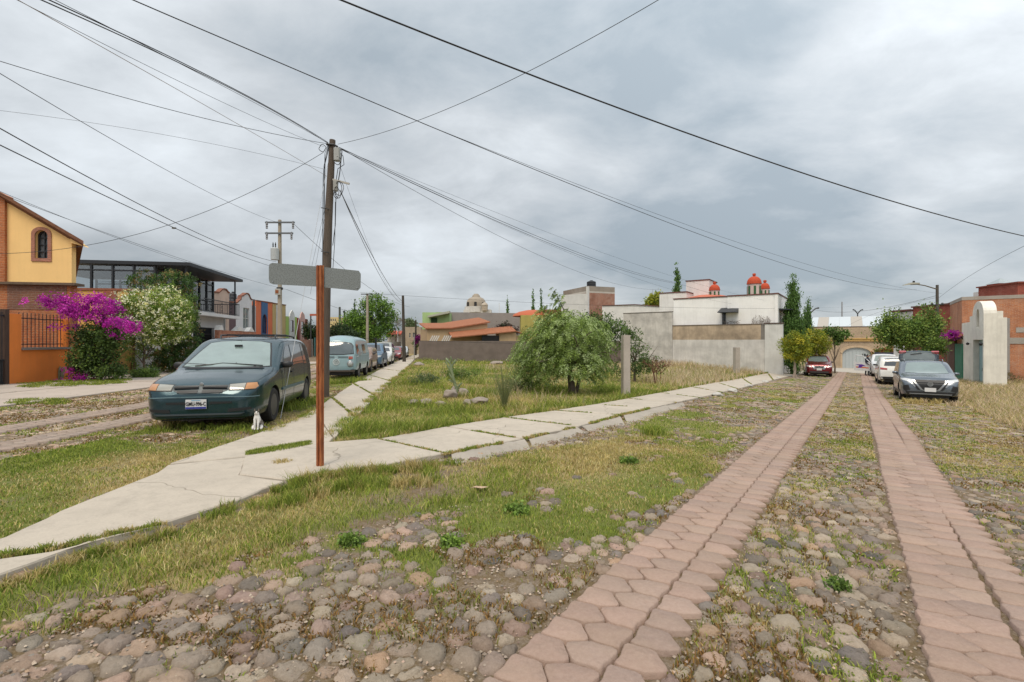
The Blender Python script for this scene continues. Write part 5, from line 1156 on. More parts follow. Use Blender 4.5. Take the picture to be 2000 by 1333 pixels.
tr = MB().lathe([(3.2 * 2 * k * .9, z0 + .3), (6 * k, Z(599, d) - zb)], (18 * k, -r_ - .6, 0), n=8).build('turret', plaster((.45, .38, .3), .3), t); MB().lathe([(6.5 * k, Z(599, d) - zb + .01), (5.5 * k, Z(596, d) - zb), (3 * k, Z(593.5, d) - zb), (0, Z(592.5, d) - zb)], (18 * k, -r_ - .6, 0), n=16).build('turret_dome', concrete((.42, .36, .29), False), tr, True)
# brick and white house with tank
w = Wall('brick_white_house', 'half finished brick house with white side wall and black tank', 'house', pt(1100, 66), pt(1147, 60)); zt = w.u(1147, 559)[1]
MB().box(0, w.L, 0, 4, 0, w.u(1120, 577)[1]).build('brick_wall', brick((.36, .16, .1), (.27, .11, .07)), w.t); MB().box(-.02, w.L, -.03, 4, w.u(1120, 577)[1] + .003, w.u(1120, 574)[1] + .003).build('ring_beam', concrete((.45, .41, .36), False), w.t)
MB().box(0, w.L, 0, 4, w.u(1120, 574)[1] + .006, zt).build('upper_wall', concrete((.27, .23, .19), False, .6), w.t)
for px in (1120, 1129): MB().box(w.u(px)[0] - .15, w.u(px)[0] + .15, -.03, -.002, 0, w.u(1120, 577)[1] - .01).build('column', concrete((.4, .37, .33), False), w.t)
w2 = Wall('white_stair_block', 'white rooftop block with tiny window beside the brick upper storey', 'house', pt(1147.5, 59.8), pt(1182, 63)); zt2 = w2.u(1150, 560)[1]; hs = w2.r((1154, 582), (1160, 576.5))
w2.slab('wall', WHITE, [[(0, 0), (w2.L, 0), (w2.L, w2.u(1182, 576)[1]), (w2.u(1178)[0], w2.u(1178, 566)[1]), (w2.u(1178)[0], zt2), (0, zt2)], hs], 0, .2, core=(.01, w2.L - .01, 0, w2.u(1182, 578)[1], 4)); w2.window(hs, BLK, GLASS)
tank(1146, 1164, 548, 561, 60.9, 'black water tank on top of the brick and white house')
# white houses
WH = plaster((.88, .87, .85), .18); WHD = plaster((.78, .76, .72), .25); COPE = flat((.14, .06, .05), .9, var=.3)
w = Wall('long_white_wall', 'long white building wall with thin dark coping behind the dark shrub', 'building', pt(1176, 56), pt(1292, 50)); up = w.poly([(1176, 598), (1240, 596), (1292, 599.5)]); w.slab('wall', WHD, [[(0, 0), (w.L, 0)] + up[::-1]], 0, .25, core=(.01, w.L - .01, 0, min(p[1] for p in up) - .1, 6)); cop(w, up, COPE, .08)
# the white house with the red cupolas: main wall facing the lot
def perpR(p, s): return (p[0] - s * .8115, p[1] + s * .5843)
C0 = (19.8, 36.0)
LW = perpR(C0, 22)
w = Wall('white_house', 'large white house with three small red domed cupolas and black awnings', 'house', perpR(C0, 22), C0, zb=-1.2)
zc = w.u(1470, 577)[1]; xa = w.u(1313)[0]; xb = w.u(1420)[0]; xc = w.L; wn_ = w.r((1410.5, 636), (1418, 609), .4)
w.slab('wall', WH, [rect(xa, xb, 0, zc), wn_], .4, .65, core=(xa + .01, xb - .005, 0, zc - .01, 8)); w.block('wall_front', WH, xb + .003, xc - .01, 0, zc, .1, 8)
w.window(wn_, BLK, GLASS, y=.5, nx=2)
MB().box(xa - .05, xb + .0, .35, 8, zc + .002, zc + .09).box(xb + .002, xc + .04, .05, 8, zc + .002, zc + .09).build('coping', COPE, w.t)
a = w.u(1409, 602, .4); b = w.u(1436, 611, .4); MB().prism([(.38, a[1]), (-1.0, b[1]), (-1.0, b[1] - .04), (.38, b[1] - .02)], 'x', a[0], b[0] + .3).build('awning', BLK, w.t)
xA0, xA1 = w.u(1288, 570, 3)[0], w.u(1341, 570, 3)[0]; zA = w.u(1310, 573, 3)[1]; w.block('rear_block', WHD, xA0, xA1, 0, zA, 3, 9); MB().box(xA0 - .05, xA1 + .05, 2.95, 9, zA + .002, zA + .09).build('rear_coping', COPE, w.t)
xA0, xA1 = w.u(1340, 570, 5)[0], w.u(1385, 570, 5)[0]; zA = w.u(1360, 549, 5)[1]; w.block('stair_tower', plaster((.74, .70, .68), .25), xA0, xA1, zc - .5, zA, 5, 7.9); MB().box(xA0 - .05, xA1 + .05, 4.95, 7.95, zA + .002, zA + .09).build('tower_coping', COPE, w.t)
RED = flat((.44, .06, .018), .8, var=.3)
for px, rpx, pt_, pb, dr_, off in ((1395.5, 10, 557, 568, 578, 3.2), (1473, 13, 541, 555.5, 578, 3.2), (1494, 8.6, 554, 565, 578, 5.2)):
    c = w.u(px, pb, off); dd = 42; k = (w.A + w.d * c[0] + Vector((-w.d.y, w.d.x)) * off).y / F; r_ = rpx * k; zt = w.u(px, pt_, off)[1]; hh = zt - c[1]
    dr2 = MB().lathe([(r_ * .93, zc + .05), (r_ * .93, c[1])], (c[0], off, 0), n=20).build('cupola', plaster((.62, .5, .46), .25), w.t, True)
    MB().lathe([(r_ * 1.04, c[1] + .002), (r_ * 1.04, c[1] + .08), (r_, c[1] + .09)] + [(r_ * math.cos(a_ * math.pi / 16), c[1] + .09 + hh * .93 * math.sin(a_ * math.pi / 16)) for a_ in range(1, 8)] + [(r_ * .1, c[1] + .09 + hh * .93), (.13, zt + .1), (.13, zt + .25), (0, zt + .3)], (c[0], off, 0), n=24).build('dome', RED, dr2, True)
    for a_ in (-125, -75, -25, -175):
        q = R(a_); mb = MB(); mb.cbox((c[0] + math.cos(q) * r_ * .92, off + math.sin(q) * r_ * .92, (zc + c[1]) / 2 + .05), (r_ * .3, .08, (c[1] - zc) * .62), Matrix.Rotation(q + math.pi / 2, 3, 'Z')); mb.build('cupola_window', flat((.02, .10, .03), .5), dr2)
MB().lathe([(2.2, zc + .1), (1.9, zc + .3), (1.0, zc + .5), (0, zc + .55)], (w.u(1385, 570, 4)[0], 3.9, 0), n=20).build('low_vault', flat((.5, .14, .08), .8), w.t, True)
# street side of the house
D0 = C0; D1 = (C0[0] + .584 * 7.2, C0[1] + .8115 * 7.2)
D1 = (C0[0] + DR.x * 6.6, C0[1] + DR.y * 6.6)
v = Wall('white_house_street_side', 'street facing white house side with black awning and tall dark window', 'house', D0, D1, zb=-1.2); zs = zc
hv = v.r((1521.5, 705), (1526, 611)); v.slab('wall', WH, [rect(0.0, v.L, 0, zs), hv], 0, .22); v.window(hv, BLK, GLASS, y=.12, nz=4)
a = v.u(1521, 603); b = v.u(1537, 612); MB().prism([(0, a[1]), (-.9, b[1] + .05), (-.9, b[1]), (0, b[1])], 'x', a[0], b[0]).build('awning', BLK, v.t); MB().box(-.04, v.L, -.04, .25, zs + .003, zs + .092).build('coping', COPE, v.t)
# lot boundary walls in front
p = (C0[0] - .15, C0[1] - .35); w = Wall('grey_lot_wall', 'grey plastered boundary wall with peeling tan upper band beside the white house', 'wall', perpR(p, 8), p, zb=-1.4)
xa = w.u(1313.5)[0]; xq = w.u(1494)[0]; zt = w.u(1400, 635.5)[1]; zm = w.u(1400, 664)[1]
gw_ = plaster((.64, .61, .575), .5)
MB().box(xa, xq, 0, .2, 0, zm).build('wall', gw_, w.t)
MB().box(xa, w.u(1486)[0], .004, .2, zm + .001, zt).build('tan_band', plaster((.50, .39, .28), .95), w.t); MB().box(w.u(1486)[0] + .002, xq, .01, .2, zm + .001, zt - .02).build('raw_patch', concrete((.22, .2, .18), False, .8), w.t)
MB().box(xa, xq, -.03, .23, zt + .001, zt + .06).build('coping', flat((.16, .13, .11), .95, var=.6, bump=.6), w.t)
MB().box(xq + .003, w.L + .3, -.12, .3, 0, zt + .02).build('pillar', plaster((.66, .65, .62), .35), w.t, bevel=.01); MB().box(xq - .05, w.L + .35, -.17, .33, zt + .023, zt + .1).build('pillar_cap', flat((.09, .06, .05), .9), w.t)
mb = MB(); rs = random.Random(3)
for i in range(60):
    px = rs.choice((rs.uniform(1415, 1440), rs.uniform(1465, 1500))); x = w.u(px)[0]; e_ = rs.uniform(.15, .75 if px > 1460 else .4); mb.tube([(x, .3, zt), (x + rs.uniform(-.2, .2), .35, zt + e_ * .6), (x + rs.uniform(-.35, .35), .3, zt + e_)], .008, 4)
t = thing('dry_twigs', 'dry leafless twigs sticking up behind the grey boundary wall', 'twigs', tuple(w.t.location), w.t.rotation_euler.z); mb.build('twigs', flat((.2, .16, .13), .9), t)
w = Wall('tall_grey_lot_wall', 'taller stained light grey boundary wall left of the tan banded one', 'wall', perpR(p, 12.2), perpR(p, 8.0), zb=-1.4); xa = w.u(1217.5)[0]; xb = w.u(1313)[0]; up = w.poly([(1217.5, 613), (1313, 609.5)]); z_ = up[0][1]
MB().box(xa, xb, 0, .2, 0, z_).build('wall', plaster((.60, .57, .53), .75), w.t); MB().box(xa - .03, xb + .02, -.03, .23, z_ + .001, z_ + .05).build('coping', flat((.13, .11, .1), .95, var=.7, bump=.7), w.t)
# end of the street: block wall with arched gate
A_, B_ = pt(1585, 57), pt(1800, 53)
w = Wall('block_end_wall', 'tan block wall with yellow cornice and arched grey garage gate', 'wall', A_, B_); zt = w.u(1680, 639)[1]; gh_ = arch(w.u(1645)[0], w.u(1702)[0], 0, w.u(1673, 679)[1], rise=.75)
BLKM = brick((.47, .36, .25), (.42, .32, .22), (.36, .28, .2), .42, .21)
w.slab('wall', BLKM, [rect(0, w.L, 0, zt), [(p[0], max(p[1], .0)) for p in gh_]] if False else [[(0, 0), (gh_[0][0], 0)] + [(gh_[0][0], gh_[-1][1])] + gh_[2:][::-1][1:-1] + [(gh_[1][0], gh_[2][1]), (gh_[1][0], 0), (w.L, 0), (w.L, zt), (0, zt)]], 0, .25)
zc1, zc2 = w.u(1680, 667)[1], w.u(1680, 661)[1]; MB().box(w.u(1622)[0], w.u(1725)[0], -.14, -.003, zc1, zc2).box(w.u(1622)[0], w.u(1725)[0], -.22, -.141, zc2 - .12, zc2).build('cornice', plaster((.60, .38, .13), .25), w.t)
MB().box(0, w.L, -.03, .28, zt + .001, zt + .08).build('coping', flat((.12, .09, .08), .9, var=.5), w.t)
og = [(p[0] + (-.22 if p[0] < (gh_[0][0] + gh_[1][0]) / 2 else .22), p[1] + (.2 if i > 1 else 0)) for i, p in enumerate(gh_)]
mb = MB()
for i in range(2, len(gh_) - 1): mb.prism([gh_[i], og[i], og[i + 1], gh_[i + 1]], 'y', -.08, -.003)
for s_ in (0, 1): x = gh_[s_][0]; mb.box(min(x, x + (-.2, .2)[s_]), max(x, x + (-.2, .2)[s_]), -.08, -.003, 0, gh_[2][1])
mb.build('arch_trim', plaster((.56, .42, .28), .3), w.t)
gm = flat((.42, .46, .47), .5, var=.08); gmb = MB(); ploop(gmb, [gh_], .14, .18); gg = gmb.build('garage_gate', gm, w.t); mb = MB(); gx = (gh_[0][0] + gh_[1][0]) / 2
for i in range(1, 8): x = gh_[0][0] + (gh_[1][0] - gh_[0][0]) * i / 8; mb.box(x - .012, x + .012, .12, .139, .05, gh_[2][1] + .3)
mb.build('ribs', flat((.33, .37, .38), .5), gg)
def textobj(s, size, mat, parent, loc, rot, name='lettering', ext=.004, align='CENTER', sx=1.):
    cu = bpy.data.curves.new('t', 'FONT'); cu.body = s; cu.size = size; cu.extrude = ext; cu.align_x = align; cu.align_y = 'CENTER'; cu.offset = size * .018; cu.resolution_u = 3
    o = bpy.data.objects.new('t', cu); COL.objects.link(o); dg = bpy.context.evaluated_depsgraph_get(); me = bpy.data.meshes.new_from_object(o.evaluated_get(dg)); bpy.data.objects.remove(o)
    me.materials.clear(); me.materials.append(mat); r = link(name, me, parent, loc); r.rotation_euler = rot; r.scale = (sx, 1, 1); return r
textobj('18', .42, BLACK, w.t, (w.u(1687.5)[0], .11, w.u(1687, 694)[1]), (R(90), 0, 0), 'house_number')
w2 = Wall('white_side_gate', 'white side gate with pointed pickets beside the arched gate', 'gate', pt(1712, 52), pt(1768, 50)); zt = w2.u(1745, 688)[1]; MB().box(w2.u(1742)[0], w2.L, .05, .12, 0, zt).build('leaf', flat((.5, .55, .56), .5), w2.t)
mb = MB(); [mb.box(w2.L * i / 14 - .04, w2.L * i / 14 + .04, 0, .04, .1, w2.u(1730, 692)[1]) for i in range(15)]; mb.box(0, w2.L, -.003, .045, 1.2, 1.3); mb.build('pickets', WHITE, w2.t)
# warehouse behind
w = Wall('warehouse', 'long warehouse with pale metal gabled roof behind the block wall', 'warehouse', pt(1575, 80), pt(1733, 74)); ze = w.u(1650, 640)[1]; zr = w.u(1650, 620, 6)[1]
MB().box(0, w.L, 0, 12, -.5, ze).build('wall', plaster((.5, .42, .36), .3), w.t)
n = 7; x1 = w.L
for i in range(n):
    a, b = x1 * i / n, x1 * (i + 1) / n - .01; m = flat((.56, .6, .62), .45, .2, .1) if i not in (1, 4) else flat((.40, .36, .31), .6)
    MB().add([(a, -.2, ze), (b, -.2, ze), (b, 6, zr), (a, 6, zr), (b, 12.2, ze), (a, 12.2, ze), (a, -.2, ze + .08), (b, -.2, ze + .08), (b, 6, zr + .08), (a, 6, zr + .08), (b, 12.2, ze + .08), (a, 12.2, ze + .08)], [(6, 7, 8, 9), (9, 8, 10, 11), (0, 1, 7, 6), (0, 6, 9, 3), (3, 9, 11, 5), (1, 2, 8, 7), (2, 4, 10, 8)]).build('roof_sheet', m, w.t)
MB().prism([(0.0, ze), (12, ze), (6, zr)], 'x', x1 - .3, x1 - .02).build('gable', plaster((.5, .42, .38), .3), w.t)
# right side: red brick house, teal arch, fence, brick building, portal
w = Wall('red_brick_house', 'dark red brick house behind the leafy street tree', 'house', pt(1783, 42), pt(1882, 37)); zt = w.u(1830, 597.5)[1]; MB().box(0, w.L, 0, 6, -.5, zt).build('wall', BRKR, w.t); MB().box(-.1, w.L, -.1, 6, zt + .002, zt + .12).build('coping', COPE, w.t)
p0 = w.u(1783)[0]; MB().prism([(0.01, -.5), (5, -.5), (5, zt - 1.1), (0.01, zt - .3)], 'x', -2.3, -.01).build('white_gable', WHITE, w.t); MB().prism([(-.2, zt - .22), (5.2, zt - 1.05), (5.2, zt - .93), (-.2, zt - .1)], 'x', -2.6, .0).build('roof', COPE, w.t)
SA, SB = pt(1878.5, 33.4), pt(1921, 27.5)
sdir = (Vector(SB) - Vector(SA)).normalized()
def onS(px, off=0.): # point on the right street line
    t = (px - 1000) / F; n = Vector((-sdir.y, sdir.x)); A_ = Vector(SA) + n * off; y = (n.x * A_.x + n.y * A_.y) / (n.x * t + n.y); return (t * y, y)
w = Wall('turquoise_arch_wall', 'turquoise plastered wall with rounded arch top left of the cream portal', 'wall', onS(1861, .4), onS(1878, .4)); zt = w.u(1868, 613)[1]; L = w.L
w.slab('wall', plaster((.20, .47, .38), .2), [arch(0, L, 0, zt), arch(L * .14, L * .75, zt * .5, zt * .93)], 0, 1.3); MB().box(.1, L - .1, .5, 1.2, 0, zt - 1.6).build('niche_back', plaster((.2, .47, .38), .2), w.t)
w = Wall('wooden_plank_fence', 'dark wooden plank fence with turquoise gap beside the street lamp', 'fence', onS(1836, -.1), onS(1877.5, -.1)); zt = w.u(1850, 664)[1]; mb = MB(); n = 16; xg = w.u(1864)[0]
for i in range(n): a = xg * i / n; mb.box(a, a + xg / n * .82, 0, .05, 0, zt - random.uniform(0, .06))
mb.build('planks', woodm((.11, .06, .045)), w.t); MB().box(xg + .01, w.L, .02, .12, 0, zt - .3).build('green_wall', plaster((.05, .20, .13), .3), w.t); MB().box(-.05, w.L, -.05, .15, zt + .01, zt + .12).build('top_beam', DARKWOOD, w.t)
MB().prism([(-.6, zt + .02), (.5, zt + .4), (.5, zt + .52), (-.6, zt + .14)], 'x', w.u(1852)[0], w.L).build('tile_canopy', TILE, w.t)
# big brick wall facing the camera
def perpS(p, s): return (p[0] + s * .81, p[1] - s * .586)
Pq = onS(1879, .05)
w = Wall('brick_building', 'rough orange brick building wall with concrete band at the right edge', 'building', Pq, perpS(Pq, 10)); zt = w.u(1940, 578)[1]; zb1 = w.u(1880, 587)[1]
BR2 = brick((.52, .20, .08), (.32, .10, .05), (.50, .40, .32), .27, .08, ms=.016); MB().box(0, w.L, 0, .4, -.3, zb1).build('wall', BR2, w.t); MB().box(0.01, w.L, .4, 8, -.3, zb1).build('core', BR2, w.t)
MB().box(-.02, w.L, -.02, 8, zb1 + .002, zt).build('ring_beam', concrete((.36, .32, .28), False), w.t)
xa, xb = w.u(1959)[0], w.u(1972)[0]; MB().box(xa, xb, -.04, -.002, -.3, w.u(1965, 622)[1]).build('cement_column', concrete((.30, .285, .27), False, .8), w.t)
MB().box(xb, w.L, -.035, -.002, w.u(1985, 672)[1], w.u(1985, 660)[1]).build('cement_band', concrete((.32, .3, .27), False, .8), w.t); MB().box(xb + .3, w.L, -.03, -.0025, w.u(1985, 650)[1], w.u(1985, 640)[1]).build('upper_cement_band', concrete((.36, .33, .3), False, .8), w.t)
w = Wall('red_roof_room', 'red brick rooftop room with glass pyramid skylight above the orange brick wall', 'house', pt(1911, 40), pt(1988, 36.5)); z0, z1 = w.u(1950, 582)[1], w.u(1950, 558)[1]; MB().box(0, w.L, 0, 4, -.5, z1).build('wall', BRKR, w.t); MB().box(-.1, w.L + .15, -.12, 4, z1 + .002, z1 + .1).build('coping', flat((.2, .05, .03), .8), w.t)
MB().box(-1.3, -.01, .6, 4, -.5, z1 - .25).build('white_wing', WHITE, w.t); xa, xb = w.u(1925, 556, 1)[0], w.u(1953, 556, 1)[0]; c = (xa + xb) / 2; h = w.u(1940, 548, 1)[1] - z1; MB().box(xa + .1, xb - .1, 1.0, 2.1, z1 + .1, z1 + .3).build('skylight_base', RED, w.t)
MB().add([(xa, .9, z1 + .3), (xb, .9, z1 + .3), (xb, 2.2, z1 + .3), (xa, 2.2, z1 + .3), (c, 1.55, z1 + .3 + h * .8)], [(0, 1, 4), (1, 2, 4), (2, 3, 4), (3, 0, 4), (3, 2, 1, 0)]).build('skylight', glassy((.3, .34, .34), .1), w.t)
# cream portal with teal doors
w = Wall('cream_portal', 'cream plastered portal with rounded gable, slit niche and teal wooden doors', 'portal', SA, SB); CR = plaster((.80, .77, .69), .35)
dz = w.u(1912, 664)[1]; d0, d1 = w.u(1900.5)[0], w.u(1920)[0]; d1 = min(d1, w.L - .25)
pk = w.u(1910, 589)[1]; zsh = w.u(1885, 631)[1]; zst = w.u(1897, 618)[1]; x1_ = w.u(1894)[0]; x2_ = w.u(1899.5)[0]
top = [(w.L, pk - 1.0), (w.L, zst)]
cxx = (x2_ + w.L) / 2; rr_ = (w.L - x2_) / 2
ol = [(0, 0), (d0, 0), (d0, dz), (d1, dz), (d1, 0), (w.L, 0), (w.L, zst)] + [(cxx + rr_ * math.cos(math.pi * i / 14), zst + (pk - zst) * math.sin(math.pi * i / 14)) for i in range(1, 14)] + [(x2_, zst), (x1_, zst), (x1_, zsh), (0, zsh)]
nc0, nc1 = w.u(1907)[0], w.u(1912.5)[0]; nich = arch(nc0, nc1, w.u(1910, 639)[1], w.u(1910, 604)[1])
w.slab('wall', CR, [ol, nich], 0, .55); MB().box(w.L - 1.35, w.L, .552, .95, 0, zst - .25).box(w.L - 1.35, w.L - .02, .552, .8, zst - .249, zst + .12).build('buttress', CR, w.t); ploop(mbn := MB(), [inset(nich, -.05)], .3, .34); mbn.build('niche_back', plaster((.45, .38, .25), .2), w.t)
mb = MB(); mid = (d0 + d1) / 2; nd = 8
for i in range(nd): a = d0 + (d1 - d0) * i / nd; mb.box(a + .01, a + (d1 - d0) / nd - .01, .28, .34, .05, dz - .02)
dd_ = mb.build('door', flat((.27, .42, .44), .6, var=.25, scale=3), w.t); MB().cbox((mid, .24, 1.15), (.5, .05, .07)).cbox((mid, .22, 1.15), (.09, .07, .2)).build('door_latch', flat((.08, .17, .19), .6), dd_)
MB().box(d0, d1, .26, .279, .12, .2).box(d0, d1, .26, .279, dz - .35, dz - .27).build('door_rail', flat((.2, .34, .36), .6), dd_)
for px in (1894, 1922): x = min(w.u(px)[0], w.L - .05); MB().lathe([(0, 0), (.06, .02), (.09, .12), (0, .2)], (x, -.1, w.u(1905, 675)[1]), n=8).build('wall_lamp', BLACK, w.t)
# ------------------------------------------------------------ vehicles (front towards -Y, origin on the ground at the middle of the front bumper)
def interp(tab, x):
    xs = [p[0] for p in tab]; ys = [p[1] for p in tab]; return float(np.interp(x, xs, ys))
def body_mesh(sp):
    L, W = sp['L'], sp['W']; top = sp['top']; zb = sp.get('zb', .22); belt = sp['belt']; tum = sp.get('tum', .30)
    ys = sorted(set([0, .01, .03, .06, .1, .15, .2, L - .2, L - .12, L - .06, L - .02, L] + list(np.linspace(.2, L - .2, 74)) + [p[0] for p in top]))
    ys = [y for i, y in enumerate(ys) if i == 0 or y - ys[i - 1] > .004]
    def zt(y):
        v = 0; 
        for o in (-.05, -.025, 0, .025, .05): v += interp(top, y + o) if 0 < y < L else interp(top, y)
        return v / 5
    plan = sp.get('plan', [(0, .80), (.05, .86), (.15, .92), (.4, .97), (.9, 1), (L - .8, 1), (L - .2, .95), (L, .88)])
    bot = sp.get('bot', [(0, zb + .05), (.3, zb), (L - .4, zb), (L, zb + .12)])
    V = []; ns = None
    for y in ys:
        h = W / 2 * interp(plan, y); z1 = zt(y); z0 = interp(bot, y)
        rc = min(sp.get('rc', .13), (z1 - z0) * .3); rch = sp.get('rch', rc * 1.9)
        def hw(z):
            k = 1.0 - .035 * ((z - (z0 + belt) * .5) / .4) ** 2 * (z < belt)
            if z >= belt: k = .985 - tum * (z - belt)
            return h * min(k, 1)
        pts = [(0, z0), (h * .5, z0), (h * .86, z0), (h * .95, z0 + .03), (hw(z0 + .1) * .99, z0 + .1)]
        zs = z1 - rc
        for i in range(1, 11):
            z = z0 + .1 + (max(zs, z0 + .11) - z0 - .1) * i / 10; pts.append((hw(z), z))
        he = hw(zs); rr = min(rch, he * .6)
        for i in range(1, 6): a = math.pi / 2 * i / 6; pts.append((he - rr * (1 - math.cos(a)), zs + rc * math.sin(a)))
        cr_ = sp.get('crown', .03)
        for i in range(0, 5): f = 1 - i / 4; x = (he - rr) * f; pts.append((x, z1 + cr_ * (1 - f * f)))
        full = [(x, z) for x, z in pts] + [(-x, z) for x, z in pts[-2:0:-1]]
        V += [(x, y, z) for x, z in full]; ns = len(full)
    k = len(ys); fs = [(i * ns + j, i * ns + (j + 1) % ns, (i + 1) * ns + (j + 1) % ns, (i + 1) * ns + j) for i in range(k - 1) for j in range(ns)]
    # caps as strips
    half = ns // 2
    for base, flip in ((0, False), ((k - 1) * ns, True)):
        for j in range(0, half):
            q = (base + j, base + j + 1, base + (ns - j - 1) % ns, base + (ns - j) % ns); q = tuple(dict.fromkeys(q))
            if len(q) > 2: fs.append(q if not flip else q[::-1])
    return V, fs
def boolcut(obj, cutters, mat):
    for c in cutters:
        m = obj.modifiers.new('b', 'BOOLEAN'); m.object = c; m.operation = 'DIFFERENCE'; m.solver = 'EXACT'
    dg = bpy.context.evaluated_depsgraph_get(); me = bpy.data.meshes.new_from_object(obj.evaluated_get(dg)); old = obj.data; obj.modifiers.clear(); obj.data = me
    for c in cutters: bpy.data.objects.remove(c)
    return obj
def decal(bvh, poly, axis, mat, name, parent, eps=.006, cell=.07, side=1, smooth=True, back=.015):
    """panel laid on the body: outline in the projection plane, carried onto the surface, with its own thickness"""
    pts = []; n = len(poly)
    for i in range(n):
        a, b = Vector(poly[i]), Vector(poly[(i + 1) % n]); m = max(1, int((b - a).length / cell))
        for k in range(m): pts.append(a.lerp(b, k / m))
    nb = len(pts); xs = [p.x for p in pts]; ys = [p.y for p in pts]
    mk = inpoly
    gx = np.arange(min(xs) + cell * .5, max(xs), cell); gy = np.arange(min(ys) + cell * .5, max(ys), cell)
    if len(gx) and len(gy):
        A, B = np.meshgrid(gx, gy); A = A.ravel(); B = B.ravel(); ins = inpoly(A, B, [tuple(p) for p in poly])
        dd = segdist(A, B, [tuple(p) for p in poly] + [tuple(poly[0])]); ins &= dd > cell * .35
        pts += [Vector((a, b)) for a, b in zip(A[ins], B[ins])]
    r = geometry.delaunay_2d_cdt(pts, [(i, (i + 1) % nb) for i in range(nb)], [], 1, 1e-5); vv, ee, ff = r[0], r[1], r[2]
    out = []; bk = []
    for p in vv:
        if axis == 'y': o, d = Vector((p.x, -3 if side > 0 else 9, p.y)), Vector((0, side, 0))
        elif axis == 'x': o, d = Vector((3 * side, p.x, p.y)), Vector((-side, 0, 0))
        else: o, d = Vector((p.x, p.y, 4)), Vector((0, 0, -1))
        h = bvh.ray_cast(o, d)
        loc, nr = (h[0], h[1]) if h[0] is not None else (None, None)
        if loc is None: f = bvh.find_nearest(o + d * 3); loc, nr = f[0], f[1]
        if nr.dot(d) > 0: nr = -nr
        out.append(loc + (nr * .5 - d * .5) * eps * 1.4); bk.append(loc - nr * back)
    m = len(out); bm = bmesh.new(); V1 = [bm.verts.new(p) for p in out]; V2 = [bm.verts.new(p) for p in bk]
    for f in ff:
        try: bm.faces.new([V1[i] for i in f])
        except ValueError: pass
    bm.edges.ensure_lookup_table(); bd = [e for e in bm.edges if len(e.link_faces) == 1]; idx = {v: i for i, v in enumerate(V1)}
    for e in bd:
        a, b = e.verts; 
        try: bm.faces.new([a, b, V2[idx[b]], V2[idx[a]]])
        except ValueError: pass
    bmesh.ops.delete(bm, geom=[v for v in bm.verts if not v.link_faces], context='VERTS'); bmesh.ops.recalc_face_normals(bm, faces=bm.faces)
    me = bpy.data.meshes.new(name); bm.to_mesh(me); bm.free(); me.materials.append(mat)
    if smooth: me.polygons.foreach_set('use_smooth', [True] * len(me.polygons)); me.set_sharp_from_angle(angle=R(40))
    return link(name, me, parent)
def linestrip(bvh, pts, w, axis, mat, name, parent, side=1, eps=.004):
    """thin trim: a narrow panel along a polyline"""
    a = []; b = []
    for i, p in enumerate(pts):
        p = Vector(p); t = (Vector(pts[min(i + 1, len(pts) - 1)]) - Vector(pts[max(i - 1, 0)])).normalized(); n = Vector((-t.y, t.x)); a.append(p + n * w / 2); b.append(p - n * w / 2)
    return decal(bvh, [tuple(q) for q in a + b[::-1]], axis, mat, name, parent, eps, .08, side)
def wheel(parent, x, y, r, w, side, rim='steel', rimc=None):
    t = MB().lathe([(r * .62, -w * .42), (r * .9, -w * .5), (r * .985, -w * .36), (r, -w * .15), (r, w * .15), (r * .985, w * .36), (r * .9, w * .5), (r * .62, w * .42)], (0, 0, 0), 'x', 36).build('tyre', RUBBER, None, True)
    wo = bpy.data.objects.new('wheel', None); COL.objects.link(wo); wo.parent = parent; wo.location = (x, y, r); t.parent = wo
    m = rimc or (flat((.07, .07, .075), .45, .5) if rim == 'steel' else flat((.32, .33, .34), .35, .7)); mb = MB(); s = side
    mb.lathe([(r * .63, s * w * .44), (r * .60, s * w * .40), (r * .56, s * w * .18), (0.0, s * w * .16)], axis='x', n=30)
    k = 5 if rim != 'steel' else 10
    for i in range(k):
        a = 2 * math.pi * i / k; M = Matrix.Rotation(a, 3, 'X'); c = M @ Vector((s * w * .30, 0, r * .33)); mb.cbox(c, (w * .16, r * (.16 if k == 5 else .07), r * .5), M)
    mb.lathe([(r * .16, s * w * .2), (r * .15, s * w * .42), (0.0, s * w * .44)], axis='x', n=12)
    mb.build('rim', m, wo, True); return wo
def make_car(name, label, cat, sp, loc, heading, paint, group=None):
    t = thing(name, label, cat, loc, heading, group); V, fs = body_mesh(sp); bvh = BVHTree.FromPolygons([Vector(v) for v in V], fs)
    b = MB().add(V, fs).build('body', paint, t, True, sharp=50); b.data.materials.append(BLACK); W = sp['W']; r = sp['wr']; cs = []
    for y in sp['ax']:
        for s in (-1, 1):
            c = MB().lathe([(r * 1.14, s * (W / 2 - .30)), (r * 1.14, s * (W / 2 + .3))], (0, y, r * 1.02), 'x', 28).build('cut', BLACK, t); cs.append(c)
    boolcut(b, cs, BLACK); b.data.polygons.foreach_set('use_smooth', [True] * len(b.data.polygons)); b.data.set_sharp_from_angle(angle=R(40))
    # under-body, so that daylight does not pass through the arches
    MB().box(-W / 2 + .32, W / 2 - .32, .15, sp['L'] - .15, .18, .5).build('underbody', BLACK, t)
    for y in sp['ax']:
        for s in (-1, 1): wheel(t, s * (W / 2 - sp.get('wi', .12)), y, r, sp.get('ww', .2), s, sp.get('rim', 'steel'))
    # tilt onto the ground slope
    f = Vector((math.sin(heading), -math.cos(heading))); 
    L = sp['L']; z0 = gh(loc[0] - f.x * 0, loc[1]); z1 = gh(loc[0] - f.x * L, loc[1] - f.y * L); t.location.z = z0; t.rotation_euler = (math.atan2(z1 - z0, L), 0, heading)
    return t, bvh
def mirror_x(poly): return [(-x, z) for x, z in poly][::-1]
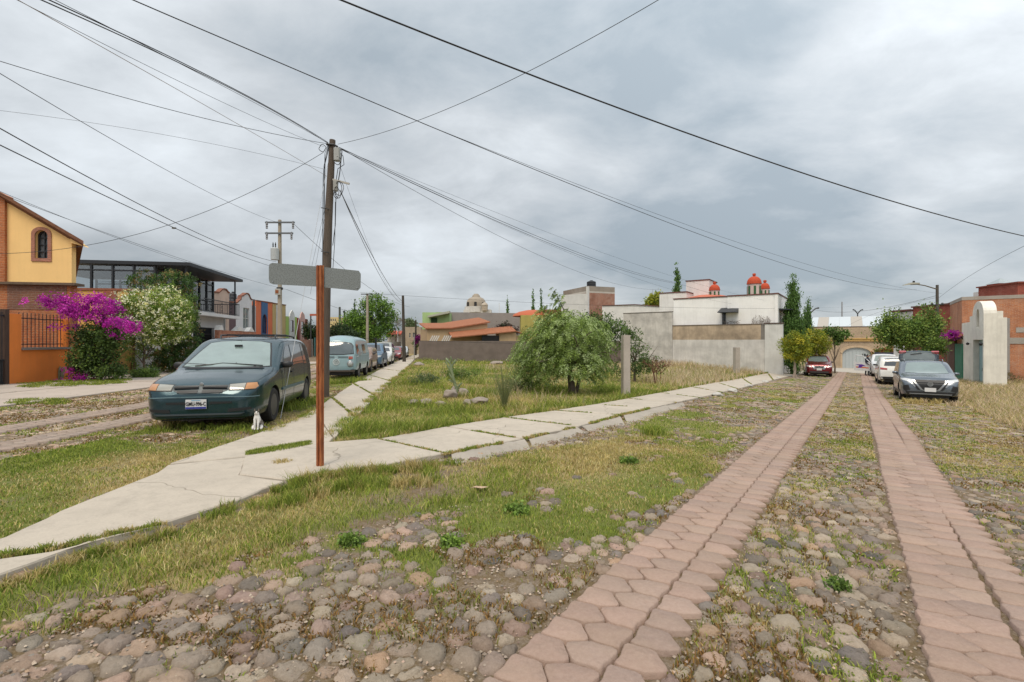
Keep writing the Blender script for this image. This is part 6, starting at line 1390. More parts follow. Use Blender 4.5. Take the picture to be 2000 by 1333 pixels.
def mirrors(t, y, z, x, mat, sz=(.22, .12, .16)):
    for s in (-1, 1):
        mb = MB(); bm = bmesh.new(); bmesh.ops.create_icosphere(bm, subdivisions=3, radius=1)
        vs = [(s * (x + sz[0] / 2) + v.co.x * sz[0] / 2, y + v.co.y * sz[1] / 2 * (1 if v.co.y < 0 else .6), z + max(-.8, min(.8, v.co.z)) * sz[2] / 2) for v in bm.verts]; fs = [[v.index for v in f.verts] for f in bm.faces]; bm.free()
        mb.add(vs, fs); mb.cbox((s * x, y + .01, z - .04), (.16, .05, .05)); m = mb.build('mirror', mat, t, True)
def plate(t, bvh, txt, x, z, y, w=.33, h=.165, band=True, rear=False):
    s = 1 if not rear else -1
    o = MB().box(x - w / 2, x + w / 2, y - .006, y + .006, z - h / 2, z + h / 2).build('license_plate', flat((.62, .62, .62), .5, var=.05), t, bevel=.003)
    if txt: textobj(txt, h * .56, BLACK, o, (x, y - .012, z + h * .02), (R(90), 0, 0), 'plate_lettering', .002, sx=.68)
    if band:
        MB().box(x - w / 2 + .004, x + w / 2 - .004, y - .009, y - .0065, z - h / 2 + .004, z - h / 2 + .036).build('plate_band', flat((.02, .03, .25), .5), o)
        MB().box(x - w * .22, x + w * .22, y - .009, y - .0065, z + h / 2 - .024, z + h / 2 - .010).build('plate_stripe', flat((.15, .35, .5), .5), o)
def wipers(t, bvh, ys):
    pass
# ---- dark teal minivan
spv = dict(L=4.75, W=1.95, wr=.335, ax=(.98, 3.87), belt=.99, tum=.235, zb=.20, rc=.11, rch=.2, crown=.035, ww=.205, wi=.11,
           top=[(0, .60), (.015, .64), (.05, .70), (.09, .745), (.14, .80), (.3, .87), (.7, .955), (1.10, 1.02), (1.28, 1.07), (1.6, 1.27), (2.0, 1.505), (2.18, 1.60), (2.35, 1.645), (2.7, 1.675), (3.4, 1.68), (4.1, 1.655), (4.42, 1.60), (4.55, 1.45), (4.68, 1.05), (4.72, .9), (4.75, .62)],
           plan=[(0, .62), (.03, .74), (.08, .82), (.18, .90), (.35, .955), (.6, .985), (1.0, 1), (3.9, 1), (4.5, .965), (4.75, .88)], bot=[(0, .24), (.12, .20), (.6, .22), (4.3, .24), (4.75, .36)])
van_h = math.atan2(-.2, -1)    # heading handled below
teal = carpaint((.009, .042, .055), .05, .2, .5)
hd = math.atan(.20)
van, bv = make_car('parked_minivan', 'dark teal minivan parked on the grass verge by the pavement', 'minivan', spv, (-5.47, 8.45, 0), hd, teal)
WS = glassy((.17, .23, .215), .06); SG = glassy((.03, .045, .055), .05)
def vd(poly, ax, mat, nm, side=1, **k): return decal(bv, poly, ax, mat, nm, van, side=side, **k)
ws = [(-.79, 1.085), (-.4, 1.065), (0, 1.06), (.4, 1.065), (.79, 1.085), (.66, 1.40), (.585, 1.55), (.4, 1.585), (0, 1.60), (-.4, 1.585), (-.585, 1.55), (-.66, 1.40)]
vd([(x * 1.045, 1.06 + (z - 1.06) * 1.045 - .012) for x, z in ws], 'y', BLACK, 'windshield_seal', eps=.003)
wsd = vd(ws, 'y', WS, 'windshield', eps=.010)
vd([(-.72, 1.045), (.72, 1.045), (.6, 1.075), (-.6, 1.075)], 'y', BLACK, 'cowl', eps=.012)
for s in (1, -1):
    vd([(1.62, 1.03), (2.02, 1.03), (2.42, 1.04), (2.47, 1.50), (2.16, 1.47), (1.9, 1.28)], 'x', SG, 'side_window', s)
    vd([(2.53, 1.04), (3.55, 1.05), (3.58, 1.53), (2.56, 1.52)], 'x', SG, 'side_window', s)
    vd([(3.62, 1.05), (4.42, 1.08), (4.34, 1.50), (3.65, 1.53)], 'x', SG, 'side_window', s)
    linestrip(bv, [(1.5, .60), (2.4, .60), (3.45, .60)], .05, 'x', flat((.05, .10, .115), .4), 'side_moulding', van, s, .016)
    for yy in (1.52, 2.5, 3.6): linestrip(bv, [(yy, .30), (yy + .02, .99)], .009, 'x', BLACK, 'door_seam', van, s, .002)
    vd([(2.30, .90), (2.44, .90), (2.44, .935), (2.30, .935)], 'x', BLACK, 'door_handle', s, eps=.02, cell=.03)
    hl = [(.50 * s, .715), (.70 * s, .715), (.80 * s, .735), (.80 * s, .80), (.66 * s, .815), (.46 * s, .80)]
    vd([(x * 1.0 + s * .0, z) for x, z in [(.45 * s, .70), (.87 * s, .705), (.905 * s, .76), (.86 * s, .835), (.43 * s, .815)]][::s], 'y', BLACK, 'headlight_surround', eps=.003, cell=.04)
    h_ = vd([(.47 * s, .715), (.70 * s, .718), (.70 * s, .822), (.45 * s, .805)][::s], 'y', glassy((.27, .26, .22), .12), 'headlight', eps=.010, cell=.03)
    vd([(.71 * s, .718), (.855 * s, .722), (.888 * s, .762), (.852 * s, .825), (.71 * s, .822)][::s], 'y', glassy((.42, .18, .05), .15), 'indicator', eps=.010, cell=.03)
    linestrip(bv, [(2.05, 1.62), (2.4, 1.655), (3.4, 1.68), (4.2, 1.64)], .01, 'x', BLACK, 'roof_seam', van, s)
    MB().tube([(s * .56, 2.5, 1.655), (s * .57, 2.55, 1.735), (s * .58, 3.3, 1.755), (s * .57, 4.2, 1.72), (s * .56, 4.25, 1.63)], .018, 6).build('roof_rail', BLK, van, True)
MB().cbox((0, 2.9, 1.75), (1.15, .05, .03)).cbox((0, 3.8, 1.74), (1.15, .05, .03)).build('roof_crossbars', BLK, van)
# grille: dark openings with body coloured bars
vd([(-.44, .715), (-.30, .655), (.30, .655), (.44, .715), (.46, .80), (-.46, .80)], 'y', flat((.02, .04, .05), .4), 'grille_frame', eps=.006, cell=.04)
for a, b, z0, z1 in ((-.42, -.035, .738, .785), (.035, .42, .738, .785), (-.36, -.035, .672, .712), (.035, .36, .672, .712)):
    gr = vd([(a, z0), (b, z0), (b, z1), (a, z1)], 'y', BLACK, 'grille_slot', eps=.013, cell=.04)
    for k in range(3): z = z0 + (z1 - z0) * (k + 1) / 4; MB().box(a, b, .035, .06, z - .003, z + .003).build('grille_fin', STEEL, gr)
linestrip(bv, [(-.9, .585), (-.5, .60), (0, .603), (.5, .60), (.9, .585)], .018, 'y', flat((.10, .16, .18), .35), 'bumper_edge', van, 1, .014)
for s in (-1, 1):
    vd([(s * .17, .475), (s * .52, .485), (s * .52, .515), (s * .17, .515)][::s], 'y', BLACK, 'bumper_slot', eps=.006, cell=.04)
    vd([(s * .45, .33), (s * .82, .36), (s * .80, .40), (s * .47, .39)][::s], 'y', BLACK, 'bumper_recess', eps=.006, cell=.04)
vd([(-.66, .285), (.66, .285), (.72, .31), (-.72, .31)], 'y', flat((.04, .05, .055), .6), 'lower_lip', eps=.02, cell=.06)
bd = MB().lathe([(.036, -.006), (.032, -.014), (0, -.016)], (0, 0, 0), 'y', 16).build('emblem', CHROME, van); bd.location = (0, .10, .815)
plate(van, bv, 'GMU-996-C', -.04, .48, -.028)
mirrors(van, 1.68, 1.10, .90, BLACK, (.24, .13, .17))
for s in (-1, 1):
    q = Vector((s * .25 - .1, 1.30, 1.10)); MB().tube([(.62 * s + .05, 1.25, 1.10), (.30 * s, 1.28, 1.125), (-.02 * s - .1, 1.33, 1.15)], .011, 5).tube([(.50 * s - .35, 1.33, 1.16), (.2 * s - .05, 1.28, 1.12)], .006, 4).build('wiper', BLACK, van)
MB().cbox((0.02, 1.86, 1.50), (.15, .03, .04)).build('rear_view_mirror', BLACK, van)
# ---- pale blue van
spb = dict(L=4.4, W=1.72, wr=.33, ax=(1.0, 3.4), belt=1.05, tum=.22, zb=.38, rc=.20, rch=.30, crown=.06, ww=.17, wi=.12,
           top=[(0, 1.0), (.02, 1.12), (.10, 1.35), (.22, 1.62), (.32, 1.75), (.45, 1.84), (.8, 1.90), (2.2, 1.93), (3.9, 1.88), (4.15, 1.78), (4.3, 1.4), (4.36, 1.1), (4.4, .9)],
           plan=[(0, .80), (.03, .88), (.1, .94), (.25, .985), (.5, 1), (4.0, 1), (4.3, .95), (4.4, .86)], bot=[(0, .42), (.4, .38), (4.0, .38), (4.4, .45)])
pale = carpaint((.24, .37, .41), .3, .5, .05)
bus, bb = make_car('parked_van', 'old pale blue round-nosed van with a wide curved windshield standing on the verge', 'van', spb, (-7.75, 21.3, 0), math.atan(.15), pale)
def bd_(poly, ax, mat, nm, side=1, **k): return decal(bb, poly, ax, mat, nm, bus, side=side, **k)
bd_([(-.74, 1.12), (-.3, 1.09), (.3, 1.09), (.74, 1.12), (.70, 1.50), (.60, 1.62), (.3, 1.67), (-.3, 1.67), (-.60, 1.62), (-.70, 1.50)], 'y', BLACK, 'windshield_seal', eps=.004)
bd_([(-.71, 1.15), (-.3, 1.12), (.3, 1.12), (.71, 1.15), (.67, 1.49), (.575, 1.59), (.3, 1.64), (-.3, 1.64), (-.575, 1.59), (-.67, 1.49)], 'y', glassy((.06, .08, .085), .06), 'windshield', eps=.012)
for s in (-1, 1):
    bd_([(s * .08, .96), (s * .50, .96), (s * .50, 1.03), (s * .08, 1.03)][::s], 'y', flat((.12, .17, .19), .7), 'air_vent', eps=.01, cell=.05)
    bd_([(s * .53, .90), (s * .70, .91), (s * .70, 1.02), (s * .53, 1.02)][::s], 'y', glassy((.35, .06, .03), .2), 'indicator', eps=.014, cell=.03)
    h_ = MB().lathe([(.135, .0), (.135, -.03), (.115, -.045)], (s * .60, 0, .70), 'y', 24).build('headlight_ring', CHROME, bus, True); MB().lathe([(.113, -.03), (.08, -.055), (0, -.065)], (s * .60, 0, .70), 'y', 24).build('headlight', glassy((.35, .36, .36), .1), h_, True)
    bd_([(.30, 1.12), (.95, 1.12), (.95, 1.56), (.42, 1.56)], 'x', SG, 'side_window', s); bd_([(1.08, 1.12), (1.9, 1.12), (1.9, 1.56), (1.08, 1.56)], 'x', pale, 'side_panel', s, eps=.01)
    bd_([(2.05, 1.12), (2.95, 1.12), (2.95, 1.56), (2.05, 1.56)], 'x', SG, 'side_window', s)
    linestrip(bb, [(.3, 1.06), (2.2, 1.06), (4.1, 1.06)], .03, 'x', flat((.28, .38, .41), .6), 'belt_ridge', bus, s, .01)
    for yy in (.24, 1.02): linestrip(bb, [(yy, .42), (yy, 1.05)], .012, 'x', BLACK, 'door_seam', bus, s, .002)
MB().tube([(.72, .25, 1.0), (.95, .2, 1.02), (.97, .2, 1.12)], .012, 5).lathe([(.0, .18), (.10, .18), (.10, .20), (0, .21)], (.98, 0, 1.16), 'y', 14).build('mirror', CHROME, bus)
em = MB().lathe([(.145, -.004), (.145, -.02), (.118, -.02), (.118, -.004)], (0, 0, .78), 'y', 28)
for (x0, z0), (x1, z1) in (((-.05, .885), (0, .80)), ((0, .80), (.05, .885)), ((-.095, .85), (-.045, .685)), ((-.045, .685), (0, .77)), ((0, .77), (.045, .685)), ((.045, .685), (.095, .85))): em.tube([(x0, -.014, z0), (x1, -.014, z1)], .009, 5)
em.build('emblem', flat((.5, .56, .57), .4), bus)
linestrip(bb, [(-.75, .56), (0, .56), (.75, .56)], .012, 'y', flat((.15, .2, .22), .6), 'front_seam', bus)
MB().box(-.78, .78, -.05, .1, .34, .42).build('bumper_bar', flat((.06, .045, .035), .9, var=.5), bus)
# ---- generic cars of both streets
def std(L, W, H, kind, hood=.95, wr=.32):
    if kind == 'suv': top = [(0, .62), (.02, .72), (.08, .84), (.2, .93), (.9, hood + .08), (1.1, hood + .13), (1.75, H - .13), (2.0, H - .03), (2.6, H), (L - .7, H - .04), (L - .3, H - .14), (L - .12, hood + .05), (L - .03, .9), (L, .65)]
    elif kind == 'sedan': top = [(0, .52), (.02, .6), (.1, .70), (.9, hood - .05), (1.2, hood), (1.95, H - .08), (2.4, H), (2.9, H - .02), (3.6, hood + .12), (4.2, hood + .05), (L - .05, .85), (L, .6)]
    elif kind == 'wagon': top = [(0, .58), (.02, .66), (.1, .78), (1.0, hood), (1.2, hood + .04), (1.7, H - .1), (2.0, H), (L - .6, H - .02), (L - .15, hood + .05), (L, .7)]
    else: top = [(0, .7), (.03, .85), (.12, .98), (1.0, hood + .1), (1.2, hood + .15), (1.65, H - .08), (1.9, H), (2.9, H), (3.1, hood + .12), (3.3, hood + .08), (L - .05, hood + .06), (L, .8)]
    return dict(L=L, W=W, wr=wr, ax=(.85, L - .95), belt=hood + .02, tum=.26, zb=.24, rc=.10, crown=.03, top=top, rim='alloy' if kind in ('suv', 'pickup') else 'steel', plan=[(0, .72), (.04, .83), (.12, .9), (.3, .96), (.8, 1), (L - .7, 1), (L - .2, .95), (L, .86)])
def fittings(t, b, sp, kind, H, hood, glassm=SG, grille='slot', lights=True, rear=True, wsm=None):
    W = sp['W']; L = sp['L']; k = W / 1.8; g = wsm or GLASS
    decal(b, [(-.68 * k, hood + .16), (0, hood + .13), (.68 * k, hood + .16), (.56 * k, H - .10), (0, H - .08), (-.56 * k, H - .10)], 'y', g, 'windshield', t, .008, .12)
    e_ = L - .65 if kind in ('suv', 'wagon') else (3.5 if kind == 'sedan' else 2.95)
    for s in (-1, 1):
        decal(b, [(1.5, hood + .07), (2.3, hood + .07), (2.3, H - .14), (1.98, H - .16)], 'x', glassm, 'side_window', t, .006, .12, s)
        decal(b, [(2.38, hood + .07), (e_, hood + .1), (e_ - .35, H - .16), (2.38, H - .14)], 'x', glassm, 'side_window', t, .006, .12, s)
        if lights: decal(b, [(s * .52 * k, hood - .27), (s * .80 * k, hood - .23), (s * .84 * k, hood - .12), (s * .60 * k, hood - .15)][::s], 'y', glassy((.45, .46, .46), .1), 'headlight', t, .008, .05)
    decal(b, [(-.42 * k, hood - .34), (.42 * k, hood - .34), (.5 * k, hood - .17), (-.5 * k, hood - .17)], 'y', BLACK, 'grille', t, .006, .08)
    decal(b, [(-.6 * k, .30), (.6 * k, .30), (.66 * k, .42), (-.66 * k, .42)], 'y', flat((.03, .03, .032), .6), 'lower_intake', t, .006, .08)
    mirrors(t, 1.5, hood + .12, W / 2 - .05, flat((.04, .04, .045), .5), (.18, .1, .13))
    if rear:
        decal(b, [(-.6 * k, hood + .12), (.6 * k, hood + .12), (.5 * k, H - .14), (-.5 * k, H - .14)], 'y', g, 'rear_window', t, .008, .12, -1)
        for s in (-1, 1): decal(b, [(s * .45 * k, hood - .12), (s * .86 * k, hood - .10), (s * .86 * k, hood + .03), (s * .45 * k, hood - .02)][::-s], 'y', glassy((.3, .02, .02), .15), 'tail_light', t, .010, .06, -1)
    plate(t, b, '', 0, hood - .42, -.02, .33, .15, False)
def parkline(y): return (-4.15 - .167 * y - .05, y, 0)
hdL = math.atan(.167)
for nm, lab, y, dims, kind, c, dust, g_, xo in (('parked_station_wagon', 'rusty brown and cream old station wagon parked behind the pale blue van', 26.6, (4.5, 1.7, 1.42, .92), 'wagon', (.19, .10, .065), .8, None, -.05),
                                  ('parked_pickup', 'old blue pickup truck parked behind the rusty station wagon', 32.0, (4.6, 1.75, 1.65, .98), 'pickup', (.05, .13, .22), .4, None, .05),
                                  ('parked_white_car', 'small white car parked behind the blue pickup truck', 37.4, (4.0, 1.65, 1.42, .90), 'wagon', (.62, .62, .6), .15, None, .25),
                                  ('parked_silver_truck', 'tall silver grey truck with bull bar parked behind the small white car', 42.4, (4.9, 1.85, 1.80, 1.05), 'suv', (.34, .34, .30), .3, None, -.25),
                                  ('parked_red_car', 'red sedan parked by the leaning dark pole on the side street', 48.6, (4.3, 1.75, 1.40, .88), 'sedan', (.20, .015, .02), .1, None, .25),
                                  ('parked_dark_car', 'dark blue car parked beyond the red sedan', 55.2, (4.3, 1.75, 1.42, .9), 'sedan', (.03, .045, .07), .1, None, .25),
                                  ('parked_far_car', 'pale grey car farthest along the side street', 61.5, (4.3, 1.75, 1.42, .9), 'sedan', (.42, .44, .46), .1, None, .3)):
    L, W, H, hood = dims; s_ = std(L, W, H, kind, hood); p = parkline(y); t, b = make_car(nm, lab, 'pickup truck' if kind == 'pickup' else 'car', s_, (p[0] + xo, y, 0), hdL, carpaint(c, dust, .4 if dust > .35 else .25, .2), 'vehicles parked along the side street'); fittings(t, b, s_, kind, H, hood)
    if kind == 'wagon' and dust > .5: decal(b, [(.2, .95), (1.4, .98), (4.2, .95), (4.2, 1.4), (1.9, 1.42), (1.3, 1.0)], 'x', flat((.42, .36, .25), .8, var=.3), 'cream_upper_panel', t, .002, .15, 1)
    if 'silver' in lab: MB().tube([(-.5, -.12, .4), (-.5, -.14, .95), (.5, -.14, .95), (.5, -.12, .4)], .03, 6).tube([(-.5, -.14, .68), (.5, -.14, .68)], .025, 6).build('bull_bar', BLACK, t)
    if kind == 'pickup': MB().box(-.8, .8, 3.2, 4.5, .96, 1.0).tube([(-.7, 3.2, 1), (-.7, 3.2, 1.6), (.7, 3.2, 1.6), (.7, 3.2, 1)], .03, 6).build('bed_rack', BLACK, t)
# ---- right street: grey crossover with raised tailgate
hdR = math.atan2(-.72, 1) + .02
spc = std(4.3, 1.76, 1.58, 'suv', .98, .335); spc['plan'] = [(0, .74), (.03, .84), (.1, .91), (.28, .97), (.7, 1), (3.6, 1), (4.1, .94), (4.3, .85)]
grey = carpaint((.12, .145, .175), .08, .22, .5)
Cx, Cy = X(1817, 18.2), 18.2
crs, bc = make_car('parked_crossover', 'blue grey crossover with raised tailgate and V shaped grille parked on the right', 'car', spc, (Cx, Cy, 0), hdR, grey)
def cd(poly, ax, mat, nm, side=1, **k): return decal(bc, poly, ax, mat, nm, crs, side=side, **k)
H, hood = 1.58, .98
cd([(-.66, 1.10), (0, 1.075), (.66, 1.10), (.60, 1.35), (.54, 1.475), (.3, 1.505), (0, 1.515), (-.3, 1.505), (-.54, 1.475), (-.60, 1.35)], 'y', glassy((.16, .21, .20), .05), 'windshield', eps=.01)
for s in (-1, 1):
    cd([(1.42, hood + .07), (2.3, hood + .07), (2.3, H - .12), (1.95, H - .14)], 'x', SG, 'side_window', s); cd([(2.38, hood + .07), (3.5, hood + .1), (3.2, H - .14), (2.38, H - .12)], 'x', SG, 'side_window', s)
    cd([(s * .42, .80), (s * .60, .765), (s * .84, .84), (s * .845, .90), (s * .70, .895), (s * .44, .86)][::s], 'y', glassy((.55, .57, .58), .08), 'headlight', eps=.010, cell=.04)
    cd([(s * .58, .47), (s * .74, .42), (s * .79, .48), (s * .79, .62), (s * .64, .66)][::s], 'y', BLACK, 'fog_recess', eps=.006, cell=.05)
    cd([(s * .20, .47), (s * .27, .47), (s * .50, .80), (s * .44, .80)][::s], 'y', CHROME, 'grille_chrome', eps=.016, cell=.04)
    cd([(s * .29, .47), (s * .36, .47), (s * .55, .74), (s * .50, .79)][::s], 'y', BLACK, 'grille_edge', eps=.012, cell=.04)
    cd([(s * .42, .60), (s * .46, .58), (s * .60, .76), (s * .54, .78)][::s], 'y', CHROME, 'chrome_accent', eps=.016, cell=.04)
    linestrip(bc, [(.45, .40), (1.9, .34), (3.1, .36)], .09, 'x', BLACK, 'side_cladding', crs, s, .01)
    MB().tube([(s * .60, 1.95, H - .02), (s * .61, 2.1, H + .05), (s * .61, 3.2, H + .04), (s * .59, 3.4, H - .06)], .017, 6).build('roof_rail', CHROME, crs, True)
cd([(-.27, .47), (.27, .47), (.50, .80), (.46, .855), (-.46, .855), (-.50, .80)], 'y', BLACK, 'grille', eps=.006, cell=.05)
for i in range(5):
    z = .53 + .06 * i; w_ = .22 + .055 * i; MB().box(-w_, w_, -.004 + .0 * i, .02, z - .004, z + .004).build('grille_bar', CHROME, crs)
cd([(-.22, .455), (.22, .455), (.25, .48), (-.25, .48)], 'y', CHROME, 'grille_chrome', eps=.016, cell=.04)
cd([(-.68, .30), (.68, .30), (.74, .42), (-.74, .42)], 'y', BLACK, 'lower_intake', eps=.004, cell=.06); cd([(-.60, .315), (.60, .315), (.62, .34), (-.62, .34)], 'y', CHROME, 'skid_strip', eps=.016, cell=.05)
MB().lathe([(.085, -.004), (.085, -.018), (.066, -.018), (.066, -.004)], (0, -.02, .70), 'y', 24).box(-.09, .09, -.04, -.026, .69, .712).build('emblem', CHROME, crs)
plate(crs, bc, 'UKR-43', 0, .49, -.035, .33, .15, False) if False else plate(crs, bc, '', 0, .49, -.035, .33, .15, False)
mirrors(crs, 1.5, 1.08, .84, grey, (.2, .12, .13))
# raised tailgate
tg = MB(); W2 = .62
prof = [(-.60, 0), (-.68, .25), (-.66, .55), (-.5, .74), (0, .80), (.5, .74), (.66, .55), (.68, .25), (.60, 0)]
M = Matrix.Rotation(R(28), 3, 'X')
def tgv(x, h, d): p = M @ Vector((x, -d, h)); return Vector((p.x, 3.75 + p.y + .0, 1.50 + p.z))
n = len(prof); vs = [tgv(x, h * .72, .0) for x, h in prof] + [tgv(x, h * .72, .07) for x, h in prof]; fs = [tuple(range(n)), tuple(reversed(range(n, 2 * n)))] + [(i, (i + 1) % n, (i + 1) % n + n, i + n) for i in range(n)]
tgo = tg.add(vs, fs).build('tailgate', grey, crs, bevel=.01)
pr2 = [(x * .80, .06 + h * .62) for x, h in prof]; vs = [tgv(x, h, .078) for x, h in pr2] + [tgv(x, h, .09) for x, h in pr2]; MB().add(vs, fs).build('tailgate_glass', glassy((.2, .26, .27), .06), tgo)
vs = [tgv(x, z, d) for (x, z) in ((-.3, .55), (.05, .62), (.08, .56), (-.25, .5)) for d in (.1, .12)]; MB().tube([tgv(-.28, .42, .11), tgv(.1, .5, .11)], .02, 6).build('rear_wiper', BLACK, tgo)
for s in (-1, 1): MB().cbox(tgv(s * .55, .50, .02), (.24, .1, .1), M).build('tail_light', glassy((.35, .03, .03), .1), tgo)
# red SUV facing the camera
s_ = std(4.3, 1.76, 1.6, 'suv', .98, .335); xr = X(1592, 36.5); t, b = make_car('parked_red_suv', 'dark red crossover parked under the yellow green trees by the white house', 'car', s_, (xr, 36.0, 0), math.atan2(-.55, 1), carpaint((.17, .008, .012), .05, .2, .4)); fittings(t, b, s_, 'suv', 1.6, .98, wsm=glassy((.16, .2, .2), .08))
decal(b, [(-.34, .55), (-.26, .55), (-.18, .62), (.18, .62), (.26, .55), (.34, .55), (.46, .82), (.38, .82), (.24, .66), (-.24, .66), (-.38, .82), (-.46, .82)], 'y', CHROME, 'grille_chrome', t, .014, .05); MB().lathe([(.09, -.005), (.09, -.02), (.065, -.02), (.065, -.005)], (0, -.01, .74), 'y', 18).build('emblem', CHROME, t)
# white SUV seen from behind, police pickup beyond
def rearloc(px, d, hd, L): # place so that the rear end centre is at px,d
    f = Vector((math.sin(hd), -math.cos(hd))); x, y = X(px, d), d; return (x + f.x * L, y + f.y * L, 0)
s_ = std(4.5, 1.8, 1.70, 'suv', 1.02, .35); hw = hdR + math.pi
t, b = make_car('parked_white_suv', 'white crossover seen from behind, parked before the blue grey crossover', 'car', s_, rearloc(1752, 28.5, hw, 4.5), hw, carpaint((.66, .66, .64), .06, .25, .05)); fittings(t, b, s_, 'suv', 1.70, 1.02, lights=True, wsm=glassy((.05, .06, .07), .06))
decal(b, [(-.78, .32), (.78, .32), (.82, .50), (-.82, .50)], 'y', BLACK, 'rear_bumper_trim', t, .008, .08, -1)
MB().box(-.55, .55, 4.15, 4.3, 1.66, 1.69).build('rear_spoiler', flat((.6, .6, .6), .4), t)
s_ = std(5.0, 1.82, 1.78, 'pickup', 1.08, .37); hp = hdR; px0 = X(1730, 37.5)
pol, bp = make_car('police_pickup', 'white police pickup with light bar and open front door at the street end', 'pickup truck', s_, (px0, 37.5, 0), hp, carpaint((.64, .65, .66), .06, .3, .05)); fittings(pol, bp, s_, 'pickup', 1.78, 1.08, wsm=glassy((.18, .22, .2), .08))
MB().box(-.62, .62, 2.1, 2.35, 1.80, 1.93).build('light_bar', flat((.03, .035, .06), .3), pol)
MB().tube([(-.6, -.1, .5), (-.6, -.14, 1.0), (.6, -.14, 1.0), (.6, -.1, .5)], .035, 6).tube([(-.6, -.14, .75), (.6, -.14, .75)], .03, 6).build('bull_bar', BLACK, pol)
dm = Matrix.Rotation(R(72), 3, 'Z')
def dv_(u, z, o=0.): p = dm @ Vector((0, u, 0)); n_ = dm @ Vector((1, 0, 0)); return Vector((-.92, 1.25, 0)) + p + n_ * o + Vector((0, 0, z))
def dpoly(pts, a, b): 
    n = len(pts); vs = [dv_(u, z, a) for u, z in pts] + [dv_(u, z, b) for u, z in pts]; tri = geometry.tessellate_polygon([[Vector((p[0], p[1], 0)) for p in pts]]); fs = [tuple(t_) for t_ in tri] + [tuple(i + n for i in reversed(t_)) for t_ in tri] + [(i, (i + 1) % n, (i + 1) % n + n, i + n) for i in range(n)]; return vs, fs
door = MB().add(*dpoly([(0, .42), (1.1, .42), (1.12, 1.12), (0, 1.10)], -.04, .04))
for seg in (((0, 1.1), (.5, 1.62)), ((.5, 1.62), (1.0, 1.68)), ((1.0, 1.68), (1.1, 1.1))): door.tube([dv_(*seg[0]), dv_(*seg[1])], .035, 5)
do = door.build('open_door', flat((.64, .65, .66), .3), pol, bevel=.0)
for sgn in (-.046, .041): MB().add(*dpoly([(.1, .62), (.95, .66), (1.0, .76), (.1, .70)], sgn, sgn + .005)).build('orange_stripe', flat((.6, .12, .03), .5), do); MB().add(*dpoly([(.25, .80), (.5, .80), (.62, .66), (.85, .66), (.75, .84), (1.0, .92), (.55, .94)], sgn - (.003 if sgn < 0 else -.003), sgn + .005)).build('blue_emblem', flat((.10, .03, .28), .5), do)

# ------------------------------------------------------------ people and the cat
def skin(name, joints, edges, radii, mat, parent, levels=2, root=0):
    me = bpy.data.meshes.new(name); me.from_pydata([Vector(j) for j in joints], edges, []); o = link(name, me, parent)
    o.modifiers.new('s', 'SKIN'); sv = me.skin_vertices[0].data
    for i, r_ in enumerate(radii): sv[i].radius = (r_, r_) if not isinstance(r_, tuple) else r_; sv[i].use_root = (i == root)
    m = o.modifiers.new('ss', 'SUBSURF'); m.levels = m.render_levels = levels; dg = bpy.context.evaluated_depsgraph_get(); m2 = bpy.data.meshes.new_from_object(o.evaluated_get(dg)); o.modifiers.clear(); o.data = m2; m2.materials.append(mat)
    m2.polygons.foreach_set('use_smooth', [True] * len(m2.polygons)); return o
def officer():
    x, y = X(1694, 39.4), 39.4; t = thing('person', 'person in dark uniform standing behind the open door of the white pickup', 'person', (x, y, gh(x, y)), R(25)); navy = flat((.012, .014, .03), .8); sk = flat((.30, .17, .11), .6)
    J_ = [(0, 0, .95), (0, 0, 1.15), (0, 0, 1.38), (0, -.01, 1.47), (0, -.02, 1.58), (.10, 0, .88), (.12, -.02, .50), (.13, .01, .10), (.14, -.13, .04), (-.10, 0, .88), (-.13, .03, .50), (-.15, .06, .10), (-.16, -.08, .04), (.19, 0, 1.40), (.27, -.02, 1.13), (.24, -.20, .95), (.22, -.28, .92), (-.19, 0, 1.40), (-.27, -.02, 1.13), (-.26, -.20, .98), (-.25, -.28, .97)]
    E_ = [(0, 1), (1, 2), (2, 3), (3, 4), (0, 5), (5, 6), (6, 7), (7, 8), (0, 9), (9, 10), (10, 11), (11, 12), (2, 13), (13, 14), (14, 15), (15, 16), (2, 17), (17, 18), (18, 19), (19, 20)]
    Rr = [.15, .14, .15, .055, .09, .09, .065, .05, .045, .09, .065, .05, .045, .065, .048, .036, .03, .065, .048, .036, .03]
    b = skin('body', J_, E_, Rr, navy, t)
    for i, ext_ in enumerate(((.22, -.28, .92), (-.25, -.28, .97))):
        for f in range(5): a = (f - 2) * .35; skin('finger', [ext_, (ext_[0] + math.sin(a) * .03, ext_[1] - .05, ext_[2] - .01), (ext_[0] + math.sin(a) * .05, ext_[1] - .075 - .01 * (2 - abs(f - 2)), ext_[2] - .03)], [(0, 1), (1, 2)], [.012, .010, .008], sk, b, 1)
    bm = bmesh.new(); bmesh.ops.create_icosphere(bm, subdivisions=3, radius=1)
    mb = MB().add([(v.co.x * .085 * (1 - .15 * (v.co.z < -.3)), v.co.y * .105 - .02, v.co.z * .125 + 1.60) for v in bm.verts], [[v.index for v in f.verts] for f in bm.faces]); mb.add([(0, -.145, 1.58), (.018, -.118, 1.565), (-.018, -.118, 1.565), (0, -.118, 1.62)], [(0, 1, 2), (0, 3, 1), (0, 2, 3)]); hd_ = mb.build('head', sk, t, True)
    MB().add([(v.co.x * .093, v.co.y * .112 - .005, max(v.co.z * .13, .02) + 1.61) for v in bm.verts], [[v.index for v in f.verts] for f in bm.faces]).build('cap', navy, t, True); bm.free()
    for s in (-1, 1): MB().lathe([(0, -.002), (.012, 0), (0, .004)], (s * .032, -.118, 1.61), 'y', 8).build('eye', BLACK, hd_)
officer()
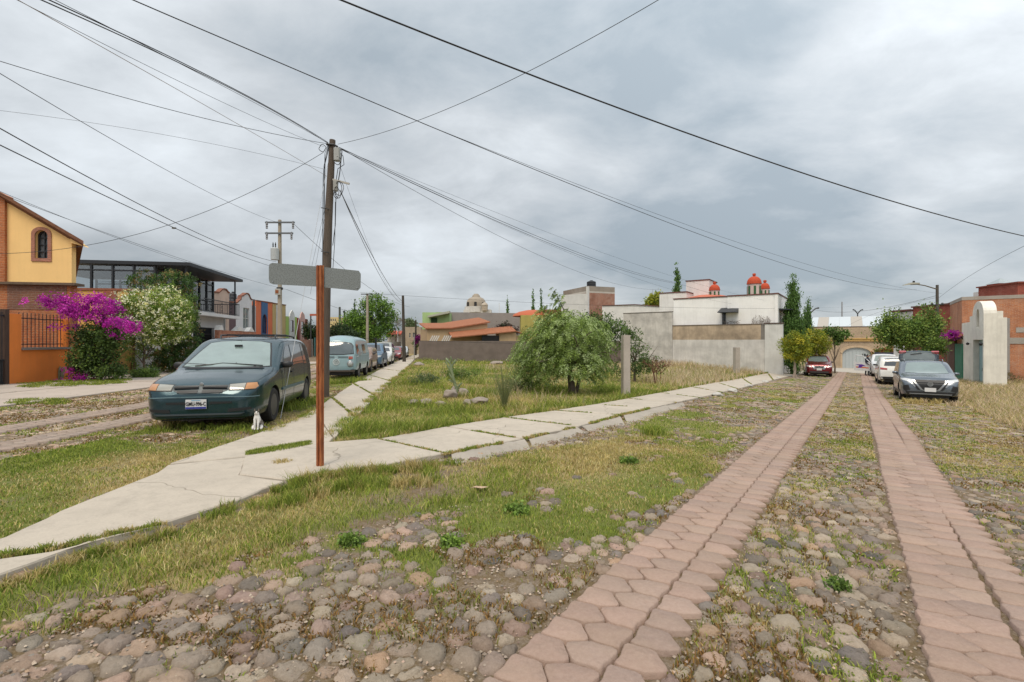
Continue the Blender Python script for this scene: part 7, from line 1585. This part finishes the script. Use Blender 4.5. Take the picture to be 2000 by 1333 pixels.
def cat():
    x, y = G(502, 848); zc_ = gh(x, y) + .07; t = thing('cat', 'small white cat with grey tabby patches sitting beside the front wheel of the minivan', 'cat', (x, y, zc_), R(14)); t.scale = (.78,) * 3
    s = NT('cat_fur'); v = s.coord(); sp = s.n('ShaderNodeSeparateXYZ', {0: v}); n = s.noise(v, 14, 4)
    ax_ = s.math('ABSOLUTE', sp.outputs[0]); f1 = s.math('GREATER_THAN', s.math('ADD', sp.outputs[1], s.math('MULTIPLY', n, .05)), .055); f2 = s.math('MULTIPLY', s.math('GREATER_THAN', sp.outputs[2], .385), s.math('GREATER_THAN', ax_, .012)); f3 = s.math('MAXIMUM', f1, f2)
    st = s.mix(s.ramp(s.noise(v, 40, 2), [(.4, (0, 0, 0)), (.6, (1, 1, 1))]), (.10, .085, .07), (.24, .21, .18)); fur = s.set(color=s.mix(f3, (.68, .66, .62), st), rough=.9, normal=s.bump(s.noise(v, 160, 3), .6, .004))
    J_ = [(0, .12, .10), (0, .10, .18), (0, .03, .27), (0, -.01, .33), (0, -.035, .385), (0, -.075, .372), (.035, -.03, .22), (.032, -.055, .12), (.03, -.06, .03), (.03, -.085, .015), (-.035, -.03, .22), (-.032, -.055, .12), (-.03, -.06, .03), (-.03, -.085, .015), (.075, .10, .09), (.085, .03, .05), (.075, -.03, .02), (-.075, .10, .09), (-.085, .03, .05), (-.075, -.03, .02), (.0, .20, .05), (.10, .22, .03), (.17, .15, .025), (.18, .07, .025)]
    E_ = [(0, 1), (1, 2), (2, 3), (3, 4), (4, 5), (2, 6), (6, 7), (7, 8), (8, 9), (2, 10), (10, 11), (11, 12), (12, 13), (0, 14), (14, 15), (15, 16), (0, 17), (17, 18), (18, 19), (0, 20), (20, 21), (21, 22), (22, 23)]
    Rr = [.085, .08, .062, .045, .056, .03, .032, .022, .018, .018, .032, .022, .018, .018, .055, .04, .02, .055, .04, .02, .03, .018, .016, .012]
    b = skin('body', J_, E_, Rr, fur, t)
    for sx in (-1, 1):
        MB().add([(sx * .018, -.03, .425), (sx * .055, -.03, .41), (sx * .037, -.01, .415), (sx * .044, -.028, .478)], [(0, 1, 3), (1, 2, 3), (2, 0, 3), (0, 2, 1)]).build('ear', flat((.15, .12, .1), .9), t)
        MB().lathe([(0, -.004), (.008, 0), (0, .003)], (sx * .022, -.088, .392), 'y', 10).build('eye', glassy((.08, .10, .02), .1), t)
    MB().lathe([(0, -.003), (.006, 0), (0, .003)], (0, -.107, .372), 'y', 8).build('nose', flat((.35, .15, .13), .6), t)
cat()
# ------------------------------------------------------------ poles, sign, lamps, cables
PW = woodm((.085, .065, .05)); PCONC = concrete((.36, .31, .24), False, .5)
bx, by = G(633, 775); bz = gh(bx, by); kk = by / F
mp_ = thing('utility_pole', 'old leaning wooden utility pole carrying many cables behind the rusty sign post', 'utility pole', (bx, by, bz))
def pl(px, py, y=0.): return Vector((X(px, by) - bx, y, Z(py, by) - bz))
MB().tube([pl(633, 790), pl(634, 700), pl(637, 560), pl(641, 440), pl(646, 340), pl(649.5, 274)], [.145, .14, .13, .115, .10, .085], 16).build('pole', PW, mp_, True)
mb = MB(); mb.cbox(pl(661, 305, -.1), (.16, .16, .38)); mb.build('junction_box', flat((.33, .34, .33), .6), mp_, bevel=.01)
MB().cbox(pl(658, 366, -.1), (.12, .12, .3)).build('splice_box', flat((.3, .3, .28), .6), mp_, bevel=.01)
MB().cbox(pl(669, 358, -.12), (.5, .05, .05), Matrix.Rotation(.25, 3, 'Y')).build('cable_bracket', flat((.4, .38, .34), .7), mp_)
rs = random.Random(12); cb = MB()
def loop(c, rx, rz_, ph=0., w=.010):
    cb.tube([c + Vector((math.cos(a) * rx + ph * .02, .03 * math.sin(3 * a), math.sin(a) * rz_)) for a in np.linspace(0, 6.28, 18)], w, 5)
loop(pl(664, 374, -.14), .10, .24); loop(pl(665, 372, -.17), .13, .20, 1); loop(pl(663, 318, -.15), .10, .11); loop(pl(631, 291, -.05), .10, .10); loop(pl(661, 380, -.16), .07, .17)
for a in range(5):
    x0 = 634 + rs.uniform(-2, 3); cb.tube([pl(640 + a, 284), pl(x0, 300 + 8 * a), pl(x0 - 1, 350), pl(x0 - .5 - a * .5, 460 + a * 20), pl(634 - a * .6, 560)], .007, 4)
cb.tube([pl(655, 290), pl(670, 305), pl(672, 322), pl(660, 330), pl(657, 350), pl(655, 440), pl(650, 480)], .011, 5); cb.tube([pl(655, 284), pl(668, 296), pl(664, 335), pl(660, 360)], .014, 5); cb.tube([pl(655, 395), pl(654, 470), pl(648, 560)], .009, 5)
cb.tube([pl(640, 285, -.1), pl(655, 286, -.12), pl(662, 290, -.1)], .03, 6)
cb.build('loose_cable_bundle', BLACK, mp_)
mb = MB()
for y_ in (408, 492): mb.tube([pl(630, y_, -.1), pl(640, y_ + 3, -.2), pl(645, y_ + 3, -.1)], .014, 5)
mb.build('climbing_steps', STEEL, mp_)
# street name sign on a rusty channel post
sx_, sy_ = G(625, 919); sz_ = gh(sx_, sy_); k = sy_ / F; st = thing('street_sign', 'back of grey metal street name sign on a rusty steel channel post', 'street sign', (sx_, sy_, sz_))
h = Z(519, sy_) - sz_; wd = 15 * k; d_ = .035; tk = .005
prof = [(-wd / 2, 0), (-wd / 2 + .012, 0), (-wd / 2 + .02, -d_), (-.014, -d_), (-.010, -d_ + .016), (.010, -d_ + .016), (.014, -d_), (wd / 2 - .02, -d_), (wd / 2 - .012, 0), (wd / 2, 0), (wd / 2, tk), (wd / 2 - .016, tk), (wd / 2 - .024, -d_ + tk), (.018, -d_ + tk), (.012, -d_ + .022), (-.012, -d_ + .022), (-.018, -d_ + tk), (-wd / 2 + .024, -d_ + tk), (-wd / 2 + .016, tk), (-wd / 2, tk)]
MB().prism(prof, 'z', -.3, h).build('post', rustm(), st)
def sp_(px, py): return (X(px, sy_) - sx_, Z(py, sy_) - sz_)
bl = [sp_(*p) for p in ((524, 517), (529, 513), (620, 520), (704, 532), (704, 560), (697, 568), (620, 560), (533, 556), (526, 552), (524, 546))]
a0 = [sp_(*p) for p in ((524, 522), (525.5, 516), (531, 513.5), (618, 520.5), (700, 529), (704, 535), (703.5, 562), (698, 568), (618, 560), (532, 555.5), (526, 552.5), (524, 546))]
mb = MB(); mb.prism(a0, 'y', .012, .016); bd2 = mb.build('sign_plate', galv(), st)
MB().lathe([(.008, .004), (.008, .0)], (sp_(532, 550)[0], .004, sp_(532, 550)[1]), 'y', 8).lathe([(.008, .004), (.008, .0)], (sp_(697, 562)[0], .004, sp_(697, 562)[1]), 'y', 8).build('rivets', CHROME, bd2)
# concrete posts in the lot
for px, pyt, pyb, w_, lab in ((1222, 655, 775, 14, 'square concrete post standing at the lot edge right of the feathery tree'), (1438.5, 679, 729, 9.5, 'small square concrete post before the grey boundary wall')):
    x, y = G(px, pyb); z = gh(x, y); hh = Z(pyt, y) - z; w = w_ * y / F; t = thing('concrete_post', lab, 'post', (x, y, z), .15); MB().box(-w / 2, w / 2, -w / 2, w / 2, -.3, hh).build('post', concrete((.42, .37, .32), False, .5), t, bevel=.012)
    mb = MB(); [mb.tube([(w * .5, .02, hh - .1 - i * .08), (w * .5 + .05, 0, hh - .1 - i * .07), (w * .52, -.03, hh - .13 - i * .08)], .008, 4) for i in range(3)]; mb.build('wire_stub', STEEL, t)
def pole(name, label, px, pyt, d, r0, r1, mat, lean=0., cat='utility pole'):
    x = X(px, d); z = gh(x, d); hh = Z(pyt, d) - z; t = thing(name, label, cat, (x, d, z)); MB().tube([(0, 0, -.3), (lean * .5, 0, hh * .5), (lean, 0, hh)], [r0, (r0 + r1) / 2, r1], 12).build('pole', mat, t, True); return t, x, d, z, hh
tp, tx_, ty_, tz_, th_ = pole('utility_pole', 'concrete utility pole with two crossarms and a transformer across the side street', 546.5, 430, 34, .17, .11, PCONC)
def lz(py, d, z): return Z(py, d) - z
for i, (py, a, b) in enumerate(((436, -26, 31), (457, -26, 28))): 
    k = 34 / F; z = lz(py, 34, tz_); c = MB().box(a * k, b * k, -.22, -.12, z - .05, z + .05).build('crossarm', flat((.12, .13, .14), .6, .3), tp)
    for xx in (a + 3, b - 3): MB().lathe([(.02, -.45), (.09, -.40), (.05, -.33), (.09, -.26), (.05, -.2), (.09, -.12), (.03, .1)], (xx * k, -.17, z), n=8).build('insulator', flat((.2, .2, .21), .4), c)
z = lz(498, 34, tz_); tr = MB().lathe([(0, -.42), (.26, -.42), (.27, .35), (.2, .42), (0, .42)], (-.18, -.35, z), n=16).build('transformer', flat((.42, .44, .44), .5), tp, True)
for a in (-.12, .05): MB().lathe([(.02, .4), (.05, .5), (.03, .56), (.05, .62), (.02, .8)], (-.18 + a, -.35, z), n=7).build('bushing', BLACK, tr)
MB().lathe([(.2, lz(521, 34, tz_)), (.2, lz(517, 34, tz_))], n=12).lathe([(.21, lz(566, 34, tz_)), (.21, lz(562, 34, tz_))], n=12).build('clamp', BLACK, tp); mtb = MB().box(-.2, .16, -.3, -.18, lz(577, 34, tz_), lz(565, 34, tz_)).build('meter_box', flat((.4, .38, .34), .7), tp); MB().box(-.16, .05, -.32, -.301, lz(574, 34, tz_), lz(568, 34, tz_)).build('rust_patch', flat((.25, .08, .03), .9), mtb)
p2, *_q = pole('utility_pole', 'distant concrete pole with small crossarm before the large bright green tree', 717.5, 574, 60, .2, .13, PCONC); MB().box(-.75, .65, -.2, -.12, lz(576, 60, _q[2]), lz(574.5, 60, _q[2])).build('crossarm', STEEL, p2)
p3, *_r = pole('utility_pole', 'dark wooden pole standing by the red sedan at the side street pavement', 789.5, 578, 44, .17, .11, woodm((.05, .04, .03)), -.12)
p4, *_r4 = pole('utility_pole', 'thin dark pole farthest along the side street pavement', 812, 626, 74, .18, .12, woodm((.05, .04, .03)))
pole('thin_post', 'thin pale metal post at the far corner of the empty lot', 809, 652, 50, .045, .04, flat((.3, .28, .26), .6), cat='post')
pole('white_flag_pole', 'thin white mast among the far houses beyond the side street', 777, 616, 90, .12, .08, flat((.6, .6, .6), .6), cat='mast')
pole('far_mast', 'tall thin mast rising behind the warehouse roof', 1644.5, 590, 90, .16, .1, flat((.25, .25, .26), .6), cat='mast')
pole('spiky_mast', 'dark mast with bushy top on the far left skyline', 663.5, 600, 120, .3, .25, flat((.06, .07, .06), .8), cat='mast')
# street lamp on the right
sl_, lx, ly, lz0, lh = pole('street_lamp', 'tall dark street lamp with long arm beside the leafy tree', 1830.5, 557, 28, .10, .07, flat((.07, .06, .05), .6), cat='street lamp')
k = 28 / F; ar = MB().tube([(0, 0, lh - .25), (-.8, -.1, lh - .05), (-1.3, -.15, lh + .02), (-1.7, -.2, lh)], [.035, .03, .03, .03], 7).build('arm', flat((.12, .1, .07), .6), sl_, True)
MB().add([(-1.25, -.30, lh + .02), (-1.25, -.02, lh + .02), (-1.7, .02, lh), (-2.15, -.12, lh - .06), (-2.15, -.28, lh - .06), (-1.7, -.36, lh), (-1.25, -.28, lh + .10), (-1.25, -.06, lh + .10), (-1.7, -.08, lh + .11), (-2.12, -.17, lh - .02), (-2.12, -.25, lh - .02), (-1.7, -.30, lh + .11)], [(0, 1, 2, 5), (5, 2, 3, 4), (6, 11, 8, 7), (11, 10, 9, 8), (0, 6, 7, 1), (1, 7, 8, 2), (2, 8, 9, 3), (3, 9, 10, 4), (4, 10, 11, 5), (5, 11, 6, 0)]).build('lamp_head', flat((.24, .23, .18), .5), sl_)
MB().lathe([(0, lh + .1), (.05, lh + .1), (.06, lh + .2), (0, lh + .23)], (-1.5, -.17, 0), n=10).build('light_sensor', BLACK, sl_)
mb = MB(); mb.tube([(-.35, 0, lh - 1.15), (.35, 0, lh - 1.15)], .03, 5); [mb.lathe([(.04, -.06), (.07, 0), (.04, .07)], (a, 0, lh - 1.1), n=8) for a in (-.3, .3)]; mb.build('cable_bracket', STEEL, sl_)
for px, pyt, pya, d, arms, lab in ((1675, 612, 607, 85, ((-9, -2), (10, -1)), 'twin armed far street lamp above the warehouse roof'), (1583, 610, 602, 70, ((16, 0),), 'far street lamp arm poking out right of the slim cypress')):
    t, x, y, z, hh = pole('street_lamp', lab, px, pyt, d, .12, .09, STEEL, cat='street lamp'); k = d / F
    for a, b in arms: MB().tube([(0, 0, hh - .1), (a * k * .6, 0, hh + .5), (a * k, 0, hh + .6)], [.09, .09, .14], 6).build('arm', STEEL, t)
# red steel arm by the hedge, garden gate frame by the blue van
t, x, y, z, hh = pole('steel_gantry', 'rusty red steel gantry arm above the dark green hedge tree', 607, 617, 60, .08, .08, STEEL, cat='gantry'); MB().box(-.1, 1.6, -.08, .08, hh - .02, hh + .22).build('beam', flat((.4, .1, .05), .8), t)
t = thing('black_pipe_frame', 'black pipe frame above the vehicles behind the pale blue van', 'frame', (X(702, 31), 31, gh(X(702, 31), 31))); z0 = t.location.z; MB().tube([(0, 0, 0), (0, 0, Z(661, 31) - z0), (X(735, 31) - X(702, 31), 0, Z(661, 31) - z0), (X(735, 31) - X(702, 31), 0, 0)], .045, 6).tube([(X(731, 31) - X(702, 31), .3, 0), (X(731, 31) - X(702, 31), .3, Z(661, 31) - z0)], .045, 6).build('frame', BLACK, t)
# small tv antenna and dishes on roofs
pole('roof_antenna', 'thin white antenna mast on the skyline right of the church', 975, 592, 110, .05, .05, flat((.6, .6, .6), .6), cat='antenna')
# ---- cables: each its own object. endpoints as (px, py, depth)
CB = flat((.015, .015, .017), .6)
def cable(a, b, mid, r, label, mat=CB, group='overhead cables', n=26, name='overhead_cable'):
    A_, B_ = P(*a), P(*b); 
    # sag chosen so the cable passes the given picture height half way along
    M_ = (A_ + B_) / 2; sag = 0
    if mid: 
        tx = (mid[0] - 1000) / F; lo, hi = 0., 1.
        for _ in range(40):
            m = (lo + hi) / 2; q = A_.lerp(B_, m)
            if (q.x / q.y - tx) * ((B_.x / B_.y) - (A_.x / A_.y)) < 0: lo = m
            else: hi = m
        t = (lo + hi) / 2; q = A_.lerp(B_, t); zt = Z(mid[1], q.y); sag = (q.z - zt) / (4 * t * (1 - t))
    t0 = -.7 if (a[0] < 5 or a[1] < 1) else 0.; t1 = 1.5 if b[0] > 1995 else 1.
    ts = [t0 + (t1 - t0) * i / n for i in range(n + 1)] if (t0 == 0 and t1 == 1) else [t0 + (t1 - t0) * i / 48 for i in range(49)]
    pts = [A_ + (B_ - A_) * t - Vector((0, 0, sag * 4 * t * (1 - t))) for t in ts]
    o = A_.copy(); mb = MB().tube([p - o for p in pts], r, 5); ob = mb.build(name, mat, None, True, loc=o); tag(ob, label, 'cable', group); return ob
D = by; pt_ = (641, 281, D); pr = (662, 288, D)
cable((48, -14, 5.2), pt_, (370, 133), .008, 'thick dark cable from upper left to the wooden pole top, lower of close pair')
cable((60, -16, 5.3), (641, 279, D), (370, 130), .008, 'thick dark cable from upper left to the wooden pole top, upper of close pair')
cable((95, -6, 5.5), (641, 280, D), (280, 88), .004, 'thin grey cable just above the thick pair at the upper left')
cable((0, 120, 9), (638, 281, D), (250, 193), .007, 'dark cable from the left edge to the wooden pole top, highest at the left edge')
cable((-40, 120, 9), (546, 436, 33.8), (200, 262), .008, 'cable from the left edge running straight down to the transformer pole crossarm')
cable((-20, 214, 12), (634, 331, D), (300, 260), .004, 'very thin pale cable crossing from the left edge to below the wooden pole top')
cable((-20, 240, 9), (540, 512, 33.8), (250, 388), .012, 'thick cable to the transformer, upper of two parallel ones')
cable((-20, 274, 9), (528, 520, 33.8), (250, 404), .012, 'thick cable to the transformer, lower of two parallel ones with a splice')
cable((-20, 496, 14), (632, 298, D), (335, 438), .007, 'cable dipping from the wooden pole top to the yellow house wall')
cable((20, -8, 5.5), (650, 352, D), (330, 166), .0045, 'thin tan cable from the upper left meeting the pole at the grey splice box', flat((.2, .15, .11), .7))
cable((25, -4, 6), (632, 287, D), (300, 135), .004, 'thin grey cable from the upper left ending at the cable loop of the pole')
cable((240, -8, 7), (1790, 566, 50), (830, 243), .009, 'long dark cable sweeping over the pole from the top edge down to the street end')
cable((830, 243, 16.1), (1840, 574, 48), (1400, 460), .007, 'faint companion cable below the long sweeping one')
cable((640, -10, 5), (2030, 468, 11), (1040, 148), .010, 'thickest dark cable crossing the whole right sky')
cable((1300, -8, 8), (660, 282, D), (1020, 146), .006, 'cable rising from the wooden pole to the top edge right of centre')
cable(pr, (1318, 552, 44), (960, 424), .010, 'heavy cable from the wooden pole to the white house, upper of the twin bundle')
cable((661, 290, D), (1318, 554, 44), (960, 428), .010, 'heavy cable from the wooden pole to the white house, lower of the twin bundle')
cable(pr, (1290, 566, 47), (880, 412), .007, 'cable running under the heavy bundle towards the white house')
cable((660, 289, D), (1700, 592, 60), (1050, 447), .004, 'very thin cable high above the heavy bundle, uppermost')
cable((660, 289, D), (1600, 582, 60), (1050, 469), .004, 'very thin cable just above the heavy bundle')
cable((1318, 552, 44), (1520, 606, 36.5), (1420, 582), .008, 'cable crossing the upper white house wall to the street awning')
cable((664, 372, D), (787, 590, 44), (718, 482), .013, 'steep thick cable from the coil on the wooden pole down to the dark pole')
cable((666, 376, D), (786, 592, 44), (722, 500), .010, 'second steep cable just right of the thick one')
cable((656, 300, D), (788, 588, 44), (705, 440), .004, 'faint steep cable running down right of the wooden pole')
cable((704, 572, 30), (1530, 603, 36.3), (1050, 592), .007, 'nearly level thin cable low over the empty lot')
cable((818, 666, 48), (1000, 671, 50), None, .02, 'pale level cable hanging along the brown boundary wall')
cable((-20, 366, 14), (440, 533, 34), (230, 466), .007, 'cable running in front of the yellow gable to the glass house roof, upper')
cable((-20, 372, 14), (560, 566, 33.9), (330, 498), .007, 'cable passing over the glass house roof to the transformer pole')
cable((560, 566, 34), (800, 640, 75), (690, 612), .012, 'far cable beyond the transformer pole dropping toward the end of the side street')
cable((572, 436, 33.8), (800, 600, 75), (668, 522), .014, 'far cable from the upper crossarm to the end of the side street')
cable((1570, 600, 60), (1828, 578, 28), (1700, 606), .010, 'slack cable from the far cypress to the street lamp pole')
cable((1650, 640, 60), (1828, 582, 28), (1750, 600), .007, 'cable rising from the warehouse to the street lamp')
cable((1834, 582, 28), (2040, 462, 14), (1930, 518), .006, 'cable rising from the street lamp to the right edge')
gx, gy = G(546, 818)
o = cable((644, 300, D), (548, 818, gy), None, .006, 'galvanised guy wire from the wooden pole down to the grass beside the minivan', flat((.4, .4, .4), .4, .6), None, name='guy_wire')
cable((634, 410, D), (600, 560, 19), None, .004, 'faint guy strand spreading left from the middle of the wooden pole', group='guy strands')
cable((635, 420, D), (606, 575, 19), None, .004, 'second faint guy strand beside the other one left of the wooden pole', group='guy strands')
MB2 = MB().cbox((0, 0, 0), (.16, .06, .06)); s2 = MB2.build('cable_splice', flat((.12, .11, .08), .7), None, loc=P(340, 446, 21)); tag(s2, 'small dark splice block on the lower transformer cable', 'splice block')
# fallen leaf litter pieces
x, y = G(918, 960); lf = MB().add([(0, 0, 0), (.06, .03, .015), (.13, .02, .005), (.2, -.02, .02), (.13, -.05, .012), (.05, -.04, .02)], [(0, 1, 4, 5), (1, 2, 3, 4)]).build('dry_leaf', flat((.45, .32, .22), .9), None, loc=(x, y, gh(x, y) + .035)); tag(lf, 'curled pale brown dry leaf lying on the grass verge', 'leaf')
